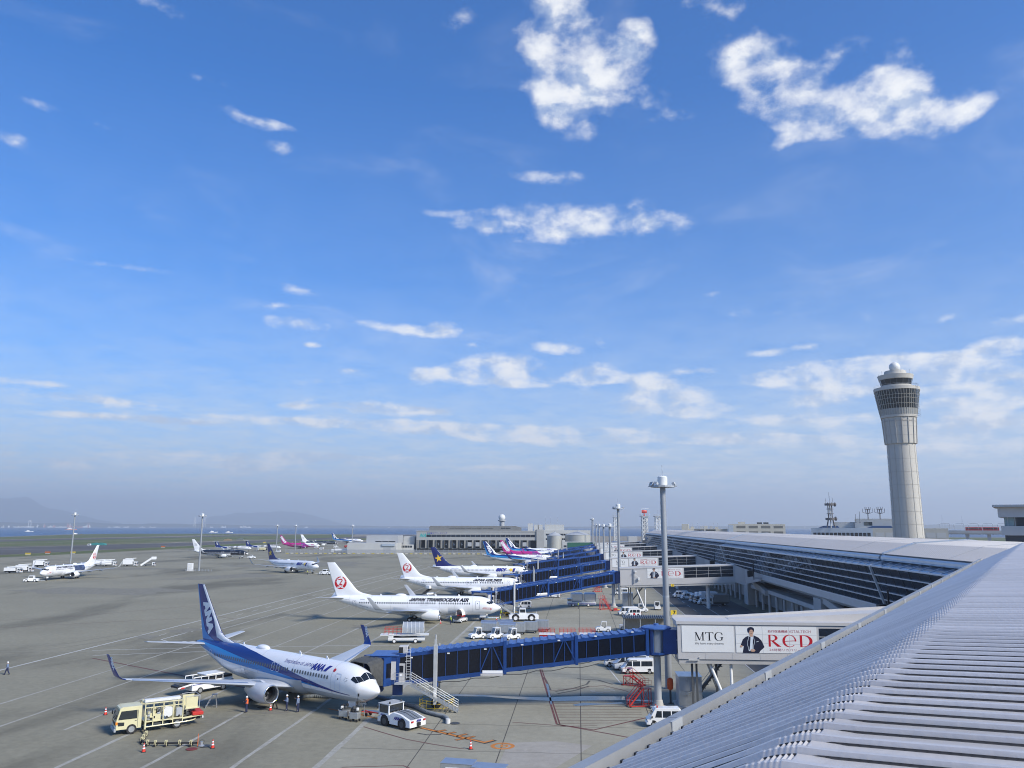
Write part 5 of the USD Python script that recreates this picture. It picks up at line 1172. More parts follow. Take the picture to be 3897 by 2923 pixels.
    for x in np.linspace(px - .7, px + 1.0, 5): rl.tube([(x, y1, zd), (x, y1, zd + 1.1)], .02, 5)
    obj('handrail', rl, STEEL, pl)
    ld = MB()
    for x in (px - .62, px - .18): ld.tube([(x, y0 + .16, zd + .4), (x, y0 + .16, z0 + 4.0)], .025, 5)
    for z in np.arange(zd + .5, z0 + 3.9, .3): ld.tube([(px - .62, y0 + .16, z), (px - .18, y0 + .16, z)], .018, 5)
    for z in np.arange(zd + 2.3, z0 + 4.0, .55): ld.tube([(px - .66, y0 + .18, z), (px - .7, y0 + .62, z), (px - .1, y0 + .62, z), (px - .14, y0 + .18, z)], .018, 5)
    obj('ladder', ld, OFFWHITE, pl)
    return B


def door_dock(nose, yaw, back=4.95):
    a = math.radians(yaw); fw = np.array([math.sin(a), math.cos(a)]); port = -np.array([math.cos(a), -math.sin(a)]); d = np.array(nose) - fw * back + port * 1.9
    return d, port


NOSES = {0: ((-14.2, 90.1), 130.25), 1: ((-2.33, 180.6), 94.3), 2: ((4.13, 245.8), 94.24), 3: ((7.46, 315.8), 93.6), 5: ((23.4, 441.5), 93.5)}
d, port = door_dock(*NOSES[0]); boarding_bridge(0, 95, d + port * 3.1 + np.array([.35, -.3]), math.degrees(math.atan2(-port[1], -port[0])), 2)
for i, s, k in ((1, 212, 1), (2, 278, 2), (3, 345, 3)):
    d, port = door_dock(*NOSES[k]); boarding_bridge(i, s, d + port * 3.6, math.degrees(math.atan2(-port[1], -port[0])), 1 if i < 3 else 0)
boarding_bridge(4, 412, st(389, -13)[:2], -100, 0); d, port = door_dock(*NOSES[5]); boarding_bridge(5, 478, d + port * 3.6, math.degrees(math.atan2(-port[1], -port[0])), 0); boarding_bridge(6, 532, st(508, -13)[:2], -95, 0)

# ------------------------------------------------------------------ apron light masts
def light_mast(loc, h, label, drum=True, sign=None, r0=.45, group='tall apron light masts'):
    M = thing('light_mast', label, 'light mast', loc, rnd.uniform(0, 60) if sign is None else 0, group)
    obj('pole', MB().tube([(0, 0, 0), (0, 0, h * .42), (0, 0, h * .421), (0, 0, h * .96)], [r0, r0 * .92, r0 * .88, r0 * .80], 16), mat('mast_grey', (.30, .315, .33), .5, .2, var=.12, scale=1.2, streak=(1, 1, .15)), M, 40); obj('collar', MB().cyl((0, 0, h * .415), r0 * .92, .35, 16), GREYP, M, 40)
    obj('platform', MB().lathe([(.5, h * .945), (1.6, h * .945), (1.6, h * .953), (.5, h * .953)], 12).beam((-1.9, 0, h * .95), (1.9, 0, h * .95), .5, .14).beam((0, -1.4, h * .95), (0, 1.4, h * .95), .4, .12), GREYP, M)
    if drum: obj('lowering_drum', MB().lathe([(.62, h * .955), (.66, h * .96), (.66, h * .995), (.5, h), (.1, h + .05)], 16), OFFWHITE, M, 30)
    obj('lightning_rod', MB().tube([(0, 0, h), (0, 0, h + 1.5)], .03, 5), GREYP, M)
    for a in (150, 180, 205, 230, -25, 0):
        c = np.array([1.55 * math.cos(math.radians(a)), 1.0 * math.sin(math.radians(a)), h * .962]); fl = obj('floodlight', MB().box(c, (.42, .5, .40), rotz(math.radians(a)) @ np.array([[.9, 0, -.43], [0, 1, 0], [.43, 0, .9]]), .04), GREYP, M); obj('lamp_glass', MB().box(c + np.array([.22 * math.cos(math.radians(a)), .22 * math.sin(math.radians(a)), -.08]), (.03, .4, .32), rotz(math.radians(a)) @ np.array([[.9, 0, -.43], [0, 1, 0], [.43, 0, .9]])), LENS, fl)
    if sign: sb_ = obj('gate_number_board', MB().bx(.5, 1.25, -.35, -.27, 9.2, 9.8), YELLOW, M); obj('numeral', upright(affinity.translate(text2d(sign, .42, bold=3), .72, 9.3), (0, -.36, 0), (1, 0, 0)), INKBLACK, sb_)
    return M


ORD = ['nearest tall grey light mast, rising behind the nearest walkway', 'second tall light mast along the pier, by the second walkway', 'third light mast along the pier, by the third walkway', 'fourth light mast along the pier', 'fifth light mast along the pier', 'sixth light mast along the pier', 'seventh, taller light mast at the end of the pier', 'eighth, farthest light mast at the end of the pier']
for i, (s, h) in enumerate(((108.9, 27.2), (236, 27), (302, 21.6), (375, 21.6), (455, 22), (530, 22), (640, 27.2), (690, 27.8))):
    light_mast(st(s, 11.6 if i else 11.35), h, ORD[i], True, '7' if i == 0 else None, .46)
for i, (xy, h, lb) in enumerate((((-244.9, 452.5), 27.8, 'light mast standing behind the leftmost parked airliner'), ((-144.7, 377.8), 26.2, 'light mast at the left of the open apron beside a small cabinet'), ((-186.2, 642.8), 21.6, 'light mast left of the fuchsia airliner'), ((-184.9, 693.4), 21.6, 'light mast in front of the fuchsia airliner'), ((-127.0, 646), 21.6, 'light mast by the low hangars beside the far ANA jet'))):
    light_mast((*xy, 0), h, lb, True, None, .42)

# ------------------------------------------------------------------ terminal roof in the foreground (local x along the roof, y to its right)
RA = math.radians(33.2)
term = thing('terminal_building', 'near terminal roof of ribbed pale metal sweeping up from the lower right', 'terminal building', (0, 0, 0), 90 - 33.2)
# in this frame: x = along (az 33.2), y = left (so lateral = -y)
near_roof = group_part('roof', term)
PITCHR = .5; SEAMSHADE = mat('painted_seam_shade', (.045, .045, .048), .7, var=.2)  # near-black colour stands in for the shade at the rib bases
def roof_path(crimp):
    """(lateral, z, bulge) points of one panel from the gutter over the crimped bend to the top."""
    p = [(-5.72, 16.91, 0), (-4.6, 17.425, 0), (-3.4, 17.975, 0), (-2.6, 18.342, 0)]
    c = [(-2.195, 18.528), (-2.09, 18.566), (-1.99, 18.593), (-1.895, 18.609)]
    n = 6 * 4 + 1 if crimp == 2 else (13 if crimp == 1 else 4)
    u = np.linspace(0, 1, n); X = np.interp(u, np.linspace(0, 1, 4), [q[0] for q in c]); Z = np.interp(u, np.linspace(0, 1, 4), [q[1] for q in c])
    for k in range(n): p.append((X[k], Z[k], (math.cos(u[k] * 6 * math.tau) * .5 + .5) if crimp else 0))
    p += [(-1.6, 18.626, 0), (-.8, 18.668, 0), (.4, 18.73, 0), (2.0, 18.82, 0), (6.5, 19.06, 0)]
    return p


def panel(x0, crimp):
    # cross-section over one 0.5 m pitch: valley, flank, seam crest, flank
    sec = [(0, 0, 1.0), (.15, -.012, 1.0), (.288, 0, 1.0), (.296, .030, .3), (.312, .054, .7), (.345, .062, .7), (.378, .054, .7), (.405, .028, .2), (.440, .0, 1.0), (.497, 0, 1.0)]
    rows = []
    for (l, z, b) in roof_path(crimp):
        rows.append([(x0 + u, -l, z + h + b * .016 * w) for u, h, w in sec])
    return MB().rings(np.array(rows), caps=False, closed=False)


for i in range(232):
    x0 = 4.0 + i * PITCHR; obj('roof_panel', panel(x0, 2 if x0 < 34 else (1 if x0 < 60 else 0)), ROOFN, near_roof, 32 if x0 < 45 else False)
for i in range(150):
    x0 = 4.0 + i * PITCHR + .280; pts_ = [(l, z) for l, z, b in roof_path(0)]; obj('seam_strip', MB().rings(np.array([[(x0 - .014, -l, z - .004), (x0 + .006, -l, z + .004), (x0 + .011, -l, z + .018)] for l, z in pts_]), caps=False, closed=False), SEAMSHADE, near_roof)  # dark strip along each rib base, a shadow line put in as colour
gut = group_part('gutter', term)
GUTM = mat('gutter_steel', (.36, .37, .38), .45, .4, var=.14, scale=.7, streak=(.4, 2, 2))
for k in range(20):
    a, b = 3 + k * 6.0, 3 + (k + 1) * 6.0 - .03
    obj('gutter_lip', MB().prism([(6.30, 16.50), (6.30, 16.93), (6.02, 16.97), (5.99, 16.72), (6.06, 16.5)], a, b, 'xz').xf(np.array([[0, 1, 0], [1, 0, 0], [0, 0, 1.0]])), GUTM, gut, 30)
    obj('gutter_trough', MB().prism([(5.98, 16.52), (5.66, 16.56), (5.66, 16.86), (5.63, 16.86), (5.63, 16.50), (5.98, 16.46)], a, b, 'xz').xf(np.array([[0, 1, 0], [1, 0, 0], [0, 0, 1.0]])), GUTM, gut)
    obj('splice_plate', MB().bx(b - .45, b + .05, 5.985, 6.03, 16.70, 16.985), GREYP, gut)
for i in range(60): obj('panel_end_cap', MB().box((4.345 + i * PITCHR, 5.715, 16.945), (.10, .03, .075)), BLACK, near_roof)
obj('terminal_wall', MB().bx(3, 92, -5.5, 5.4, 0, 16.5), PANELW, term)
obj('deck_house', MB().bx(-24, -3.6, -26, 5.2, 0, 27.5), mat('unseen_block_grey', (.20, .20, .21), .6, var=.15, scale=.3), term)  # unseen block added behind the camera so the rib flanks reflect dark
obj('terminal_core', MB().bx(-30, 100, -40, -5.6, 0, 18.6), PANELW, term)
# ------------------------------------------------------------------ control tower
TCONC = mat('tower_concrete', (.45, .425, .375), .75, var=.09, scale=.25, bump=.1, streak=(1, 1, .12))
TSEAM = mat('tower_joint', (.36, .34, .30), .8, var=.1)
TGLASS = glass('tower_glass', (.004, .007, .008), .06, .02, 1.4)
tw = thing('control_tower', 'tall round concrete control tower with a dark glazed head', 'control tower', (156.2, 318.8, 0), 0)
obj('shaft', MB().lathe([(5.75, 0), (5.55, 16), (5.35, 35), (5.25, 53.3)], 64), TCONC, tw, 40)
for z in np.arange(6, 53, 5.15): obj('ring_joint', MB().raw(*_open_lathe([(5.80 - .0105 * z, z), (5.80 - .0105 * z, z + .10)], 64, (0, 0, 0), np.eye(3))), TSEAM, tw)
for k in range(12):
    a = k * math.tau / 12 + .12; obj('vertical_joint', MB().beam((5.77 * math.cos(a), 5.77 * math.sin(a), 0), (5.28 * math.cos(a), 5.28 * math.sin(a), 53.2), .10, .05, (math.cos(a), math.sin(a), 0)), TSEAM, tw)
obj('collar', MB().lathe([(5.3, 53.3), (5.75, 53.3), (6.25, 62.8), (6.35, 63.6), (5.2, 63.7)], 64), TCONC, tw, 30)
for k in range(16):
    a = k * math.tau / 16 + .1; c_, s_ = math.cos(a), math.sin(a)
    obj('rib', MB().prism([(5.6, 53.25), (6.05, 53.25), (6.62, 63.5), (6.0, 63.5)], -.16, .16).xf(np.array([[c_, -s_, 0], [s_, c_, 0], [0, 0, 1.0]])), TCONC, tw)
    if k % 1 == 0: b_ = a + math.tau / 32; obj('recess_head', MB().beam((6.30 * math.cos(b_ - .14), 6.30 * math.sin(b_ - .14), 62.3), (6.30 * math.cos(b_ + .14), 6.30 * math.sin(b_ + .14), 62.3), .2, .5), TSEAM, tw)
for z in (56.6, 60.0): obj('ring_joint', MB().raw(*_open_lathe([(5.79 + .0525 * (z - 53.3), z), (5.79 + .0525 * (z - 53.3), z + .08)], 64, (0, 0, 0), np.eye(3))), TSEAM, tw)
obj('drum_base', MB().lathe([(6.2, 63.6), (6.75, 63.8), (6.85, 64.7), (6.2, 64.75)], 64), TCONC, tw, 30)
obj('drum_apron', MB().lathe([(6.78, 64.7), (7.18, 67.2), (6.5, 67.25)], 64), mat('tower_grey_panel', (.30, .30, .28), .5, var=.05), tw, 30)
rz = lambda z: 7.18 + (z - 67.2) * (8.35 - 7.18) / (74.6 - 67.2)
zr = (67.25, 69.0, 71.2, 72.6, 74.6)
for k in range(48):
    a, b = k * math.tau / 48, (k + 1) * math.tau / 48
    for z0, z1 in zip(zr[:-1], zr[1:]):
        p = lambda q, z: (rz(z) * math.cos(q), rz(z) * math.sin(q), z); obj('drum_pane', MB().quad(p(a, z0), p(b, z0), p(b, z1), p(a, z1)), TGLASS, tw)
    obj('drum_mullion', MB().beam(((rz(64.8) + .06) * math.cos(a), (rz(64.8) + .06) * math.sin(a), 64.75), ((rz(74.6) + .06) * math.cos(a), (rz(74.6) + .06) * math.sin(a), 74.6), .09, .12, (math.cos(a), math.sin(a), 0)), TCONC, tw)
for z in zr[1:-1]: obj('drum_transom', MB().raw(*_open_lathe([(rz(z) + .05, z - .05), (rz(z) + .09, z), (rz(z) + .06, z + .06)], 48, (0, 0, 0), np.eye(3))), TCONC, tw, 30)
obj('drum_core', MB().cyl((0, 0, 64.8), 6.2, 9.7, 32), mat('tower_dark_inside', (.03, .032, .035), .8), tw)
obj('gallery', MB().lathe([(8.3, 74.6), (8.55, 74.7), (8.6, 75.9), (8.2, 76.0), (5.6, 76.3), (5.5, 74.6)], 64), TCONC, tw, 30)
obj('cab_sill', MB().lathe([(5.5, 76.2), (5.75, 76.3), (5.8, 77.0), (5.3, 77.05)], 48), TCONC, tw, 30)
for k in range(16):
    a, b = k * math.tau / 16, (k + 1) * math.tau / 16; p = lambda q, r, z: (r * math.cos(q), r * math.sin(q), z)
    obj('cab_pane', MB().quad(p(a, 5.62, 77.0), p(b, 5.62, 77.0), p(b, 6.15, 79.3), p(a, 6.15, 79.3)), TGLASS, tw); obj('cab_mullion', MB().beam(p(a, 5.62, 77.0), p(a, 6.15, 79.3), .1, .1), MULL, tw)
obj('cab_core', MB().cyl((0, 0, 76.4), 4.2, 2.8, 24), MATS['tower_dark_inside'], tw)
obj('cab_roof', MB().lathe([(5.9, 79.25), (6.35, 79.4), (6.7, 80.9), (6.75, 81.15), (4.2, 81.35), (.1, 81.35)], 48), TCONC, tw, 30)
obj('roof_drum', MB().lathe([(4.3, 81.3), (3.95, 83.1), (3.2, 83.25), (.1, 83.3)], 14), TCONC, tw, 30)
dm = trimesh.creation.icosphere(2, 2.12); obj('radome', MB().add(dm, (0, 0, 84.75)), mat('radome_white', (.62, .62, .60), .5, var=.05), tw)
for k in range(10):
    a = k * .63 + .2; obj('rooftop_antenna', MB().tube([(6.3 * math.cos(a), 6.3 * math.sin(a), 81.1), (6.3 * math.cos(a), 6.3 * math.sin(a), 82.0 + (k % 3) * .5)], .05, 5), GREYP, tw)
rl_ = MB(); an_ = np.linspace(0, math.tau, 49)
for z in (76.5, 77.0): rl_.tube(np.stack([8.3 * np.cos(an_), 8.3 * np.sin(an_), np.full(49, z)], -1), .025, 4, False)
obj('gallery_rail', rl_, GREYP, tw)
sc = MB(); a0 = math.radians(-62)                                       # hanging maintenance frame on the right side
for z in np.arange(63.5, 77.0, 1.0):
    r0 = 8.75; P = lambda q: (r0 * math.cos(q), r0 * math.sin(q), z); sc.tube([P(a0), P(a0 + .16)], .03, 4)
for q in (a0, a0 + .08, a0 + .16): sc.tube([(8.75 * math.cos(q), 8.75 * math.sin(q), 63.4), (8.75 * math.cos(q), 8.75 * math.sin(q), 77.0)], .04, 4)
for z in (64, 76.9): sc.beam((6.6 * math.cos(a0 + .08), 6.6 * math.sin(a0 + .08), z), (8.75 * math.cos(a0 + .08), 8.75 * math.sin(a0 + .08), z), .12, .12)
obj('maintenance_cradle', sc, STEEL, tw)

# ------------------------------------------------------------------ buildings of the skyline
WALLW = mat('white_building_wall', (.46, .46, .44), .6, var=.07, scale=.12); WALLG = mat('grey_building_wall', (.36, .37, .38), .6, var=.08, scale=.12); WALLT = mat('tan_building_wall', (.44, .42, .36), .6, var=.07, scale=.12)
WALLB = mat('blue_grey_cladding', (.40, .45, .50), .45, .2, var=.06, scale=.2); BLUEPAN = mat('blue_roof_panel', (.05, .10, .22), .3, .3, var=.1); TEAL = mat('teal_logo', (.04, .32, .32), .4, var=0); SCREENG = mat('green_screen', (.02, .11, .07), .6, var=.2, scale=.6)


def windows(parent, x0, x1, y, z0, z1, n, m_=DARKPANE, nm='window', gap=.35, axis='x', out=-1):
    w = (x1 - x0) / n
    for k in range(n):
        a, b = x0 + k * w + gap / 2, x0 + (k + 1) * w - gap / 2
        obj(nm, MB().bx(a, b, y - .06 if out < 0 else y, y if out < 0 else y + .06, z0, z1) if axis == 'x' else MB().bx(y - .06 if out < 0 else y, y if out < 0 else y + .06, a, b, z0, z1), m_, parent)


# catering building with numbered docks
NB = thing('catering_building', 'long white catering building with dark numbered docks and a teal logo', 'building', (-77, 655, 0), -1.7)
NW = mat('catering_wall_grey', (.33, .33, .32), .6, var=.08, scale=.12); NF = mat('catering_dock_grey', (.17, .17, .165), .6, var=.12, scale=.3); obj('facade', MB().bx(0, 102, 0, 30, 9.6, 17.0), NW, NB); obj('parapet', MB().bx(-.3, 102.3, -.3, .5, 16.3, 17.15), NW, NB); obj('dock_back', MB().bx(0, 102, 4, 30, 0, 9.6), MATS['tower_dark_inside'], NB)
obj('end_wall', MB().bx(97, 103, -1, 30, 0, 18.2), NW, NB); obj('underside_beam', MB().bx(0, 97, .2, 4, 3.0, 3.4), WALLG, NB)
windows(NB, 8, 96, -.01, 12.1, 13.9, 22, gap=.25)
for k in range(15):
    x = 1.0 + k * 6.3; obj('dock_fin', MB().raw(*MB().rings(np.array([[(x + u * 2.8, -1.6 + 1.3 * math.sin(u * 3.1), z) for u in np.linspace(0, 1, 6)] + [(x + 2.8, 2, z), (x, 2, z)] for z in (3.2, 9.6)])).tm()), NF, NB)
    if 1 < k < 14: obj('dock_door', MB().bx(x + 3.1, x + 6.0, 1.2, 1.4, 4.2, 8.2), MATS['tower_dark_inside'], NB); obj('dock_number', upright(affinity.translate(text2d(str(k + 1), 1.3, bold=1), x + 3.6, 5.6), (0, 1.17, 0), (1, 0, 0)), INKWHITE, NB)
    if k in (6, 7, 10, 11, 13): obj('dock_box', MB().bx(x + 2.9, x + 6.1, -1.8, 1.1, 4.8, 8.0), WALLG, NB)
obj('logo', upright(affinity.translate(text2d('NAC', 2.6, slant=.4, bold=3), 2.2, 12.0), (0, -.02, 0), (1, 0, 0)), TEAL, NB); obj('lettering', upright(affinity.translate(text2d('名古屋エアケータリング', 1.1, cjk=True, bold=1), 8.3, 14.5), (0, -.02, 0), (1, 0, 0)), INKBLUE, NB)
PH = group_part('penthouse', NB); obj('penthouse_wall', MB().prism([(9.5, 17), (9.5, 20.1), (10.5, 20.9), (80, 20.9), (84.5, 19.6), (84.5, 17)], 5, 25), NF, PH); windows(PH, 26, 62, 4.98, 18.9, 19.3, 8); windows(PH, 68, 76, 4.98, 18.6, 19.5, 2)
for x in (100, 92, 97): obj('roof_box', MB().bx(x - 2, x + 2, 6, 12, 17, 21 + (x % 3)), WALLW, NB)
Rd = thing('weather_radome', 'white ball radome on a stem above the catering building', 'radome', (-8.4, 690, 0), 0); obj('stem', MB().lathe([(2.1, 0), (2.1, 24.6), (3.4, 25.2), (3.4, 25.8), (2.2, 25.9)], 20), WALLG, Rd, 30); obj('ball', MB().add(trimesh.creation.icosphere(2, 2.9), (0, 0, 28.0)), MATS['radome_white'], Rd)
for i, (x, y, r, h, lb) in enumerate(((37, 700, 6.5, 12.8, 'smaller grey storage tank beside the catering building'), (57, 700, 11, 13.5, 'large grey storage tank with a shallow conical roof'))):
    t_ = thing('storage_tank', lb, 'tank', (x, y, 0), 0); obj('tank_wall', MB().cyl((0, 0, 0), r, h, 40), mat('tank_grey', (.40, .40, .37), .5, .2, var=.08, streak=(1, 1, .1)), t_, 40); obj('tank_roof', MB().lathe([(r + .15, h), (r * .5, h + 1.9), (.4, h + 3), (.4, h + 3.8), (.01, h + 3.8)], 40), WALLG, t_, 20)
t_ = thing('green_screen_building', 'low building behind dark green netting at the end of the pier', 'building', (40, 640, 0), -5); obj('wall', MB().bx(0, 26, 0, 10, 0, 8.6), WALLW, t_); obj('netting', MB().bx(4, 25.6, -.3, -.05, 2.0, 8.2), SCREENG, t_); windows(t_, .8, 3.4, -.01, 4.5, 6, 1)
t_ = thing('engine_building', 'white block with rooftop plant behind the tanks', 'building', (33, 835, 0), -3); obj('wall', MB().bx(0, 48, 0, 22, 0, 16.8), WALLW, t_); obj('plant_room', MB().bx(1, 21, 3, 15, 16.8, 22.5), WALLW, t_); windows(t_, 2, 47, -.01, 11.5, 13.2, 10); windows(t_, 2, 47, -.01, 7.0, 8.7, 10)
for x in (2, 7, 14): obj('mast', MB().tube([(x, 5, 22), (x, 5, 30)], .15, 5), GREYP, t_)
t_ = thing('hangar', 'pale two step hangar beside the open apron', 'hangar', (-127, 627, 0), -2); obj('low_block', MB().bx(0, 38, 0, 25, 0, 7.7), WALLW, t_); obj('high_block', MB().bx(13, 38, 8, 30, 7.7, 13.4), WALLG, t_); windows(t_, 20, 36, 7.98, 8.4, 9.1, 3); obj('door', MB().bx(28, 34, -.06, 0, 0, 4.2), WALLG, t_); obj('lean_to', MB().bx(27, 37, -.8, -.05, 5.5, 7.2), WALLB, t_)
t_ = thing('hangar', 'small pale shed between the hangar and the catering building', 'shed', (-88, 660, 0), 0); obj('wall', MB().bx(0, 9, 0, 12, 0, 12.5), WALLW, t_); obj('roof_unit', MB().bx(-4, -1, 0, 4, 9, 13), WALLG, t_); obj('annex', MB().bx(-5, 9, -6, 0, 0, 6), WALLW, t_); windows(t_, -4, 8, -6.01, 3.6, 5.2, 6)
FN = thing('perimeter_fence', 'tall grey mesh fence in front of the hangars', 'fence', (-170, 612, 0), -1.5)
FM = usdkit.material(stage, '/World/Looks/fence_mesh', {'t': ('transparent_bsdf', {}), 'd': ('principled_bsdf', {'base_color': (.30, .31, .32), 'roughness': .6}), 'm': ('mix_closure', {'fac': .38})}, [('t.BSDF', 'm.closure1'), ('d.BSDF', 'm.closure2')], surface='m.closure')
for k in range(42): obj('fence_post', MB().bx(k * 3.6 - .07, k * 3.6 + .07, -.07, .07, 0, 3.4), GREYP, FN); obj('fence_panel', MB().bx(k * 3.6 + .08, k * 3.6 + 3.52, -.02, .02, .75, 3.2), FM, FN)
for k in range(42): obj('barrier_block', MB().bx(k * 3.6 + .2, k * 3.6 + 2.2, -.6, -.15, 0, .75), WALLT if k % 2 else mat('barrier_yellow', (.40, .33, .10), .7), FN)


def lattice(name, label, loc, h, w, top, red=False):
    T = thing(name, label, 'lattice tower', loc, 8); n = int(h / 3.2)
    for sx in (-1, 1):
        for sy in (-1, 1): obj('leg', MB().beam((sx * w * .55, sy * w * .55, 0), (sx * w / 2, sy * w / 2, h), .38, .38), OFFWHITE, T)
    for k in range(n):
        z0, z1 = k * h / n, (k + 1) * h / n; m_ = MB()
        for a, b in (((-1, -1), (1, -1)), ((1, -1), (1, 1)), ((1, 1), (-1, 1)), ((-1, 1), (-1, -1))):
            p = lambda q, z: (q[0] * w / 2, q[1] * w / 2, z); m_.beam(p(a, z0), p(b, z1), .2, .2); m_.beam(p(b, z0), p(a, z1), .2, .2); m_.beam(p(a, z1), p(b, z1), .26, .26)
        obj('bracing', m_, OFFWHITE, T)
    obj('stair_core', MB().bx(-w * .22, w * .22, -w * .22, w * .22, 0, h - 1) if top == 'radar' else MB().tube([(0, 0, 0), (0, 0, h)], .2, 5), WALLG, T)
    obj('platform', MB().bx(-w * .75, w * .75, -w * .75, w * .75, h, h + .5), GREYP, T); r_ = MB()
    for z in (h + 1.0, h + 1.6):
        for a, b in (((-1, -1), (1, -1)), ((1, -1), (1, 1)), ((1, 1), (-1, 1)), ((-1, 1), (-1, -1))): r_.beam((a[0] * w * .75, a[1] * w * .75, z), (b[0] * w * .75, b[1] * w * .75, z), .12, .12)
    obj('railing', r_, GREYP, T)
    if top == 'radar':
        obj('pedestal', MB().lathe([(.8, h + .5), (.5, h + 2), (.7, h + 2.6)], 10), RED, T); dish = MB(); u = np.linspace(-1, 1, 13)
        dish.rings(np.array([[(x * 2.5, -.5 + .5 * x * x + .4 * v * v, h + 4.3 + v * 1.35 * (1 - .15 * x * x)) for x in u] for v in np.linspace(-1, 1, 7)]), caps=False, closed=False); obj('antenna_reflector', dish, mat('radar_red', (.50, .06, .045), .5, var=.3, scale=3), T, True)
        for sx in (-1, 1): obj('screen_post', MB().bx(sx * w * .75 - .1, sx * w * .75 + .1, -w * .75, -w * .7, h, h + 6.6), OFFWHITE, T)
        obj('screen_beam', MB().bx(-w * .75, w * .75, -w * .75, -w * .7, h + 6.4, h + 6.7), OFFWHITE, T)
    else:
        for x in (-.7, 0, .7): obj('whip_antenna', MB().tube([(x * w, 0, h), (x * w, 0, h + 2.4 + (x == 0) * 3)], .09, 5), GREYP, T)


lattice('radar_tower', 'lattice tower carrying a red radar antenna', (113.4, 690.7, 0), 29.0, 4.3, 'radar'); lattice('lattice_tower', 'square lattice tower just right of the red radar', (124.9, 688.8, 0), 29.0, 4.6, 'x'); lattice('lattice_tower', 'slim lattice tower left of the red radar', (89.3, 694.3, 0), 28.2, 2.9, 'x')
t_ = thing('plant_building', 'low pale plant rooms at the far end of the pier', 'building', st(560, 20), -4.7); obj('wall', MB().bx(0, 60, 0, 40, 0, 9), WALLW, t_); obj('block', MB().bx(14, 20, -2, 8, 9, 14), WALLW, t_); obj('blue_roof', MB().bx(4, 24, 14, 36, 9, 10), BLUEPAN, t_); obj('roof_plant', MB().bx(24, 32, 2, 8, 9, 11.4), DARKG, t_); windows(t_, 1, 12, -.01, 5.4, 7.2, 4)
t_ = thing('office_building', 'pale low office block with a stair tower at its left end', 'office building', (128, 620, 0), -14.5); obj('stair_tower', MB().bx(2.5, 7.6, -6, 4, 0, 22.6), WALLT, t_); obj('wall', MB().bx(7.6, 36, -4, 14, 0, 19.0), WALLT, t_); windows(t_, 11, 28, -4.01, 17.6, 18.6, 2, gap=1.2)
for k, (x, h) in enumerate(((9, 20.6), (16, 21.0), (19, 21.2), (23, 21.0), (27, 20.5))): obj('roof_unit', MB().bx(x, x + 2.4, 0, 4, 19, h), WALLG if k % 2 else WALLT, t_)
for x in (10, 14, 26, 29): obj('whip_antenna', MB().tube([(x, 2, 19), (x, 2, 23.5)], .09, 5), GREYP, t_)
t_ = thing('office_building', 'grey box office with two rows of louvred windows', 'office building', (160.8, 600, 0), -15.3); obj('wall', MB().bx(0, 40, 0, 20, 0, 22.6), WALLT, t_)
for r in range(2): windows(t_, 4.5, 39.5, -.01, 19.6 - r * 4.0, 21.3 - r * 4.0, 4, mat('louvre_bank', (.13, .13, .12), .6, var=.3, scale=2, streak=(.2, 1, 12)), 'louvre_window', 2.4)
obj('glazed_corner', MB().bx(.2, 3.4, -.1, -.02, 12, 22.0), WALLB, t_); obj('roof_box', MB().bx(7, 12, 3, 8, 22.6, 24.2), WALLT, t_)
for x in (20.5, 25): obj('roof_unit', MB().bx(x, x + 3.6, 4, 8, 22.6, 23.9), DARKG, t_)
# right-hand group behind the roof
t_ = thing('access_plaza_building', 'long grey white building behind the pier roof at the foot of the tower', 'building', (180.3, 487.7, 0), -24.3)
obj('wall_blue', MB().bx(0, 34, 0, 30, 0, 20.0), WALLB, t_); obj('wall_tan', MB().bx(34, 73, 0, 30, 0, 19.9), WALLT, t_); obj('upper_block', MB().bx(12, 50, 8, 26, 20, 23.5), WALLW, t_); obj('upper_block', MB().bx(24.5, 45, 6, 22, 20, 25.4), WALLW, t_)
windows(t_, 1, 33, -.01, 15.2, 17.2, 14, gap=.5); windows(t_, 35, 72, -.01, 14.6, 17.4, 7, WALLW, 'panel', .6); obj('glazing', MB().bx(29.5, 34, 5.92, 5.98, 21.4, 23.5), PANE, t_)
for a, b in ((4, 16), (31, 45)): obj('solar_panel', MB().prism([(a, 20.05), (b, 20.05), (b - 1, 21.2), (a + 3, 21.2)], 1, 5.8), BLUEPAN, t_)
t_ = thing('antenna_tower', 'dark radio tower with round galleries on splayed legs', 'antenna tower', (191, 483.8, 20), 0); DM = mat('tower_dark_steel', (.12, .11, .11), .5, .3)
for k in range(4):
    a = k * math.pi / 2 + .5; obj('splayed_leg', MB().beam((3.2 * math.cos(a), 3.2 * math.sin(a), 0), (1.5 * math.cos(a), 1.5 * math.sin(a), 6), .35, .35), DM, t_); obj('leg', MB().beam((1.5 * math.cos(a), 1.5 * math.sin(a), 6), (1.5 * math.cos(a), 1.5 * math.sin(a), 15), .32, .32), DM, t_)
obj('core', MB().tube([(0, 0, 0), (0, 0, 15)], .35, 8), WALLW, t_)
for z in (4.6, 8.2, 11.0, 13.2): obj('gallery', MB().lathe([(1.2, z), (2.9 if z in (4.6, 13.2) else 2.0, z), (2.9 if z in (4.6, 13.2) else 2.0, z + (1.3 if z in (4.6, 13.2) else .3)), (1.2, z + .4)], 16), DM, t_)
for z in (5.4, 13.8): obj('dish', MB().lathe([(1.2, -.3), (1.25, .3), (.9, .6)], 12, (2.6, -1.2, z), np.array([[0, 0, 1], [1, 0, 0], [0, 1, 0.0]])), DM, t_)
for x, y, h in ((0, 0, 21), (1.8, 0, 18), (-1.8, 1, 17.5)): obj('whip_antenna', MB().tube([(x, y, 14), (x, y, h)], .1, 5), DM, t_)
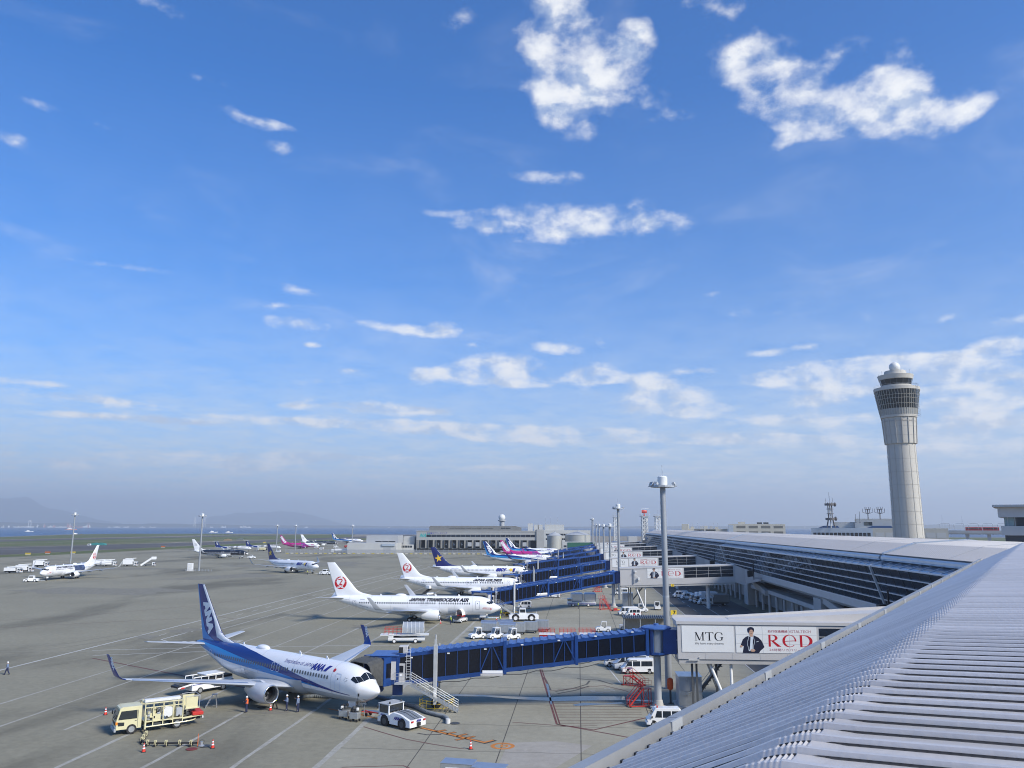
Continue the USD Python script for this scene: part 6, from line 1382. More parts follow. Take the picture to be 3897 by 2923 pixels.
for i, (x, y) in enumerate(((210, 475.7), (216, 473.3))):
    t_ = thing('antenna_cluster', ['left of the two crown shaped antenna clusters on the roof', 'right of the two crown shaped antenna clusters, nearer the control tower'][i], 'antenna', (x, y, 25), 0); obj('mast', MB().tube([(0, 0, 0), (0, 0, 6)], .25, 6), DM, t_)
    for k in range(8):
        a = k * math.tau / 8; obj('arm', MB().tube([(0, 0, 3.2), (2.8 * math.cos(a), 2.8 * math.sin(a), 4.0), (2.9 * math.cos(a), 2.9 * math.sin(a), 6.2)], .12, 5).tube([(0, 0, 5.4), (1.7 * math.cos(a), 1.7 * math.sin(a), 5.8), (1.8 * math.cos(a), 1.8 * math.sin(a), 7.2)], .10, 5), DM, t_)
for i, (x, y, h) in enumerate(((204, 479, 5), (206, 478, 6.5), (224, 470, 4))): t_ = single('whip_antenna', MB().tube([(x, y, 23), (x, y, 23 + h)], .13, 6).box((x, y, 23.2), (.6, .6, .4)), DM, ['short whip antenna left of the antenna clusters', 'taller whip antenna just left of the antenna clusters', 'whip antenna just right of the antenna clusters'][i], 'antenna')
t_ = thing('hotel_building', 'white slab building cut by the right edge of the picture', 'building', (92.6, 155.2, 0), -32.8)
for (x0, x1, z0, z1, m_, nm, y0) in ((0, 30, 24.35, 24.75, GREYP, 'roof_slab', -1.0), (.8, 30, 22.4, 24.35, PANELW, 'upper_band', 0), (1.7, 30, 20.75, 22.4, DARKPANE, 'window_band', .8), (1.1, 30, 19.0, 20.75, PANELW, 'middle_band', 0), (1.6, 30, 16.5, 19.0, DARKPANE, 'window_band', .8), (1.0, 30, 0, 16.5, PANELW, 'lower_wall', .4)): obj(nm, MB().bx(x0, x1, y0, 16, z0, z1), m_, t_)
for x in (2.2, 3.4, 6, 9): obj('mullion', MB().bx(x, x + .12, .72, .8, 20.75, 22.4), GREYP, t_)
obj('lit_pane', MB().bx(1.75, 3.3, .74, .79, 20.8, 22.35), mat('pale_green_pane', (.22, .30, .30), .2, var=.2), t_)  # one pane in paler green than its dark band
VD = thing('railway_viaduct', 'pale railway viaduct with arched gantries behind the roof', 'viaduct', (278, 531, 0), -30.5)
obj('deck', MB().bx(0, 60, -4, 4, 16.0, 17.6), CONCW, VD); obj('edge_beam', MB().bx(0, 60, -4.3, -4, 16.6, 18.5), CONCW, VD)
for x in range(6, 60, 12): obj('pier', MB().bx(x - 1, x + 1, -2.5, 2.5, 0, 16), CONCW, VD)
for x in range(3, 60, 8): obj('gantry', MB().tube([(x, -3.6, 17.6), (x, -3.6, 22.3), (x + .4, -3.0, 22.9), (x + 5.2, -3.0, 22.9), (x + 5.6, -3.6, 22.3), (x + 5.6, -3.6, 17.6)], .16, 6), GREYP, VD)
TR = thing('train', 'red train standing on the viaduct', 'train', (293, 522.5, 17.6), -30.5); RT = mat('train_red', (.42, .02, .03), .35, var=.05)
for k in range(2):
    b_ = obj('carriage', MB().bx(k * 9.4, k * 9.4 + 9.2, -1.4, 1.4, .6, 3.0, .12), RT, TR); windows(TR, k * 9.4 + .5, k * 9.4 + 8.8, -1.41, 1.7, 2.5, 6, DARKPANE, 'window', .3); obj('undercarriage', MB().bx(k * 9.4 + .4, k * 9.4 + 8.8, -1.2, 1.2, 0, .6), BLACK, TR)

# ------------------------------------------------------------------ across the bay: harbour, ships, pylons
FARW = mat('far_white_wall', (.72, .71, .68), .6, var=.08, scale=.02); FARR = mat('far_red_steel', (.45, .16, .12), .6, var=.2, scale=.05); FARG = mat('far_grey_wall', (.45, .46, .46), .6, var=.1)
r5 = random.Random(5)
HB = [(10, 9, 22), (33, 6, 30), (55, 7, 14), (75, 26, 18), (102, 30, 14), (142, 5, 34), (168, 7, 40), (195, 24, 24), (205, 8, 40), (238, 60, 16), (262, 16, 46), (300, 50, 18), (330, 26, 30), (335, 10, 50), (415, 10, 14), (445, 22, 20), (480, 20, 16), (540, 22, 16), (580, 24, 15), (805, 12, 18), (850, 20, 22), (925, 24, 30), (935, 40, 16), (1165, 16, 16), (1480, 10, 14)]
ORDN = ['first', 'second', 'third', 'fourth', 'fifth', 'sixth', 'seventh', 'eighth', 'ninth', 'tenth', 'eleventh', 'twelfth', 'thirteenth', 'fourteenth', 'fifteenth', 'sixteenth', 'seventeenth', 'eighteenth', 'nineteenth', 'twentieth', 'twenty first', 'twenty second', 'twenty third', 'twenty fourth', 'last']
for i, (x, w, h) in enumerate(HB):
    d = 12600.0; p = ground_at(x, 2003.8 + 4.0) ; a = math.atan2(p[0], p[1]); sc_ = d / 3078
    t_ = thing('harbour_building', f'{ORDN[i]} tiny pale harbour building from the left on the far shore', 'building', (math.sin(a) * d, math.cos(a) * d, -4), -math.degrees(a), 'tiny buildings on the far shore')
    W_, H_ = w * sc_ * .9, h * 1.15; red = x in (168, 205, 262, 300, 335)
    obj('block', MB().bx(-W_ / 2, W_ / 2, -20, 20, 0, H_ * .55), FARR if red else FARW, t_)
    for k in range(3): u = r5.uniform(-.4, .3); obj('wing', MB().bx(u * W_, (u + .14) * W_, -24, 16, 0, H_ * r5.uniform(.6, 1.15)), FARR if red and k else FARW, t_)
p_ = ground_at(112, 2007.8); a = math.atan2(p_[0], p_[1]); t_ = thing('harbour_tower', 'white twin pillar tower building on the far shore at the left', 'tower', (math.sin(a) * 12500, math.cos(a) * 12500, -4), -math.degrees(a))
for s in (-1, 1): obj('pillar', MB().bx(s * 10, s * 17, -8, 8, 0, 88), FARW, t_)
obj('cross_block', MB().bx(-17, 17, -8, 8, 80, 92), FARW, t_); obj('podium', MB().bx(-52, 52, -20, 20, 0, 14), FARW, t_)
for i, (x, h, lb) in enumerate(((740, 150, 'tall bridge pylon far across the bay, left of the pair'), (777, 150, 'tall bridge pylon far across the bay, right of the pair'), (3064, 60, 'crane mast on the far shore above the pier roof'), (3588, 190, 'left of two faint pylons beyond the viaduct'), (3663, 170, 'right of two faint pylons beyond the viaduct'))):
    p_ = ground_at(x, 2007.5); a = math.atan2(p_[0], p_[1]); d = 12700; t_ = thing('far_pylon', lb, 'pylon', (math.sin(a) * d, math.cos(a) * d, -4), -math.degrees(a)); w = 14 if h > 100 else 7
    for s in (-1, 1): obj('leg', MB().beam((s * w, 0, 0), (s * w * .25, 0, h), 5, 5), FARW, t_)
    for q in (.3, .6, .92): obj('cross_beam', MB().beam((-w * (1 - .75 * q), 0, h * q), (w * (1 - .75 * q), 0, h * q), 4, 4), FARW, t_)
    if h < 100: obj('jib', MB().beam((-50, 0, 42), (12, 0, 58), 3, 3), FARW, t_)
SHIPS = [(110, 2024, 30, 'small white patrol boat near the left edge of the sea'), (270, 2017, 60, 'white and red cargo ship behind the left light mast'), (290, 2036, 26, 'small pinkish workboat close to the sea wall'), (811, 2027, 30, 'white ferry left of two on the bay'), (872, 2027.5, 26, 'white boat right of two ferries on the bay'), (1172, 2007.6, 150, 'white and orange ship far out below the long hill'), (1400, 2008, 120, 'small white ship far out right of the hill'), (2613, 2009.5, 130, 'white ship far out between the office blocks')]
for i, (x, y, L, lb) in enumerate(SHIPS):
    p_ = ground_at(x, y, -4); a = math.atan2(p_[0], p_[1]); t_ = thing('ship', lb, 'ship', p_, -math.degrees(a) + 6); k = L / 30
    hull = MB().rings(np.array([[(xx * k, -w * k, 0), (xx * k, w * k, 0), (xx * k, w * 1.15 * k, z * k), (xx * k, -w * 1.15 * k, z * k)] for xx, w, z in ((-15, 2.2, 2.0), (-5, 3.0, 2.0), (6, 2.9, 2.2), (12, 1.6, 2.8), (15.5, .15, 3.3))])); obj('hull', hull, FARR if i in (1, 2) else FARW, t_)
    obj('superstructure', MB().bx(-10 * k, 3 * k, -2 * k, 2 * k, 2 * k, 4.2 * k).bx(-7 * k, 0, -1.6 * k, 1.6 * k, 4.2 * k, 6 * k), FARW, t_); obj('funnel', MB().tube([(-5 * k, 0, 6 * k), (-5.2 * k, 0, 8 * k)], .7 * k, 8), FARR if i in (5, 1) else FARG, t_)
# bits on the airfield
for i, (x, y, c, lb) in enumerate(((335 * .31646, 1900 + 672 * .31646, 0, 'yellow taxiway sign on the grass, leftmost'), (572 * .31646, 1900 + 655 * .31646, 1, 'orange marker board on the near grass strip'), (875 * .31646, 1900 + 655 * .31646, 0, 'yellow taxiway sign behind the left light mast'), (1960 * .31646, 1900 + 582 * .31646, 1, 'orange marker board on the grass near the black jet'), (650 + 985 * .36166, 1900 + 463 * .36166, 0, 'yellow taxiway sign right of the turboprops'))):
    p_ = ground_at(x, y); t_ = thing('airfield_sign', lb, 'sign', p_, 10); obj('board', MB().bx(-1.9, 1.9, -.15, .15, .4, 1.6), mat('sign_orange', (.35, .10, .03), .7) if c else mat('sign_yellow', (.40, .30, .04), .7), t_); obj('foot', MB().bx(-1.6, 1.6, -.3, .3, 0, .4), GREYP, t_)
# ------------------------------------------------------------------ remaining aircraft
Lp = lambda x, y: (x * .31646, 1900 + y * .31646); Mp = lambda x, y: (650 + x * .36166, 1900 + y * .36166); R2 = lambda x, y: (1200 + x * .4973, 2050 + y * .4973)
Z2 = lambda x, y: (380 + x * .22604, 2600 + y * .22604); Z1 = lambda x, y: (2150 + x * .22604, 2250 + y * .22604); Z4p = lambda x, y: (850 + x * .18083, 2540 + y * .18083); Q4 = lambda x, y: (2200 + x * .4973, 1950 + y * .4973)
JTB = dict(JTA, skin=lambda F, s: jal_skin('JAPAN TRANSOCEAN AIR')(F, s) + [(F.band(np.linspace(19.5, 26.5, 16), np.full(16, 4.9), np.full(16, 2.9)), .03, (mat('photo_decal', (.05, .07, .14), .4, var=.9, scale=.6), 'picture_decal'))])
airliner('airliner', 'white airliner with a dark picture decal, towed at far left', OPEN, (-176.3, 305.6, 0), 181.8, JTB, False)
airliner('airliner', 'white airliner with SKY and a yellow star on a navy fin, alone on the apron', OPEN, (-84.1, 355.4, 0), 129.2, SKY, False)
airliner('airliner', 'black and white airliner with a white fin behind a light mast', OPEN, (-170.7, 527.3, 0), 92, SFL, False, scale=.96)
airliner('airliner', 'fuchsia airliner with white nose and peach on its fin, far out', OPEN, (-177.9, 753.3, 0), 91.4, PCH, False, scale=.96)
airliner('airliner', 'black and white airliner half hidden behind the far fuchsia one', OPEN, (-181.3, 844.9, 0), 80, SFL, False, scale=.96)
airliner('airliner', 'white and blue ANA airliner farthest out, beside the hangar', OPEN, (-179.4, 980.4, 0), 92.6, ANAF, False)
airliner('airliner', 'fuchsia airliner with peach across its tail, docked at the pier', GATE, (30.2, 512, 0), 92, PCH, False, scale=.96)
airliner('airliner', 'ANA airliner right behind the docked fuchsia one, mostly hidden', GATE, (34.9, 571.8, 0), 92, ANAF, False)


def turboprop(label, loc, yaw):
    a = math.radians(yaw); P = thing('turboprop', label, 'turboprop airliner', loc, math.degrees(math.atan2(-math.cos(a), -math.sin(a))), OPEN)
    xs = np.array([0, .3, 1.2, 2.6, 4, 20, 26, 30, 32.5]); r = np.array([.02, .45, .95, 1.25, 1.35, 1.35, 1.1, .6, .2]); zc = np.array([2.2, 2.25, 2.4, 2.5, 2.55, 2.55, 2.8, 3.3, 3.6]); an = np.arange(20) * math.tau / 20
    obj('fuselage', MB().rings(np.stack([np.repeat(xs[:, None], 20, 1), r[:, None] * np.sin(an), zc[:, None] + r[:, None] * np.cos(an)], -1)), PLANEW, P, True)
    for s in (1, -1):
        w = np.array([[(x, s * (ra + .02) * math.sin(t), z + (ra + .02) * math.cos(t)) for t in np.linspace(u, v, 5)] for x, ra, z, u, v in ((5, 1.35, 2.55, 1.62, 1.68), (14, 1.35, 2.55, 1.45, 1.8), (22, 1.28, 2.62, .8, 1.75), (27, 1.0, 2.95, .1, 1.6), (32, .3, 3.55, .1, 1.6))]); obj('blue_band', MB().rings(w, caps=False, closed=False), ANAB, P, True)
        obj('wing', MB().rings(np.array([foil((12.2, .2 * s, 3.95), 3.0, .15), foil((12.5, 4.4 * s, 4.0), 2.9, .15), foil((13.4, 14.2 * s, 4.2), 1.6, .13)])), WINGG, P, 40)
        n_ = group_part('engine', P); obj('nacelle', MB().tube([(10.2, 4.4 * s, 3.4), (10.7, 4.4 * s, 3.4), (13, 4.4 * s, 3.3), (17, 4.4 * s, 3.6), (18.5, 4.4 * s, 3.8)], [.25, .55, .75, .6, .15], 12), PLANEW, n_, True); pr = MB()
        for k in range(6): q = k * math.tau / 6 + .3; pr.beam((10.25, 4.4 * s, 3.4), (10.25, 4.4 * s + 2.0 * math.cos(q), 3.4 + 2.0 * math.sin(q)), .28, .05, (1, 0, 0))
        obj('propeller', pr, BLACK, n_); obj('main_gear', MB().tube([(15, 4.4 * s, 3.2), (15.2, 4.4 * s, .5)], .12).wheel((15.2, 4.4 * s - .3, .5), .5, .3).wheel((15.2, 4.4 * s + .3, .5), .5, .3), RUBBER, P, 40)
        obj('tailplane', MB().rings(np.array([foil((30.6, .05 * s, 7.75), 2.4, .1), foil((31.4, 4.4 * s, 7.8), 1.4, .1)])), PLANEW, P, 40)
        obj('cabin_window_row', MB().add(trimesh.creation.box((16, .03, .25)), (12.5, s * 1.345, 2.95)), WINDOWM, P); obj('cockpit_window', MB().box((2.0, s * .75, 3.3), (.8, .5, .35), None, .1), WINDOWR, P)
    T = Fin(([26.4, 28.2, 30.6], [3.9, 4.6, 7.8]), ([32.2, 33.0], [3.9, 7.8]), .09, 4); obj('fin', T.body(3.6, 7.75), ANAB, P, 40)
    for s in (1, -1): obj('lettering', T.decal(fin_place(text2d('ANA', .9, bold=4), 31.6 if s > 0 else 29.7, 6.9 if s > 0 else 5.3, s, -62 if s > 0 else -62), s), INKWHITE, P)
    obj('nose_gear', MB().tube([(2.2, 0, 1.5), (2.2, 0, .3)], .08).wheel((2.2, -.2, .3), .3, .18).wheel((2.2, .2, .3), .3, .18), RUBBER, P, 40)


turboprop('high winged ANA turboprop mostly hidden behind the black jet', (-214, 668, 0), 100); turboprop('high winged ANA turboprop alone left of the fuchsia airliner', (-199, 700, 0), 100)

# ------------------------------------------------------------------ ground vehicles (local x forward, y left)
def between(a, b, off=0.0):
    """Ground place and heading of a vehicle from the ground pixels of its front and rear wheel; off: metres farther from the camera."""
    p, q = ground_at(*a), ground_at(*b); m = (p + q) / 2; d = p - q; v = m[:2] / np.linalg.norm(m[:2]); m[:2] += v * off; return m, math.degrees(math.atan2(d[1], d[0]))


def wheels(T, xs, hw, r, w=.24, hub=WHITE):
    for x in xs:
        for s in (1, -1):
            t = obj('wheel', MB().wheel((x, s * (hw - w / 2), r), r, w), RUBBER, T, 40); obj('rim', MB().lathe([(.001, -.02), (r * .55, -.01), (r * .58, .02)], 14, (x, s * (hw + .005), r), np.array([[1, 0, 0], [0, 0, s], [0, -1.0, 0]])), hub, t, 30)


def shell(prof, w, belt, tum=.10, b=.06):
    """Vehicle body: a side outline swept across with rounded edges and sides leaning in above the belt line."""
    p = np.array(prof, float); c = p.mean(0); h = p[:, 1].max(); rows = []
    for y, k in ((-1, .955), (-1 + b, .985), (-1 + 2.5 * b, 1), (1 - 2.5 * b, 1), (1 - b, .985), (1, .955)):
        q = c + (p - c) * k; q[:, 1] = np.where(p[:, 1] < belt * .6, p[:, 1], q[:, 1]); f = 1 - tum * np.clip((q[:, 1] - belt) / (h - belt), 0, 1); rows.append(np.stack([q[:, 0], y * w / 2 * f, q[:, 1]], -1))
    return MB().rings(np.array(rows))


def van(name, label, cat_, loc, rot, L, w, h, hood, side, group=None, body=WHITE, mark=None):
    """One-box van. side: (x0, x1) window spans as fractions of length from the front."""
    T = thing(name, label, cat_, loc, rot, group); F_ = L / 2; belt = h * .50
    pr = [(F_, .32), (F_ + .02, h * .40), (F_ - hood * .35, h * .50), (F_ - hood, h * .90), (F_ - hood * 1.25, h * .985), (-F_ + .25, h), (-F_ + .04, h * .90), (-F_, h * .5), (-F_, .32)]
    obj('body', shell(pr, w, belt), body, T, 35); tt = lambda z: w / 2 * (1 - .10 * max(0, (z - belt) / (h - belt))) * .985 + .012
    for s in (1, -1):
        for i, (a, b) in enumerate(side):
            x0, x1 = F_ - a * L, F_ - b * L; z0, z1 = h * .53, h * .86; xt = x0 - (.22 if i == 0 else .02)
            obj('side_window', MB().raw([(x0, s * tt(z0), z0), (x1, s * tt(z0), z0), (x1, s * tt(z1), z1), (xt, s * tt(z1), z1)], [[0, 1, 2, 3]]), CARGLASS, T)
        obj('headlight', MB().box((F_ - .02, s * w * .40, h * .38), (.10, .28, .20), None, .03), LENS, T); obj('tail_light', MB().box((-F_ + .01, s * w * .43, h * .45), (.06, .12, .42)), REDLENS, T); obj('mirror', MB().box((F_ - hood * .7, s * (w / 2 + .1), h * .56), (.12, .14, .2), None, .02), BLACK, T)
        for x in (L * .33, -L * .31): obj('wheel_arch', MB().lathe([(.001, 0), (.40, 0)], 18, (x, s * (w * .4926 + .004), .36), np.array([[1, 0, 0], [0, 0, s], [0, -1.0, 0]])), BLACK, T)
        if mark == 'red': obj('emblem', upright(Point(0, 0).buffer(.26), (-.1, s * (w / 2 + .002), h * .36), (s * -1.0, 0, 0)), JALR, T)
        if mark == 'ana': obj('lettering', upright(text2d('ANA', .22, bold=3, slant=.3), ((F_ - .75) if s > 0 else F_ - 1.45, s * (w / 2 + .004), h * .36), (-s * 1.0, 0, 0)), INKBLUE, T)
    zf0, zf1 = h * .53, h * .875; xa, xb = F_ - hood * .45, F_ - hood * .93
    obj('windscreen', MB().quad((xa + .02, -w * .44, zf0), (xa + .02, w * .44, zf0), (xb + .02, w * .40, zf1), (xb + .02, -w * .40, zf1)), CARGLASS, T); obj('rear_window', MB().quad((-F_ - .005, -w * .4, h * .56), (-F_ - .005, w * .4, h * .56), (-F_ + .01, w * .37, h * .84), (-F_ + .01, -w * .37, h * .84)), CARGLASS, T)
    obj('bumper', MB().box((F_ + .02, 0, .42), (.14, w * .96, .26), None, .04), body if h < 2 else DARKG, T); obj('rear_bumper', MB().box((-F_ - .02, 0, .42), (.12, w * .94, .24), None, .03), DARKG, T); obj('grille', MB().box((F_ + .01, 0, h * .36), (.05, w * .5, .12)), BLACK, T); wheels(T, (L * .33, -L * .31), w / 2, .31, .19, STEEL)
    return T


HI = ((.13, .30), (.33, .54), (.57, .90)); KE = ((.22, .42), (.45, .68), (.71, .92))
m, a = between(Z1(1065, 1400), Z1(1400, 1400), .85); van('white_van', 'white ANA van nearest the bridge column, parked in a row of three', 'van', m, a, 4.85, 1.70, 2.05, 1.0, HI, 'white vans parked at the nearest walkway', mark='ana')
van('white_van', 'high roofed silver white van second in the row behind the ANA van', 'van', m + np.array([-.6, 3.0, 0]), a + 3, 5.2, 1.85, 2.3, 1.15, HI, 'white vans parked at the nearest walkway', mat('silver_white_paint', (.62, .66, .70), .3, .2, var=.05))
van('small_van', 'small white van farthest in the row of three by the bridge', 'van', m + np.array([-2.4, 5.6, 0]), a, 3.4, 1.48, 1.9, .65, KE, 'white vans parked at the nearest walkway')
t_ = van('small_van', 'small white van half hidden by the roof edge at the bottom', 'van', ground_at(*ZA(860, 668)) + np.array([.9, .7, 0]), 178, 3.6, 1.48, 1.92, .7, KE); obj('roof_light', MB().cyl((.7, .3, 1.92), .08, .18, 10), REDLENS, t_)
m, a = between(Z1(1060, 437), Z1(1240, 437), .7); van('small_van', 'small white van with a round red mark on its side', 'van', m, a, 3.4, 1.48, 1.9, .65, KE, mark='red'); van('white_van', 'white van behind the small van with the red mark', 'van', m + np.array([-.7, 3.2, 0]), a, 4.6, 1.7, 2.0, 1.0, HI)
van('white_van', 'white van parked beyond the second bridge by its walkway legs', 'van', ground_at(*Q4(330, 632)), 175, 4.6, 1.7, 2.0, 1.0, HI); m, a = between(R2(1570, 535), R2(1635, 535), .7); van('small_van', 'small white van under the second bridge, tail of the jet tug', 'van', m, a, 3.4, 1.48, 1.9, .65, KE); van('small_van', 'small white van just showing under the middle of the second bridge', 'van', ground_at(*R2(1830, 452)), 175, 3.4, 1.48, 1.9, .65, KE)


def truck_cab(T, x0, L, w, h, body=WHITE, z0=.55):
    """Cab-over cab whose front is at x0 + L."""
    pr = [(x0 + L, z0), (x0 + L + .03, h * .52), (x0 + L - .28, h * .95), (x0 + L - .55, h), (x0, h), (x0, z0)]; c = obj('cab', shell(pr, w, h * .55, .05, .04), body, T, 30)
    for s in (1, -1): obj('cab_window', MB().raw([(x0 + L - .18, s * (w * .503), h * .56), (x0 + .45, s * (w * .503), h * .56), (x0 + .45, s * (w * .490), h * .86), (x0 + L - .42, s * (w * .490), h * .86)], [[0, 1, 2, 3]]), CARGLASS, c); obj('headlight', MB().box((x0 + L + .02, s * w * .38, z0 + .25), (.1, .35, .2), None, .03), LENS, c); obj('mirror', MB().box((x0 + L + .05, s * (w / 2 + .16), h * .70), (.1, .2, .38), None, .03), BLACK, c); obj('indicator', MB().box((x0 + L - .05, s * (w / 2 - .04), z0 + .62), (.2, .12, .3), None, .03), AMBER, c)
    obj('windscreen', MB().quad((x0 + L + .05, -w * .46, h * .53), (x0 + L + .05, w * .46, h * .53), (x0 + L - .19, w * .44, h * .90), (x0 + L - .19, -w * .44, h * .90)), CARGLASS, c); obj('bumper', MB().box((x0 + L + .05, 0, z0 - .05), (.2, w, .32), None, .05), GREYP, c); obj('grille', MB().box((x0 + L + .02, 0, z0 + .55), (.05, w * .62, .28)), BLACK, c); obj('wiper', MB().beam((x0 + L + .06, -.5, h * .54), (x0 + L - .06, .1, h * .7), .03, .03).beam((x0 + L + .06, .3, h * .54), (x0 + L - .06, .8, h * .7), .03, .03), BLACK, c)
    for s in (1, -1): obj('door_seam', MB().bx(x0 + .36, x0 + .39, s * w * .5, s * (w * .5 + .006), z0 + .1, h * .86), DARKG, c); obj('lower_pane', MB().raw([(x0 + L - .2, s * (w * .503), h * .34), (x0 + L - .75, s * (w * .503), h * .34), (x0 + L - .75, s * (w * .503), h * .46), (x0 + L - .12, s * (w * .503), h * .48)], [[0, 1, 2, 3]]), CARGLASS, c); obj('door_handle', MB().box((x0 + .55, s * (w * .5 + .01), h * .48), (.16, .03, .04)), BLACK, c)
    return c


# fuel hydrant dispenser, cream, nearest truck
m, a = between(Z2(495, 862), Z2(1245, 765), 1.05); T = thing('fuel_dispenser_truck', 'cream yellow fuel dispenser truck with open pipework, nearest vehicle at lower left', 'truck', m, a)
truck_cab(T, 1.25, 2.35, 2.3, 2.65, CREAM); wheels(T, (2.15, -2.15), 1.17, .50, .3, STEEL); obj('chassis', MB().bx(-4.6, 2.4, -.4, .4, .55, .85), DARKG, T); obj('deck', MB().bx(-2.7, 1.0, -1.15, 1.15, .95, 1.05), CREAM, T)
fr = MB()
for x in (-2.65, -1.7, -.75, .2, .98):
    for y in (-1.12, 1.12): fr.beam((x, y, .6), (x, y, 2.75), .09, .09)
for z in (1.0, 2.35, 2.75):
    for y in (-1.12, 1.12): fr.beam((-2.65, y, z), (.98, y, z), .09, .09)
for x in (-2.65, .98): fr.beam((x, -1.12, 2.75), (x, 1.12, 2.75), .09, .09)
obj('pipe_frame', fr, CREAM, T); obj('hose_reel', MB().lathe([(.1, -.25), (.52, -.25), (.52, -.18), (.42, -.15), (.42, .15), (.52, .18), (.52, .25), (.1, .25)], 20, (-1.25, .85, 1.75), np.array([[1, 0, 0], [0, 0, 1], [0, -1, 0.0]])), OFFWHITE, T, 30)
for i, (x, y, r, h) in enumerate(((.55, .7, .28, .9), (.0, .5, .2, 1.1), (-.35, .8, .16, 1.2), (-2.2, .6, .26, 1.0), (.4, -.6, .3, 1.0), (-1.9, -.6, .35, 1.2))): obj('filter_vessel', MB().lathe([(.05, 1.05), (r, 1.12), (r, 1.0 + h), (.05, 1.1 + h)], 14, (x, y, 0)), CREAM if i % 2 else STEEL, T, 30)
obj('control_panel', MB().box((-.15, 1.0, 1.35), (.75, .25, .7), None, .03), CREAM, T); obj('meter_cabinet', MB().box((-2.3, .95, 1.6), (.6, .3, .8), None, .03), GREYP, T)
for k in range(7): obj('pipe', MB().tube([(.8 - k * .5, .5 + .08 * (k % 3), 1.1), (.8 - k * .5, .5 + .08 * (k % 3), 2.1 + .06 * (k % 2)), (.5 - k * .5, .7, 2.25)], .05, 7), CREAM if k % 2 else DARKG, T, 40)
obj('lift_boom', MB().bx(-2.4, 1.0, .25, .85, 2.82, 3.08), OFFWHITE, T); obj('boom_ladder', MB().bx(-2.2, .2, -.5, .15, 2.8, 2.92), DARKG, T); obj('lift_platform', MB().bx(-4.3, -2.9, -1.0, 1.0, 1.75, 1.85), CREAM, T)
obj('platform_box', MB().box((-3.55, .85, 2.35), (1.15, .1, 1.05)).box((-3.55, -.85, 2.35), (1.15, .1, 1.05)), CREAM, T); obj('platform_rail', MB().tube([(-2.9, .95, 1.85), (-2.9, .95, 3.0), (-4.3, .95, 3.0), (-4.3, -.95, 3.0), (-2.9, -.95, 3.0), (-2.9, -.95, 1.85)], .035, 6).tube([(-4.3, .95, 1.8), (-4.3, .95, 3.0)], .035, 6), GREYP, T, 40)
obj('red_hose_tray', MB().box((-4.2, 0, 1.2), (1.1, 2.1, .35), None, .05), RED, T); obj('rear_arm', MB().beam((-2.7, .9, .9), (-4.7, .9, 1.05), .12, .16).beam((-2.7, -.9, .9), (-4.7, -.9, 1.05), .12, .16), CREAM, T); an = np.linspace(-1.2, 1.6, 12)
obj('swing_pipe', MB().tube([(.9, 1.28, .55), (-2.9, 1.28, .62)] + [(-3.1 - 1.3 * math.sin(q + 1.2) * .8, 1.28 - 1.3 * (1 - math.cos(q + 1.2)) * .9, .64) for q in an], .06, 8), CREAM, T, 40); obj('down_pipe', MB().tube([(.9, 1.2, 1.7), (.92, 1.28, .9), (.95, 1.35, .3)], .09, 8), CREAM, T, 40); obj('mudguard', MB().prism([(-1.5, .9), (-1.75, 1.08), (-2.55, 1.08), (-2.8, .9), (-2.7, .9), (-2.5, 1.0), (-1.8, 1.0), (-1.6, .9)], .85, 1.18), CREAM, T); obj('fuel_tank', MB().box((-.4, .7, .6), (1.2, .5, .5), None, .05), DARKG, T); obj('rear_light_bar', MB().box((-4.72, 0, .8), (.1, 1.9, .2)), WHITE, T)
for k in range(16): obj('small_fitting', MB().box((rnd.uniform(-2.5, .8), 1.0 + rnd.uniform(-.1, .12), rnd.uniform(1.1, 2.2)), (rnd.uniform(.1, .3), .18, rnd.uniform(.1, .35)), None, .02), (DARKG, GREYP, BLACK, CREAM)[k % 4], T)
for k in range(8): obj('rear_fitting', MB().box((rnd.uniform(-4.4, -2.9), rnd.uniform(-.8, .9), rnd.uniform(1.1, 1.7)), (.3, .3, .3), rotz(k), .03), (DARKG, BLACK, GREYP)[k % 3], T)
# hose over the ground on little wheeled dollies, and its pit
hp = [ground_at(*Z2(*q)) + np.array([0, 0, .30]) for q in ((712, 790), (755, 850), (775, 905), (735, 960), (705, 1010), (730, 1052), (800, 1058), (930, 1066), (1110, 1066), (1340, 1062), (1530, 1064), (1640, 1062))]
T = thing('fuel_hose', 'black fuel hose on small wheeled trolleys beside the cream truck', 'hose', (0, 0, 0)); obj('hose', MB().tube(hp, .085, 8), RUBBER, T, 40)
for k in (2, 3, 4, 6, 7, 8, 9, 10):
    p = hp[k]; c_ = group_part('hose_trolley', T); obj('trolley_fork', MB().bx(p[0] - .09, p[0] - .05, p[1] - .12, p[1] + .12, .1, .56).bx(p[0] + .05, p[0] + .09, p[1] - .12, p[1] + .12, .1, .56), CREAM, c_); obj('trolley_wheel', MB().wheel((p[0], p[1] - .24, .12), .12, .08).wheel((p[0], p[1] + .24, .12), .12, .08), RUBBER, c_)
p = ground_at(*Z2(1645, 1070)); T = thing('hydrant_coupler', 'orange pole and coupler at the hydrant pit', 'coupler', p); obj('pole', MB().tube([(0, 0, 0), (0, 0, 1.15)], .03, 6), ORANGE, T); obj('coupler_body', MB().lathe([(.28, 0), (.28, .12), (.14, .2), (.12, .45)], 12, (.35, 0, 0)), STEEL, T); obj('handle_ring', MB().tube([(.35 + .25 * math.cos(q), .1, .4 + .2 * math.sin(q)) for q in np.linspace(0, 5.6, 12)], .02, 5), DARKG, T)
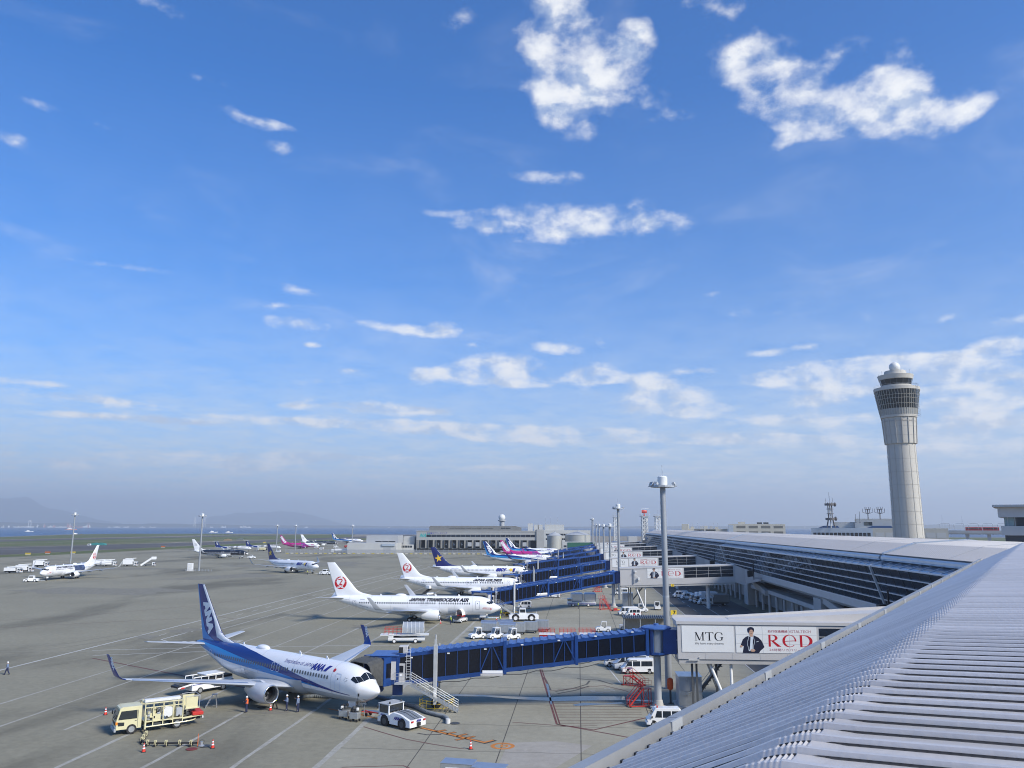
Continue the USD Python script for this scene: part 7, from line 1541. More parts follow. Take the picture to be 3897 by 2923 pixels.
for i, (q, m_, lb) in enumerate(((Z2(1545, 1116), mat('maroon_lid', (.16, .03, .03), .7), 'maroon pit lid lying by the fuel hose'), (Z2(1770, 1066), DARKG, 'dark pit lid right of the hydrant coupler'), (ZL(2130, 682), DARKG, 'dark pit cover by the air hose outlet'), (Z4p(810, 842), BLACK, 'dark pit lid under the near engine'))): single('pit_lid', MB().lathe([(.52, 0), (.52, .03), (.46, .05), (.01, .06)], 20, tuple(ground_at(*q) + [0, 0, .03])), m_, lb, 'pit lid')
# traffic cones and step ladder
CONES = [(Z2(92, 533), 'red white cone ahead of the cream truck at far left'), (Z2(735, 1163), 'red white cone at the bend of the fuel hose'), (Z2(1897, 1097), 'red white cone at the right end of the fuel hose'), (Z4p(990, 908), 'red white cone under the near engine'), (R3(905, 925), 'red white cone on the dull red line at lower right'), (R2(958, 650), 'orange cone by the engine of the second jet'), (R2(1386, 625), 'orange cone at the tow bar of the second jet'), (ZA(852, 500), 'orange cone behind the half hidden small van')]
for q, lb in CONES:
    T = thing('traffic_cone', lb, 'traffic cone', ground_at(*q), 20, 'red cones around the aircraft'); obj('base', MB().box((0, 0, .03), (.42, .42, .06), None, .02), BLACK if q != CONES[5][0] else RED, T); obj('cone', MB().lathe([(.17, .06), (.13, .25), (.03, .80), (.001, .82)], 16), mat('cone_red', (.62, .035, .015), .5, var=.08), T, 40)
    for z0, z1 in ((.30, .42), (.54, .66)): r_ = lambda z: .13 - (z - .25) * .182 + .006; obj('white_band', _open_lathe([(r_(z0), z0), (r_(z1), z1)], 16, (0, 0, 0), np.eye(3)), INKWHITE, T, 40)
T = thing('step_ladder', 'grey aluminium step ladder standing behind the cream truck', 'step ladder', ground_at(*Z2(1890, 412)), 15); obj('rails', MB().beam((-.75, -.3, 0), (0, -.22, 1.45), .05, .09).beam((-.75, .3, 0), (0, .22, 1.45), .05, .09).beam((.5, -.3, 0), (.35, -.22, 1.45), .05, .07).beam((.5, .3, 0), (.35, .22, 1.45), .05, .07).beam((.1, -.3, .3), (.5, .3, .2), .04, .04), ALU, T); obj('top_step', MB().bx(-.1, .5, -.26, .26, 1.42, 1.48), ALU, T)
for k in range(4): obj('step', MB().box((-.62 + k * .17, 0, .25 + k * .3), (.22, .55, .03)), ALU, T)


def ana_mark(T, x, y, z, h, s, right=True): b = text2d('ANA', h, bold=4, slant=.3); L = b.bounds[2]; obj('lettering', upright(b, (x, y, z), (-s * 1.0, 0, 0)), INKBLUE, T); obj('emblem', upright(affinity.translate(affinity.scale(Polygon([(0, 0), (.55, 0), (1.1, 1), (.6, 1)]), h, h, origin=(0, 0)), L + .06, 0), (x, y, z), (-s * 1.0, 0, 0)), INKBLUE, T)


# ANA belt loader behind the near wing
m, a = between(Z2(1975, 128), Z2(1575, 198), 1.2); T = thing('belt_loader', 'long white ANA cargo belt loader behind the near wing', 'loader', m, a); obj('body', MB().bx(-2.55, 3.2, -1.15, 1.15, .45, 1.25, .05), WHITE, T); wheels(T, (1.75, -1.45), 1.16, .42, .28, STEEL); obj('blue_stripe', MB().bx(-2.5, 3.15, -1.165, 1.165, 1.12, 1.2), INKBLUE, T)
obj('belt_boom', MB().prism([(-4.3, 1.0), (-4.3, 1.2), (-2.6, 1.55), (3.2, 1.75), (3.2, 1.5), (-2.6, 1.3)], -.75, .75), BLACK, T); obj('boom_side', MB().prism([(-4.2, 1.05), (-2.6, 1.3), (3.2, 1.5), (3.2, 1.3), (-2.6, 1.1), (-4.2, .9)], .76, .84).prism([(-4.2, 1.05), (-2.6, 1.3), (3.2, 1.5), (3.2, 1.3), (-2.6, 1.1), (-4.2, .9)], -.84, -.76), WHITE, T); obj('red_rear_bumper', MB().box((-3.6, 0, .95), (.5, 1.7, .22), None, .03), RED, T)
for x in (-2.3, -1.3, -.3, .7, 1.7):
    for s in (1, -1): obj('post', MB().bx(x - .04, x + .04, s * .98 - .04, s * .98 + .04, 1.25, 2.0), WHITE, T)
obj('guard_rail', MB().bx(-2.3, 1.7, .94, 1.02, 1.95, 2.05).bx(-2.3, 1.7, -1.02, -.94, 1.95, 2.05), WHITE, T); obj('roof', MB().box((.6, 0, 2.12), (2.6, 2.2, .16), None, .05), WHITE, T)
for s in (1, -1): ana_mark(T, .4, s * 1.175, .62, .3, s)
# near ANA tow tractor
m, a = between(ZL(1055, 722), ZL(1375, 795), .95); T = thing('aircraft_tow_tractor', 'low white ANA tow tractor with a grey deck in front of the near nose', 'tow tractor', m, a); wheels(T, (1.25, -1.35), 1.17, .52, .36, DARKG)
bd = [(.55, .35), (.55, 1.25), (.1, 1.5), (-1.0, 1.42), (-2.55, .98), (-2.6, .35)]; obj('body', shell(bd, 2.3, 1.2, .12, .04), WHITE, T, 25); obj('deck', MB().rings(np.array([[(x, -w_, z + .03), (x, w_, z + .03), (x, w_, z), (x, -w_, z)] for x, z, w_ in ((.05, 1.5, .75), (-1.0, 1.43, .8), (-2.4, 1.03, .85))])), mat('grey_deck', (.16, .18, .21), .6, var=.12), T); obj('deck_seam', MB().beam((.0, .25, 1.55), (-1.0, .25, 1.48), .03, .03).beam((-1.0, .25, 1.48), (-2.4, .25, 1.08), .03, .03).beam((0, -.25, 1.55), (-1.0, -.25, 1.48), .03, .03).beam((-1.0, -.25, 1.48), (-2.4, -.25, 1.08), .03, .03), BLACK, T)
obj('front_step', MB().box((2.15, 0, .6), (.5, 2.2, .5), None, .05), WHITE, T); obj('nose', MB().box((1.3, 0, .85), (1.5, 2.25, .55), None, .06), WHITE, T); cb = group_part('cab', T); fr = MB()
for x in (2.2, .75):
    for s in (1, -1): fr.bx(x - .06, x + .06, s * 1.02 - .06, s * 1.02 + .06, 1.1, 2.1)
obj('pillars', fr, WHITE, cb); obj('cab_roof', MB().box((1.48, 0, 2.14), (1.75, 2.25, .12), None, .04), GREYP, cb); obj('cab_lower', MB().bx(.72, 2.25, -1.08, 1.08, .95, 1.28), WHITE, cb)
for s in (1, -1): obj('side_pane', MB().bx(.85, 2.12, s * 1.03, s * 1.045, 1.28, 2.05), CARGLASS, cb); obj('mirror', MB().box((2.3, s * 1.2, 1.8), (.1, .16, .3), None, .02), BLACK, cb); ana_mark(T, (-.15 if s > 0 else -.9), s * 1.165, .88, .27, s); ana_mark(T, (1.9 if s > 0 else 1.4), s * 1.14, 1.02, .15, s); obj('wheel_arch', MB().lathe([(.001, 0), (.60, 0)], 20, (1.25, s * 1.152, .55), np.array([[1, 0, 0], [0, 0, s], [0, -1.0, 0]])).lathe([(.001, 0), (.60, 0)], 20, (-1.35, s * 1.152, .55), np.array([[1, 0, 0], [0, 0, s], [0, -1.0, 0]])), BLACK, T)
obj('front_pane', MB().bx(2.2, 2.22, -.95, .95, 1.28, 2.05), CARGLASS, cb); obj('rear_pane', MB().bx(.74, .76, -.95, .95, 1.45, 2.05), CARGLASS, cb); obj('beacon', MB().cyl((.85, .8, 2.2), .09, .2, 10).cyl((.85, -.8, 2.2), .09, .2, 10), DARKG, cb)
obj('tow_hitch', MB().box((-2.68, 0, .6), (.2, .45, .35), None, .03), BLACK, T); obj('rear_light', MB().box((-2.62, .85, .9), (.06, .3, .15)).box((-2.62, -.85, .9), (.06, .3, .15)), REDLENS, T); lg_ = text2d('ANA', .22, bold=3, slant=.3); obj('lettering', upright(lg_, (-2.625, .3, .82), (0, -1.0, 0), off=.0), INKBLUE, T)
T = thing('tow_bar', 'red tow bar lying between the near nose wheel and the tractor', 'tow bar', (ground_at(*ZL(700, 565)) + ground_at(*ZL(830, 580))) / 2, a); obj('bar', MB().tube([(1.6, 0, .45), (-1.3, 0, .5)], .07, 8), RED, T); obj('bar_wheel', MB().wheel((.9, .3, .2), .2, .12).wheel((.9, -.3, .2), .2, .12), RUBBER, T); obj('bar_frame', MB().beam((1.6, -.4, .4), (1.6, .4, .4), .08, .08).beam((.4, -.3, .35), (1.2, .3, .35), .06, .06), RED, T)
for i, (q, lb) in enumerate(((ZL(265, 605), 'grey service cart under the near nose, left of two'), (ZL(445, 645), 'grey service cart under the near nose, right of two'))):
    T = thing('service_cart', lb, 'cart', ground_at(*q), -20, 'grey carts under the near nose'); obj('bin', MB().box((0, 0, .62), (1.0, .7, .62), None, .03), STEEL, T); obj('caster', MB().wheel((.38, .3, .13), .13, .07).wheel((.38, -.3, .13), .13, .07).wheel((-.38, .3, .13), .13, .07).wheel((-.38, -.3, .13), .13, .07), RUBBER, T)
    for k in range(7): obj('gear_item', MB().box((rnd.uniform(-.3, .3), rnd.uniform(-.2, .2), 1.05 + rnd.uniform(0, .45)), (.3, .28, .3), rotz(k), .05), (BLACK, DARKG, OFFWHITE)[k % 3], T)
    obj('push_handle', MB().tube([(-.5, -.3, .6), (-.55, -.3, 1.0), (-.55, .3, 1.0), (-.5, .3, .6)], .025, 6), GREYP, T)
    if i: obj('flag_pole', MB().tube([(.1, .2, 1.0), (.15, .2, 2.6)], .025, 5).box((.2, .2, 2.65), (.2, .03, .3)), BLACK, T)
T = thing('stand_sign', 'white board with small black characters hanging at the near nose wheel', 'sign', ground_at(*ZL(460, 600)) + [.3, 1.2, 0], -35); obj('board', MB().bx(-.75, .75, -.03, .03, 1.3, 1.95), INKWHITE, T); obj('lettering', upright(text2d('520.N', .3, bold=1), (-.2, -.035, 1.42), (1, 0, 0)), INKBLACK, T); obj('leg', MB().bx(-.6, -.55, -.02, .02, 0, 1.3).bx(.55, .6, -.02, .02, 0, 1.3), GREYP, T)
hs = [ground_at(*q) + np.array([0, 0, .22]) for q in (Z4p(1560, 690), Z4p(1700, 655), Z4p(1900, 640), Z4p(2212, 655), ZL(800, 250), ZL(950, 290), ZL(1200, 350), ZL(1450, 425), ZL(1650, 520), ZL(1820, 565), ZL(1940, 590), ZL(1995, 625), ZL(2012, 680))]
T = thing('air_hose', 'fat ribbed grey air hose snaking from the near belly to the pit', 'hose', (0, 0, 0)); dense = np.array([np.interp(np.linspace(0, len(hs) - 1, 170), range(len(hs)), [h[k] for h in hs]) for k in range(3)]).T; obj('ribbed_hose', MB().tube(dense, .20 + .025 * np.cos(np.arange(170) * math.pi), 10), mat('hose_grey', (.16, .18, .20), .6, var=.2), T); obj('hose_end', MB().cyl(tuple(hs[-1] - [0, 0, .2]), .25, .45, 14), OFFWHITE, T)
# containers at the bottom edge
for i, (x0, y0, lb) in enumerate(((R3(822, 1010), 0, 'grey cargo container with lettering at the bottom edge'), (R3(1040, 1042), 0, 'grey cargo container cut off by the bottom edge, right of the lettered one'))):
    T = thing('cargo_container', lb, 'container', np.r_[ground_at(*x0, 1.62)[:2], 0], -12 - 3 * i); B_ = MB().box((0, 0, .92), (2.7, 1.55, 1.4), None, .04); obj('box', B_, STEEL, T); obj('roof_sheet', MB().bx(-1.36, 1.36, -.79, .79, 1.62, 1.65), ALU, T); obj('base', MB().bx(-1.4, 1.4, -.82, .82, .12, .24), DARKG, T)
    for x in (-.95, .95): obj('caster', MB().wheel((x, -.6, .11), .11, .08).wheel((x, .6, .11), .11, .08), RUBBER, T)
    obj('label_plate', MB().bx(-.9, .2, -.80, -.785, 1.0, 1.35), INKWHITE, T); obj('lettering', upright(text2d('ANA Cargo', .17, bold=2), (-.85, -.805, 1.1), (1, 0, 0)), INKBLUE, T); ana_mark(T, .5, -.80, 1.1, .2, -1) if False else None


# red boarding steps and rails
def red_steps(label, loc, rot, h=1.9, group='red maintenance steps'):
    T = thing('maintenance_steps', label, 'steps', loc, rot, group); n = int(h / .27)
    for s in (1, -1): obj('stringer', MB().beam((-1.5, s * .42, .1), (.2, s * .42, h), .07, .14), RED, T); obj('handrail', MB().tube([(-1.5, s * .45, 1.0), (.2, s * .45, h + .95), (1.2, s * .45, h + .95), (1.2, s * .45, h)], .03, 6).tube([(-1.5, s * .45, .1), (-1.5, s * .45, 1.0)], .03, 6).tube([(.2, s * .45, h), (.2, s * .45, h + .95)], .03, 6).tube([(-1.5, s * .45, .6), (.2, s * .45, h + .5), (1.2, s * .45, h + .5)], .025, 6), RED, T)
    for k in range(n): u = (k + .5) / n; obj('step', MB().box((-1.5 + 1.7 * u, 0, .1 + (h - .1) * u), (.26, .8, .04)), RED, T)
    obj('platform', MB().bx(.15, 1.25, -.46, .46, h - .06, h), RED, T); lg = MB()
    for x in (.25, 1.15):
        for s in (1, -1): lg.beam((x, s * .42, 0), (x, s * .42, h), .07, .07)
    lg.beam((.25, .42, .3), (1.15, .42, h - .2), .05, .05).beam((.25, -.42, h - .2), (1.15, -.42, .3), .05, .05).beam((-1.5, -.6, .15), (1.4, -.6, .15), .08, .1).beam((-1.5, .6, .15), (1.4, .6, .15), .08, .1); obj('base_frame', lg, RED, T); obj('caster', MB().wheel((1.3, .6, .12), .12, .08).wheel((1.3, -.6, .12), .12, .08).wheel((-1.4, .6, .12), .12, .08).wheel((-1.4, -.6, .12), .12, .08), RUBBER, T)


red_steps('red steel steps nearest, standing beside the bridge column', ground_at(*ZA(690, 462)) + [.2, .8, 0], 10, 2.0); red_steps('red steel steps behind the nearest pair, in front of the ANA van', ground_at(*ZA(610, 244)) + [.2, .6, 0], 150, 1.2); red_steps('tall red steel steps by the second bridge column', ground_at(*Z1(665, 312)) + [0, .6, 0], 200, 2.6); red_steps('red steps farther back under the third bridge', ground_at(*R2(2160, 408)), 30, 1.6)
T = thing('red_towing_rig', 'low red yellow towing rig at the foot of the second equipment room', 'trailer', ground_at(*Z1(850, 335)), 5); obj('frame', MB().beam((-1.4, -.4, .25), (1.4, -.4, .25), .1, .12).beam((-1.4, .4, .25), (1.4, .4, .25), .1, .12).box((0, 0, .5), (.9, .7, .4), None, .05), RED, T); obj('yellow_arm', MB().beam((.3, 0, .35), (1.9, .2, .3), .12, .12), YELLOW, T); obj('wheel', MB().wheel((-.8, .55, .18), .18, .1).wheel((-.8, -.55, .18), .18, .1), RUBBER, T)
for i, x in enumerate((1772, 1930, 2080)):
    T = thing('railed_platform', ['left of three red railed white platforms behind the nearest bridge', 'middle of three red railed white platforms behind the nearest bridge', 'right of three red railed white platforms behind the nearest bridge'][i], 'platform', ground_at(*R2(x, 768)), 0, 'red railed platforms'); obj('deck', MB().box((0, 0, .95), (3.0, 1.9, .2), None, .03), WHITE, T); rr = MB()
    for z in (1.4, 1.85):
        rr.tube([(-1.45, -.9, z), (1.45, -.9, z), (1.45, .9, z), (-1.45, .9, z), (-1.45, -.9, z)], .03, 5)
    for x_ in np.linspace(-1.45, 1.45, 5): rr.tube([(x_, -.9, 1), (x_, -.9, 1.9)], .025, 5).tube([(x_, .9, 1), (x_, .9, 1.9)], .025, 5)
    obj('rail', rr, RED, T); obj('red_frame', MB().box((0, 0, .55), (2.8, 1.7, .35), None, .04), RED, T); wheels(T, (1.0, -1.0), .9, .25, .15, STEEL)


# tugs, dollies and loaders
def bag_tug(label, loc, rot, group=None, mark=False, open_frame=False):
    T = thing('baggage_tug', label, 'tug', loc, rot, group); obj('body', shell([(1.5, .3), (1.5, .75), (1.25, .95), (.35, 1.05), (.3, .7), (-.6, .7), (-.65, .95), (-1.5, .95), (-1.5, .3)], 1.45, .7, .04), WHITE, T, 30); wheels(T, (.95, -.95), .74, .34, .22, OFFWHITE); c = group_part('cab', T); f_ = MB()
    for s in (1, -1): f_.beam((.55, s * .62, 1.0), (.25, s * .6, 1.95), .08, .08).beam((-.7, s * .62, .9), (-.7, s * .6, 1.95), .08, .08).beam((.25, s * .6, 1.95), (-.7, s * .6, 1.95), .08, .08)
    f_.beam((.25, -.6, 1.95), (.25, .6, 1.95), .08, .08).beam((-.7, -.6, 1.95), (-.7, .6, 1.95), .08, .08); obj('frame', f_, WHITE, c)
    if not open_frame: obj('roof', MB().box((-.22, 0, 2.0), (1.15, 1.36, .08), None, .03), WHITE, c); obj('rear_panel', MB().bx(-.74, -.68, -.6, .6, .9, 1.9), WHITE, c)
    obj('windscreen', MB().quad((.55, -.6, 1.02), (.55, .6, 1.02), (.27, .58, 1.92), (.27, -.58, 1.92)), CARGLASS, c); obj('seat', MB().box((-.35, 0, .85), (.45, .5, .15), None, .05).box((-.58, 0, 1.15), (.12, .5, .55), None, .05), BLACK, T); obj('steering_wheel', MB().lathe([(.16, 0), (.19, .015), (.16, .03)], 12, (.2, .2, 1.15)), BLACK, T)
    if mark: obj('green_mark', MB().bx(-1.2, -.5, -.735, -.73, .55, .75), GREEN, T)
    obj('headlight', MB().cyl((1.5, .5, .65), .08, .1, 8).cyl((1.5, -.5, .65), .08, .1, 8), LENS, T)


m, a = between(R2(1205, 772), R2(1268, 768), .75); bag_tug('leftmost white baggage tug heading the container train', m, a, 'white baggage tugs with container trains'); m, a = between(R2(1345, 773), R2(1410, 768), .75); bag_tug('white baggage tug with a green mark, second from left', m, a, 'white baggage tugs with container trains', True); m, a = between(R2(1470, 778), R2(1535, 773), .75); bag_tug('white baggage tug half hidden by the nearest bridge roof', m, a, 'white baggage tugs with container trains')
m, a = between(Z1(570, 690), Z1(720, 692), .8); bag_tug('white open framed tug behind the bridge, left of two', m, a, None, False, True); bag_tug('white open framed tug behind the bridge, right of two', m + np.array([5.2, 3.5, 0]), a + 180, None, False, True); bag_tug('white forklift like tug behind the van with the red mark', ground_at(*Z1(1300, 358)) + [0, .8, 0], 0, None, False, True); bag_tug('dark and white tug driving away along the service road', ground_at(*Z1(1555, 312)), 85, None, False, True)


def dolly(label, loc, rot, cover=True):
    T = thing('container_dolly', label, 'container dolly', loc, rot, 'grey container dollies in a train'); obj('container', MB().prism([(-1.5, .55), (1.5, .55), (1.5, 1.6), (1.1, 2.15), (-1.5, 2.15)], -.78, .78), STEEL, T); obj('bed', MB().bx(-1.7, 1.7, -.85, .85, .38, .5), DARKG, T); wheels(T, (1.1, -1.1), .8, .2, .12, STEEL); obj('drawbar', MB().beam((1.7, 0, .35), (2.5, 0, .35), .08, .08), DARKG, T)
    if cover: obj('cover', MB().rings(np.array([[(x, .82 * math.cos(q), 2.0 + .45 * math.sin(q)) for q in np.linspace(-.2, math.pi + .2, 9)] for x in (-1.55, 1.55)]), caps=False, closed=False), ALU, T, True)
    for x in (-.75, 0, .75): obj('rib', MB().bx(x - .03, x + .03, -.80, .80, .58, 2.1), GREYP, T)


for q, cv, lb in (((1330, 728), 1, 'covered dolly right behind the leftmost baggage tug'), ((1455, 722), 1, 'covered dolly in the rear line above the middle tug'), ((1475, 742), 1, 'covered dolly behind the green marked tug'), ((1545, 735), 0, 'grey dolly in the middle of the train'), ((1640, 724), 0, 'grey dolly second from the right of the train'), ((1730, 712), 0, 'grey dolly at the right end of the train')): dolly(lb, ground_at(*R2(*q)) + [0, .7, 0], 172, bool(cv))
m, a = between(R2(755, 803), R2(610, 804), 1.2); T = thing('cargo_loader', 'cream cargo loader with red rails and a clear ribbed cover', 'loader', m, a); obj('chassis', MB().bx(-2.9, 3.6, -1.2, 1.2, .5, .95, .05), OFFWHITE, T); wheels(T, (2.0, -1.75), 1.2, .42, .28, WHITE); obj('deck', MB().bx(-4.3, 4.3, -1.1, 1.1, 1.35, 1.5), OFFWHITE, T); obj('scissor_lift', MB().beam((-2.2, .9, .95), (2.2, .9, 1.35), .12, .16).beam((-2.2, -.9, .95), (2.2, -.9, 1.35), .12, .16).beam((2.2, .9, .95), (-2.2, .9, 1.35), .12, .16), DARKG, T); obj('cab', MB().box((-2.4, -.7, 1.2), (.9, .8, .9), None, .06), OFFWHITE, T)
obj('cover', MB().rings(np.array([[(x, 1.0 * math.cos(q), 1.5 + 2.1 * math.sin(q) ** .5) for q in np.linspace(.02, math.pi - .02, 11)] for x in np.linspace(-.3, 3.4, 5)]), caps=False, closed=False), mat('milky_cover', (.42, .44, .46), .25, .3, var=.1), T, True)
for x in np.linspace(-.3, 3.4, 6): obj('cover_hoop', MB().tube([(x, 1.03 * math.cos(q), 1.5 + 2.13 * math.sin(q) ** .5) for q in np.linspace(.02, math.pi - .02, 11)], .035, 5), WHITE, T)
rr = MB()
for z in (2.1, 2.6):
    for s in (1, -1): rr.tube([(-3.6, s * 1.05, z), (-.5, s * 1.05, z)], .035, 5)
for x in np.linspace(-3.6, -.6, 5): rr.tube([(x, 1.05, 1.5), (x, 1.05, 2.6)], .03, 5).tube([(x, -1.05, 1.5), (x, -1.05, 2.6)], .03, 5)
obj('red_rail', rr, RED, T)
# heavy tow tractor at the second jet, its bar, the loader at the hold
m, a = between(R2(1530, 634), R2(1655, 634), 1.2); T = thing('aircraft_tow_tractor', 'big white tow tractor with large wheels at the second jet', 'tow tractor', m, a); obj('body', shell([(3.2, .5), (3.25, 1.25), (2.8, 1.5), (-2.6, 1.55), (-3.3, 1.35), (-3.3, .5)], 2.5, 1.1, .08, .04), WHITE, T, 25); wheels(T, (1.75, -1.75), 1.36, .72, .42, WHITE); cb = group_part('cab', T); obj('cab_box', shell([(1.0, 1.5), (.85, 2.75), (-.5, 2.75), (-.6, 1.5)], 2.0, 1.7, .10, .05), WHITE, cb, 25)
for s in (1, -1): obj('cab_window', MB().bx(-.4, .75, s * .93, s * .975, 1.85, 2.55), CARGLASS, cb); obj('wheel_arch', MB().lathe([(.001, 0), (.85, 0)], 20, (1.75, s * 1.235, .75), np.array([[1, 0, 0], [0, 0, s], [0, -1.0, 0]])).lathe([(.001, 0), (.85, 0)], 20, (-1.75, s * 1.235, .75), np.array([[1, 0, 0], [0, 0, s], [0, -1.0, 0]])), BLACK, T)
obj('front_window', MB().bx(.93, 1.0, -.8, .8, 1.9, 2.5), CARGLASS, cb); obj('rear_rail', MB().tube([(-2.9, -1, 1.4), (-2.9, -1, 1.9), (-2.9, 1, 1.9), (-2.9, 1, 1.4)], .04, 6), OFFWHITE, T)
m2, a2 = between(R2(1270, 628), R2(1400, 622), .3); T = thing('tow_bar', 'pale blue tow bar at the nose of the second jet', 'tow bar', m2, a2); BL = mat('pale_blue_paint', (.30, .42, .55), .4); obj('bar', MB().tube([(2.6, 0, .5), (-2.4, 0, .5)], .09, 8), BL, T); obj('bar_head', MB().box((1.4, 0, .7), (1.8, .9, .45), None, .05), BL, T); obj('bar_wheel', MB().wheel((1.9, .6, .38), .38, .2).wheel((1.9, -.6, .38), .38, .2), RUBBER, T); obj('head_board', MB().box((1.0, -.5, 1.25), (1.3, .06, .5)), WHITE, T)
T = thing('hold_loader', 'white belt loader raised to the hold of the second jet', 'loader', ground_at(*R2(1108, 645)) + [0, 1.2, 0], 70); obj('chassis', MB().box((0, 0, .6), (4.2, 1.7, .5), None, .06), OFFWHITE, T); wheels(T, (1.4, -1.4), .88, .34, .22, WHITE); obj('belt', MB().prism([(-2.3, .8), (2.6, 2.0), (2.6, 2.15), (-2.3, .95)], -.5, .5), BLACK, T); obj('canopy', MB().rings(np.array([[(x, .75 * math.cos(q), 1.4 + 1.4 * math.sin(q) ** .6) for q in np.linspace(.02, math.pi - .02, 9)] for x in (-.9, 1.6)]), caps=False, closed=False), WHITE, T, True); obj('red_lining', MB().bx(-.6, 1.4, -.55, .55, 1.2, 1.6), RED, T)
T = thing('hold_loader', 'white belt loader at the aft hold of the JAPAN AIRLINES jet', 'loader', ground_at(*R2(870, 436)), 60); obj('chassis', MB().box((0, 0, .6), (4.2, 1.7, .5), None, .06), WHITE, T); wheels(T, (1.4, -1.4), .88, .34, .22, WHITE); obj('belt', MB().prism([(-2.6, .7), (2.6, 2.6), (2.6, 2.8), (-2.6, .9)], -.6, .6), BLACK, T); obj('canopy', MB().box((.2, 0, 2.5), (2.2, 1.5, .9), None, .1), WHITE, T)
m, a = between(Z1(165, 262), Z1(365, 262), 1.2); T = thing('container_truck', 'blue and white flat truck loaded with silver containers', 'truck', m, a); obj('body', MB().box((-.2, 0, .8), (7.4, 2.3, .6), None, .05), WHITE, T); obj('blue_skirt', MB().bx(-3.8, 3.4, -1.17, 1.17, .6, .85), INKBLUE, T); wheels(T, (2.1, -1.9), 1.16, .42, .28, WHITE); obj('cab', MB().box((2.9, 0, 1.5), (1.1, 2.2, 1.1), None, .08), WHITE, T); obj('cab_window', MB().box((2.95, 0, 1.7), (1.0, 2.22, .4)), CARGLASS, T)
for k in range(2): c = obj('silver_container', MB().box((1.0 - 3.4 * k, 0, 2.35), (3.2, 2.0, 2.3), None, .35), ALU, T)
obj('upper_rail', MB().tube([(3.2, .9, 1.9), (5.2, .9, 2.1)], .06, 6), WHITE, T)
T = thing('canopy_shelter', 'low shelter with a dark corrugated roof behind the nearest bridge', 'shelter', ground_at(*Z1(1360, 700)) + [.5, 1.2, 0], -3)
for k in range(22): obj('roof_rib', MB().tube([(-4.6 + k * .42, -1.3, 2.75), (-4.6 + k * .42, 1.3, 3.05)], .14, 6), mat('dark_corrugated', (.13, .15, .18), .5, .3, var=.1), T, 40)
obj('roof_sheet', MB().rings(np.array([[(x, -1.3, 2.68), (x, 1.3, 2.98), (x, 1.3, 2.94), (x, -1.3, 2.64)] for x in (-4.8, 4.5)])), DARKG, T)
for x in (-4.6, -1.5, 1.5, 4.3): obj('post', MB().bx(x, x + .12, -1.2, -1.08, 0, 2.65).bx(x, x + .12, 1.08, 1.2, 0, 2.9), GREYP, T)
obj('back_panel', MB().bx(-4.6, 4.3, 1.1, 1.15, .3, 2.7), mat('shelter_panel', (.28, .27, .24), .7), T)


# trucks parked along the pier
def box_truck(label, loc, rot, L, h, body, cabm=WHITE, wins=0, group='trucks parked along the pier', w=2.2):
    T = thing('parked_truck', label, 'truck', loc, rot, group); c = 1.55; truck_cab(T, L / 2 - c, c, w - .15, min(h - .3, 2.3), cabm, .5); obj('box', MB().box((-c / 2 - .05, 0, (h + .95) / 2), (L - c - .15, w, h - .95), None, .05), body, T); wheels(T, (L / 2 - .75, -L / 2 + 1.3), w / 2 - .06, .4, .26, STEEL); obj('chassis', MB().bx(-L / 2 + .1, L / 2 - .2, -.4, .4, .5, .95), DARKG, T)
    for s in (1, -1):
        for k in range(wins): obj('side_window', MB().bx(-L / 2 + .9 + k * 1.5, -L / 2 + 1.9 + k * 1.5, s * w / 2 - .005, s * (w / 2 + .015), h * .55, h * .78), CARGLASS, T)


GT = mat('grey_box_panel', (.24, .25, .25), .55, .2, var=.08); q = ground_at(*Q4(1000, 717)); box_truck('grey box truck nearest of the row parked along the pier', q + [2.6, 1.0, 0], 182, 5.9, 3.0, GT); box_truck('white camper like truck in the parked row, third from front', q + [.9, 7.2, 0], 184, 6.2, 3.1, WHITE, WHITE, 2); box_truck('white truck fourth in the row parked along the pier', q + [.2, 10.8, 0], 184, 5.5, 2.7, WHITE, WHITE, 1)
van('small_van', 'small white van squeezed beside the grey box truck', 'van', q + [-.3, 3.6, 0], 182, 3.4, 1.48, 1.8, .65, KE); van('small_van', 'small white van farther along the parked row', 'van', q + [-1.4, 20, 0], 182, 3.4, 1.48, 1.9, .65, KE); van('white_van', 'white van farthest in view along the parked row', 'van', q + [-2.2, 25, 0], 182, 4.4, 1.7, 2.0, 1.0, HI)
# far service vehicles beyond the open apron
def lift_truck(label, q, rot, w=2.3, h=3.2, body=WHITE, raised=0.0):
    T = thing('lift_truck', label, 'truck', ground_at(*q), rot, 'service trucks on the far apron'); truck_cab(T, 1.9, 1.6, w - .1, 2.3, WHITE, .5); wheels(T, (2.6, -1.9), w / 2, .42, .28, STEEL); obj('chassis', MB().bx(-3.4, 2.0, -.45, .45, .5, 1.0), DARKG, T); obj('body', MB().box((-1.1, 0, 1.0 + (h - 1.0) / 2 + raised), (4.7, w, h - 1.0), None, .06), body, T); obj('lift_frame', MB().beam((-3, w * .4, 1), (.6, w * .4, 1.2 + raised), .12, .12).beam((-3, -w * .4, 1), (.6, -w * .4, 1.2 + raised), .12, .12), GREYP, T); obj('boom', MB().beam((-2.6, 0, h + .25 + raised), (2.6, 0, h + .55 + raised), .5, .35), OFFWHITE, T); obj('front_deck', MB().bx(1.3, 3.4, -w / 2, w / 2, 2.45 + raised * .5, 2.6 + raised * .5), OFFWHITE, T)


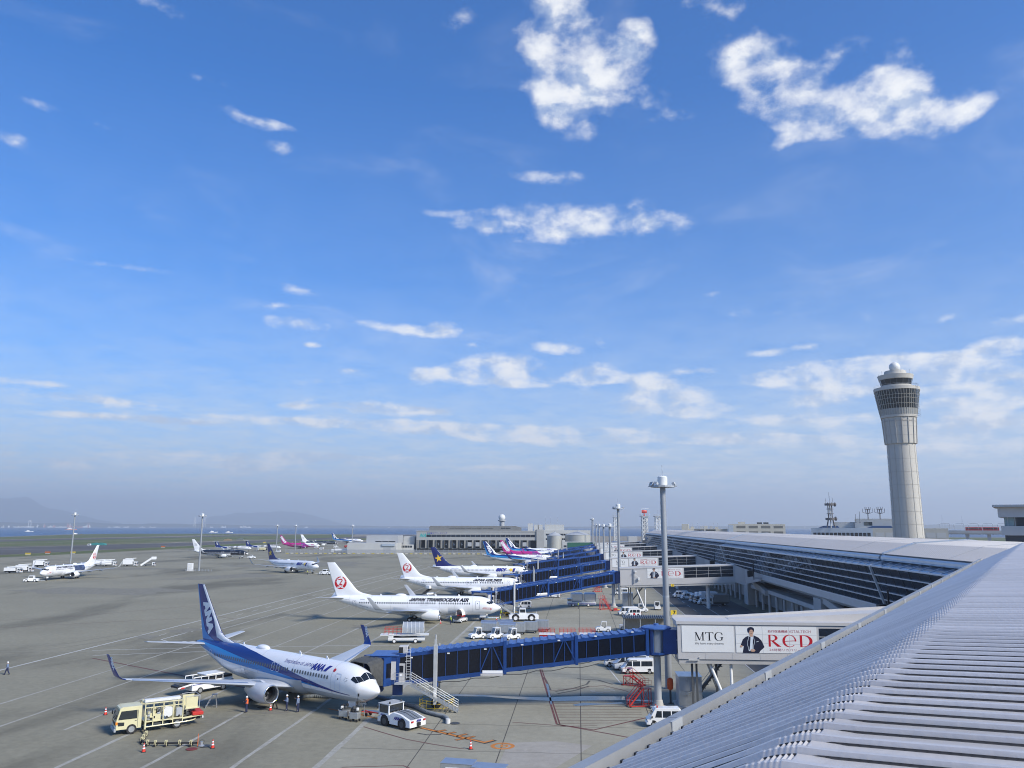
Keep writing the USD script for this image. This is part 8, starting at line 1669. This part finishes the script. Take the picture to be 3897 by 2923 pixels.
for q, rot, h, lb in ((Lp(290, 880), 10, 3.1, 'white lift truck left of the towed airliner nose'), (Lp(490, 815), 10, 3.2, 'white lift truck behind the towed airliner fuselage'), (Lp(155, 890), 5, 2.4, 'low white truck at the left edge of the far apron'), (Lp(1195, 808), 15, 2.9, 'white lift truck behind the towed airliner fin, left'), (Lp(1310, 808), 15, 3.0, 'white lift truck behind the towed airliner fin, right'), (Lp(1565, 808), 8, 3.6, 'tall cream lift truck right of the towed airliner')): lift_truck(lb, q, rot, h=h)
lift_truck('cream tank truck in front of the far turboprop', Mp(950, 545), 175, h=2.8, body=CREAM)
T = thing('stair_truck', 'white passenger stair truck on the far apron', 'stair truck', ground_at(*Lp(1790, 806)), 12); truck_cab(T, 1.6, 1.4, 2.0, 2.0, WHITE, .5); wheels(T, (2.2, -1.8), 1.05, .36, .24, STEEL); obj('chassis', MB().bx(-3.0, 2.0, -.5, .5, .5, .9), DARKG, T); obj('stair_flight', MB().beam((-3.8, .85, .5), (1.2, .85, 4.0), .1, .9).beam((-3.8, -.85, .5), (1.2, -.85, 4.0), .1, .9), WHITE, T); obj('stair_steps', MB().beam((-3.7, 0, .45), (1.2, 0, 3.6), 1.6, .15), GREYP, T); obj('top_platform', MB().bx(1.1, 3.2, -.9, .9, 3.5, 3.7).bx(1.1, 3.2, -.9, -.82, 3.7, 4.8).bx(1.1, 3.2, .82, .9, 3.7, 4.8), WHITE, T)


def jet_tug(label, q, rot):
    T = thing('pushback_tug', label, 'tug', ground_at(*q), rot, 'white pushback tugs on the open apron'); obj('body', shell([(2.4, .4), (2.4, 1.1), (.9, 1.35), (-2.3, 1.3), (-2.4, .4)], 2.3, 1.0, .06, .04), WHITE, T, 25); wheels(T, (1.4, -1.4), 1.2, .55, .34, WHITE); c = obj('cab', shell([(.9, 1.3), (.75, 2.3), (-.9, 2.3), (-1.0, 1.3)], 2.0, 1.5, .08, .05), WHITE, T, 25)
    for s in (1, -1): obj('cab_window', MB().bx(-.75, .65, s * .95, s * .985, 1.55, 2.1), CARGLASS, c)
    obj('front_window', MB().bx(.86, .90, -.8, .8, 1.55, 2.1), CARGLASS, c); obj('tow_bar', MB().tube([(-2.4, 0, .5), (-4.6, 0, .5)], .07, 6), OFFWHITE, T)


jet_tug('white tug towing the airliner at the far left', Lp(375, 995), 195); jet_tug('white tug at the nose of the lone SKY airliner', Mp(1625, 795), -5); jet_tug('white tug in front of the black airliner', Mp(850, 625), 0); jet_tug('white tug by the second black airliner', Mp(1735, 512), 180)
T = thing('tank_trailer', 'long white trailer behind the perimeter fence', 'trailer', ground_at(*Mp(1870, 566)), -2); obj('tank', MB().box((0, 0, 2.1), (22, 2.4, 2.2), None, .5), WHITE, T); wheels(T, (-8, -6.5, 7), 1.2, .5, .3, STEEL); obj('cab', MB().box((-12.4, 0, 1.7), (2.2, 2.3, 2.4), None, .2), WHITE, T); obj('chassis', MB().bx(-11, 11, -.6, .6, .6, 1.0), DARKG, T)
for q, lb in ((Mp(1130, 562), 'small white van at the foot of a far mast'), (Mp(1585, 532), 'small white car under the far fuchsia airliner'), (Mp(1530, 520), 'white van ahead of the far fuchsia airliner nose'), (Lp(1070, 560), 'white car beside the teal work tents')): van('small_van', lb, 'van', ground_at(*q), 170, 3.8, 1.6, 2.1, .7, KE)
T = thing('red_truck', 'dark red truck by the far ANA airliner', 'truck', ground_at(*Mp(1862, 512)), 175); truck_cab(T, 1.8, 1.6, 2.2, 2.4, RED, .5); wheels(T, (2.5, -2.0), 1.15, .45, .28, STEEL); obj('body', MB().box((-1.2, 0, 1.7), (4.6, 2.2, 1.6), None, .06), RED, T)
for i, (q, m_, lb) in enumerate(((Lp(1150, 552), mat('teal_tent', (.03, .20, .19), .7), 'teal work tent on the airfield'), (Lp(1215, 552), MATS['teal_tent'], 'second teal work tent right of the first'), (Mp(600, 435), mat('brown_digger', (.25, .18, .10), .7), 'brown digger on the airfield'), (Mp(730, 430), mat('grey_tarpaulin', (.12, .14, .13), .8), 'dark tarpaulin heap on the airfield'))): T = thing('work_site', lb, 'work site', ground_at(*q), 5); obj('cover', MB().prism([(-5, 0), (5, 0), (4.2, 1.7), (0, 2.5), (-4.2, 1.7)], -3, 3), m_, T); obj('edge_flap', MB().bx(-5.2, 5.2, -3.2, -3, 0, .6), m_, T)
T = thing('mast_cabinet', 'white electrical cabinet left of the apron light mast', 'cabinet', ground_at(*Mp(203, 757)), 5); obj('cabinet', MB().box((0, 0, 1.9), (2.4, 1.4, 3.4), None, .06), WHITE, T); obj('plinth', MB().box((0, 0, .12), (3.2, 2, .24)), CONCW, T); obj('door', MB().box((0, -.72, 1.9), (1.8, .04, 2.8)), OFFWHITE, T)
T = thing('mast_barrier', 'low grey railing round the foot of the apron light mast', 'barrier', ground_at(*Mp(310, 757)), 0)
for k in range(9): obj('rail_post', MB().bx(-6 + k * 1.5, -5.92 + k * 1.5, -2, -1.92, 0, 1.0), GREYP, T)
obj('rail', MB().bx(-6, 6, -1.99, -1.93, .55, .62).bx(-6, 6, -1.99, -1.93, .95, 1.02), GREYP, T)


# ------------------------------------------------------------------ people
def person(label, loc, rot, top, legs, hat=None, vest=None, pose='stand', holding=None, cat_='person'):
    """A standing or walking figure, one continuous body under clothes. Local x is where it faces."""
    from manifold3d import Manifold
    T = thing('person', label, cat_, loc, rot); H_ = 1.72; st_ = .30 if pose == 'walk' else .05; hip = .90
    J = dict(hipL=(0, .09, hip), hipR=(0, -.09, hip), kneeL=(st_ * .55, .10, .50), kneeR=(-st_ * .25, -.10, .50), ankL=(st_ * .9, .10, .09), ankR=(-st_ * .9, -.10, .09), toeL=(st_ * .9 + .17, .11, .04), toeR=(-st_ * .9 + .15, -.11, .04), pel=(0, 0, .96), waist=(0, 0, 1.08), chest=(.01, 0, 1.28), shL=(0, .18, 1.40), shR=(0, -.18, 1.40), nk=(.01, 0, 1.46), hd=(.025, 0, 1.60))
    if pose == 'arms': J.update(elL=(.06, .24, 1.14), elR=(.06, -.24, 1.14), wrL=(.28, .08, 1.16), wrR=(.27, -.08, 1.14))
    elif pose == 'point': J.update(elL=(.02, .24, 1.13), elR=(.20, -.26, 1.32), wrL=(.06, .24, .88), wrR=(.38, -.16, 1.42))
    else: J.update(elL=(-.03, .24, 1.13), elR=(.03, -.24, 1.13), wrL=(.10, .24, .90), wrR=(.12, -.24, .90))
    J = {k: np.array(v) for k, v in J.items()}; R = dict(hipL=.105, hipR=.105, kneeL=.062, kneeR=.062, ankL=.045, ankR=.045, toeL=.032, toeR=.032, pel=.135, waist=.125, chest=.145, shL=.062, shR=.062, nk=.055, hd=.098, elL=.042, elR=.042, wrL=.032, wrR=.032)
    sp = lambda p, r: Manifold.sphere(r, 10).translate([float(c) for c in p])
    def limb(a, b, e=0.0): return Manifold.batch_hull([sp(J[a], R[a] + e), sp(J[b], R[b] + e)])
    torso = [('hipL', 'pel'), ('hipR', 'pel'), ('pel', 'waist'), ('waist', 'chest'), ('chest', 'shL'), ('chest', 'shR'), ('shL', 'shR'), ('chest', 'nk')]; armsb = [('shL', 'elL'), ('elL', 'wrL'), ('shR', 'elR'), ('elR', 'wrR')]; legb = [('hipL', 'kneeL'), ('kneeL', 'ankL'), ('hipR', 'kneeR'), ('kneeR', 'ankR')]
    M = sp(J['hd'], .098).scale([1, .82, 1.22]).translate([0, 0, -.35]) + sp(J['hd'] + [.02, 0, -.06], .068)
    for a, b in torso + armsb + legb + [('nk', 'nk'), ('ankL', 'toeL'), ('ankR', 'toeR')]: M = M + limb(a, b)
    M = M + Manifold.batch_hull([sp(J['nk'], .052), sp(J['hd'] - [.01, 0, .05], .052)]) + Manifold.batch_hull([sp(J['hd'] + [.095, 0, -.005], .014), sp(J['hd'] + [.082, 0, .03], .008)])
    for s in (1, -1): M = M + sp(J['hd'] + [0, s * .083, -.01], .024).scale([1, 1, 1])
    for s, w, e in ((1, 'wrL', 'elL'), (-1, 'wrR', 'elR')):              # hands: palm, four unequal bent fingers, thumb
        d = J[w] - J[e]; d /= np.linalg.norm(d); sd = np.cross(d, [0, 0, 1.0]); sd = sd / (np.linalg.norm(sd) + 1e-9) if np.linalg.norm(sd) > .2 else np.array([1.0, 0, 0]); cu = np.cross(sd, d) * .5; pm = J[w] + d * .075
        M = M + Manifold.batch_hull([sp(J[w], .026)] + [sp(pm + sd * q, .017) for q in (-.03, .03)])
        for q, L_ in ((-.033, .062), (-.011, .075), (.011, .07), (.033, .055)): p0 = pm + sd * q; p1 = p0 + d * L_ * .55; p2 = p1 + (d * .6 - cu * .9) * L_ * .5; M = M + Manifold.batch_hull([sp(p0, .0095), sp(p1, .009)]) + Manifold.batch_hull([sp(p1, .009), sp(p2, .008)])
        p0 = J[w] + d * .03 + sd * .035; M = M + Manifold.batch_hull([sp(p0, .011), sp(p0 + d * .035 + sd * .03, .009)])
    obj('body', M, SKIN, T, 60)
    C = None
    for a, b in torso[:-1] + armsb: q = limb(a, b, .018 if b not in ('wrL', 'wrR') else .014); C = q if C is None else C + q
    obj('jacket', C, top, T, 60); C = None
    for a, b in legb + torso[:2]: q = limb(a, b, .022); C = q if C is None else C + q
    obj('trousers', C, legs, T, 60)
    if vest is not None:
        C = None
        for a, b in [('pel', 'waist'), ('waist', 'chest'), ('chest', 'shL'), ('chest', 'shR')]: q = limb(a, b, .034); C = q if C is None else C + q
        obj('vest', C.trim_by_plane([0, 0, 1], .88), vest, T, 60)
    for k in 'LR': obj('shoe', Manifold.batch_hull([sp(J['ank' + k] - [.03, 0, .02], .052), sp(J['toe' + k], .042)]).trim_by_plane([0, 0, 1], 0.0), BLACK, T, 60)
    if hat: obj('helmet', (sp(J['hd'] + [-.005, 0, .055], .122).scale([1, 1, 1]).trim_by_plane([0, 0, 1], J['hd'][2] + .03) + Manifold.cylinder(.015, .135, .135, 16).translate([.02, 0, float(J['hd'][2]) + .03])), hat, T, 50)
    else: obj('hair', sp(J['hd'] + [-.014, 0, .02], .106).trim_by_plane([-.45, 0, 1], 1.42 * .9), HAIR, T, 60)
    for s in (1, -1): obj('eye', MB().add(trimesh.creation.icosphere(1, .011), tuple(J['hd'] + [.088, s * .034, .012])), INKWHITE if False else HAIR, T)
    obj('mouth', MB().box(tuple(J['hd'] + [.086, 0, -.062]), (.012, .045, .009)), mat('lip', (.35, .12, .10), .5, var=0), T)
    if holding: obj('trouser_stripe', MB().box((0, .155, .5), (.02, .01, .7)).box((0, -.155, .5), (.02, .01, .7)), INKWHITE, T)


HW = WHITE
person('person in an orange vest and white helmet left of the near engine', ground_at(*Z4p(482, 950)), 190, NAVY, NAVY, HW, VESTO, 'arms'); person('bareheaded person in a yellow vest walking behind the near engine', ground_at(*Z4p(1085, 872)), 150, WHITE, BLACK, None, VESTY, 'walk'); person('person in grey blue jacket and white helmet reading, under the near belly', ground_at(*Z4p(1330, 918)), 200, BLUECLOTH, NAVY, HW, None, 'arms', True); person('person in blue with white helmet raising one hand near the belly', ground_at(*Z4p(1565, 942)), 170, BLUECLOTH, NAVY, HW, None, 'point', True)
person('person in dark blue walking alone at the left edge of the apron', ground_at(26, 2568), 200, BLUECLOTH, NAVY, HW, None, 'walk'); person('person in a yellow vest by the hold loader of the second jet', ground_at(*R2(1035, 657)), 20, VESTY, NAVY, HW, VESTY); person('person in a yellow vest at the tow bar, behind', ground_at(*R2(1420, 600)), 200, VESTY, NAVY, HW, VESTY); person('person in a dark jacket and helmet at the tow bar, in front', ground_at(*R2(1415, 646)), 180, NAVY, NAVY, HW, VESTY, 'arms')
person('person beside the big tow tractor of the second jet', ground_at(*R2(1611, 628)), 90, NAVY, NAVY, HW, VESTY, 'arms'); person('dark clad person standing by the blue and white container truck', ground_at(*Z1(225, 300)), 180, NAVY, NAVY, None, VESTY); person('person in a yellow vest at the nose of the lone SKY airliner', ground_at(*Mp(1437, 793)), 0, NAVY, NAVY, HW, VESTY); person('person in front of the black airliner by its tow bar', ground_at(*Mp(722, 630)), 0, NAVY, NAVY, HW, None, 'arms')
# ------------------------------------------------------------------ air
HZ = usdkit.material(stage, '/World/Looks/morning_haze', {'v': ('principled_volume', {'color': (.92, .95, .98), 'density': 1.2e-4, 'anisotropy': 0.2})}, volume='v.volume')
hz = obj('haze', MB().box((0, 11500, 393), (81000, 30000, 800)), HZ, None, kind='stuff'); tag(hz, 'thin pale morning haze over the bay and airfield', 'haze')
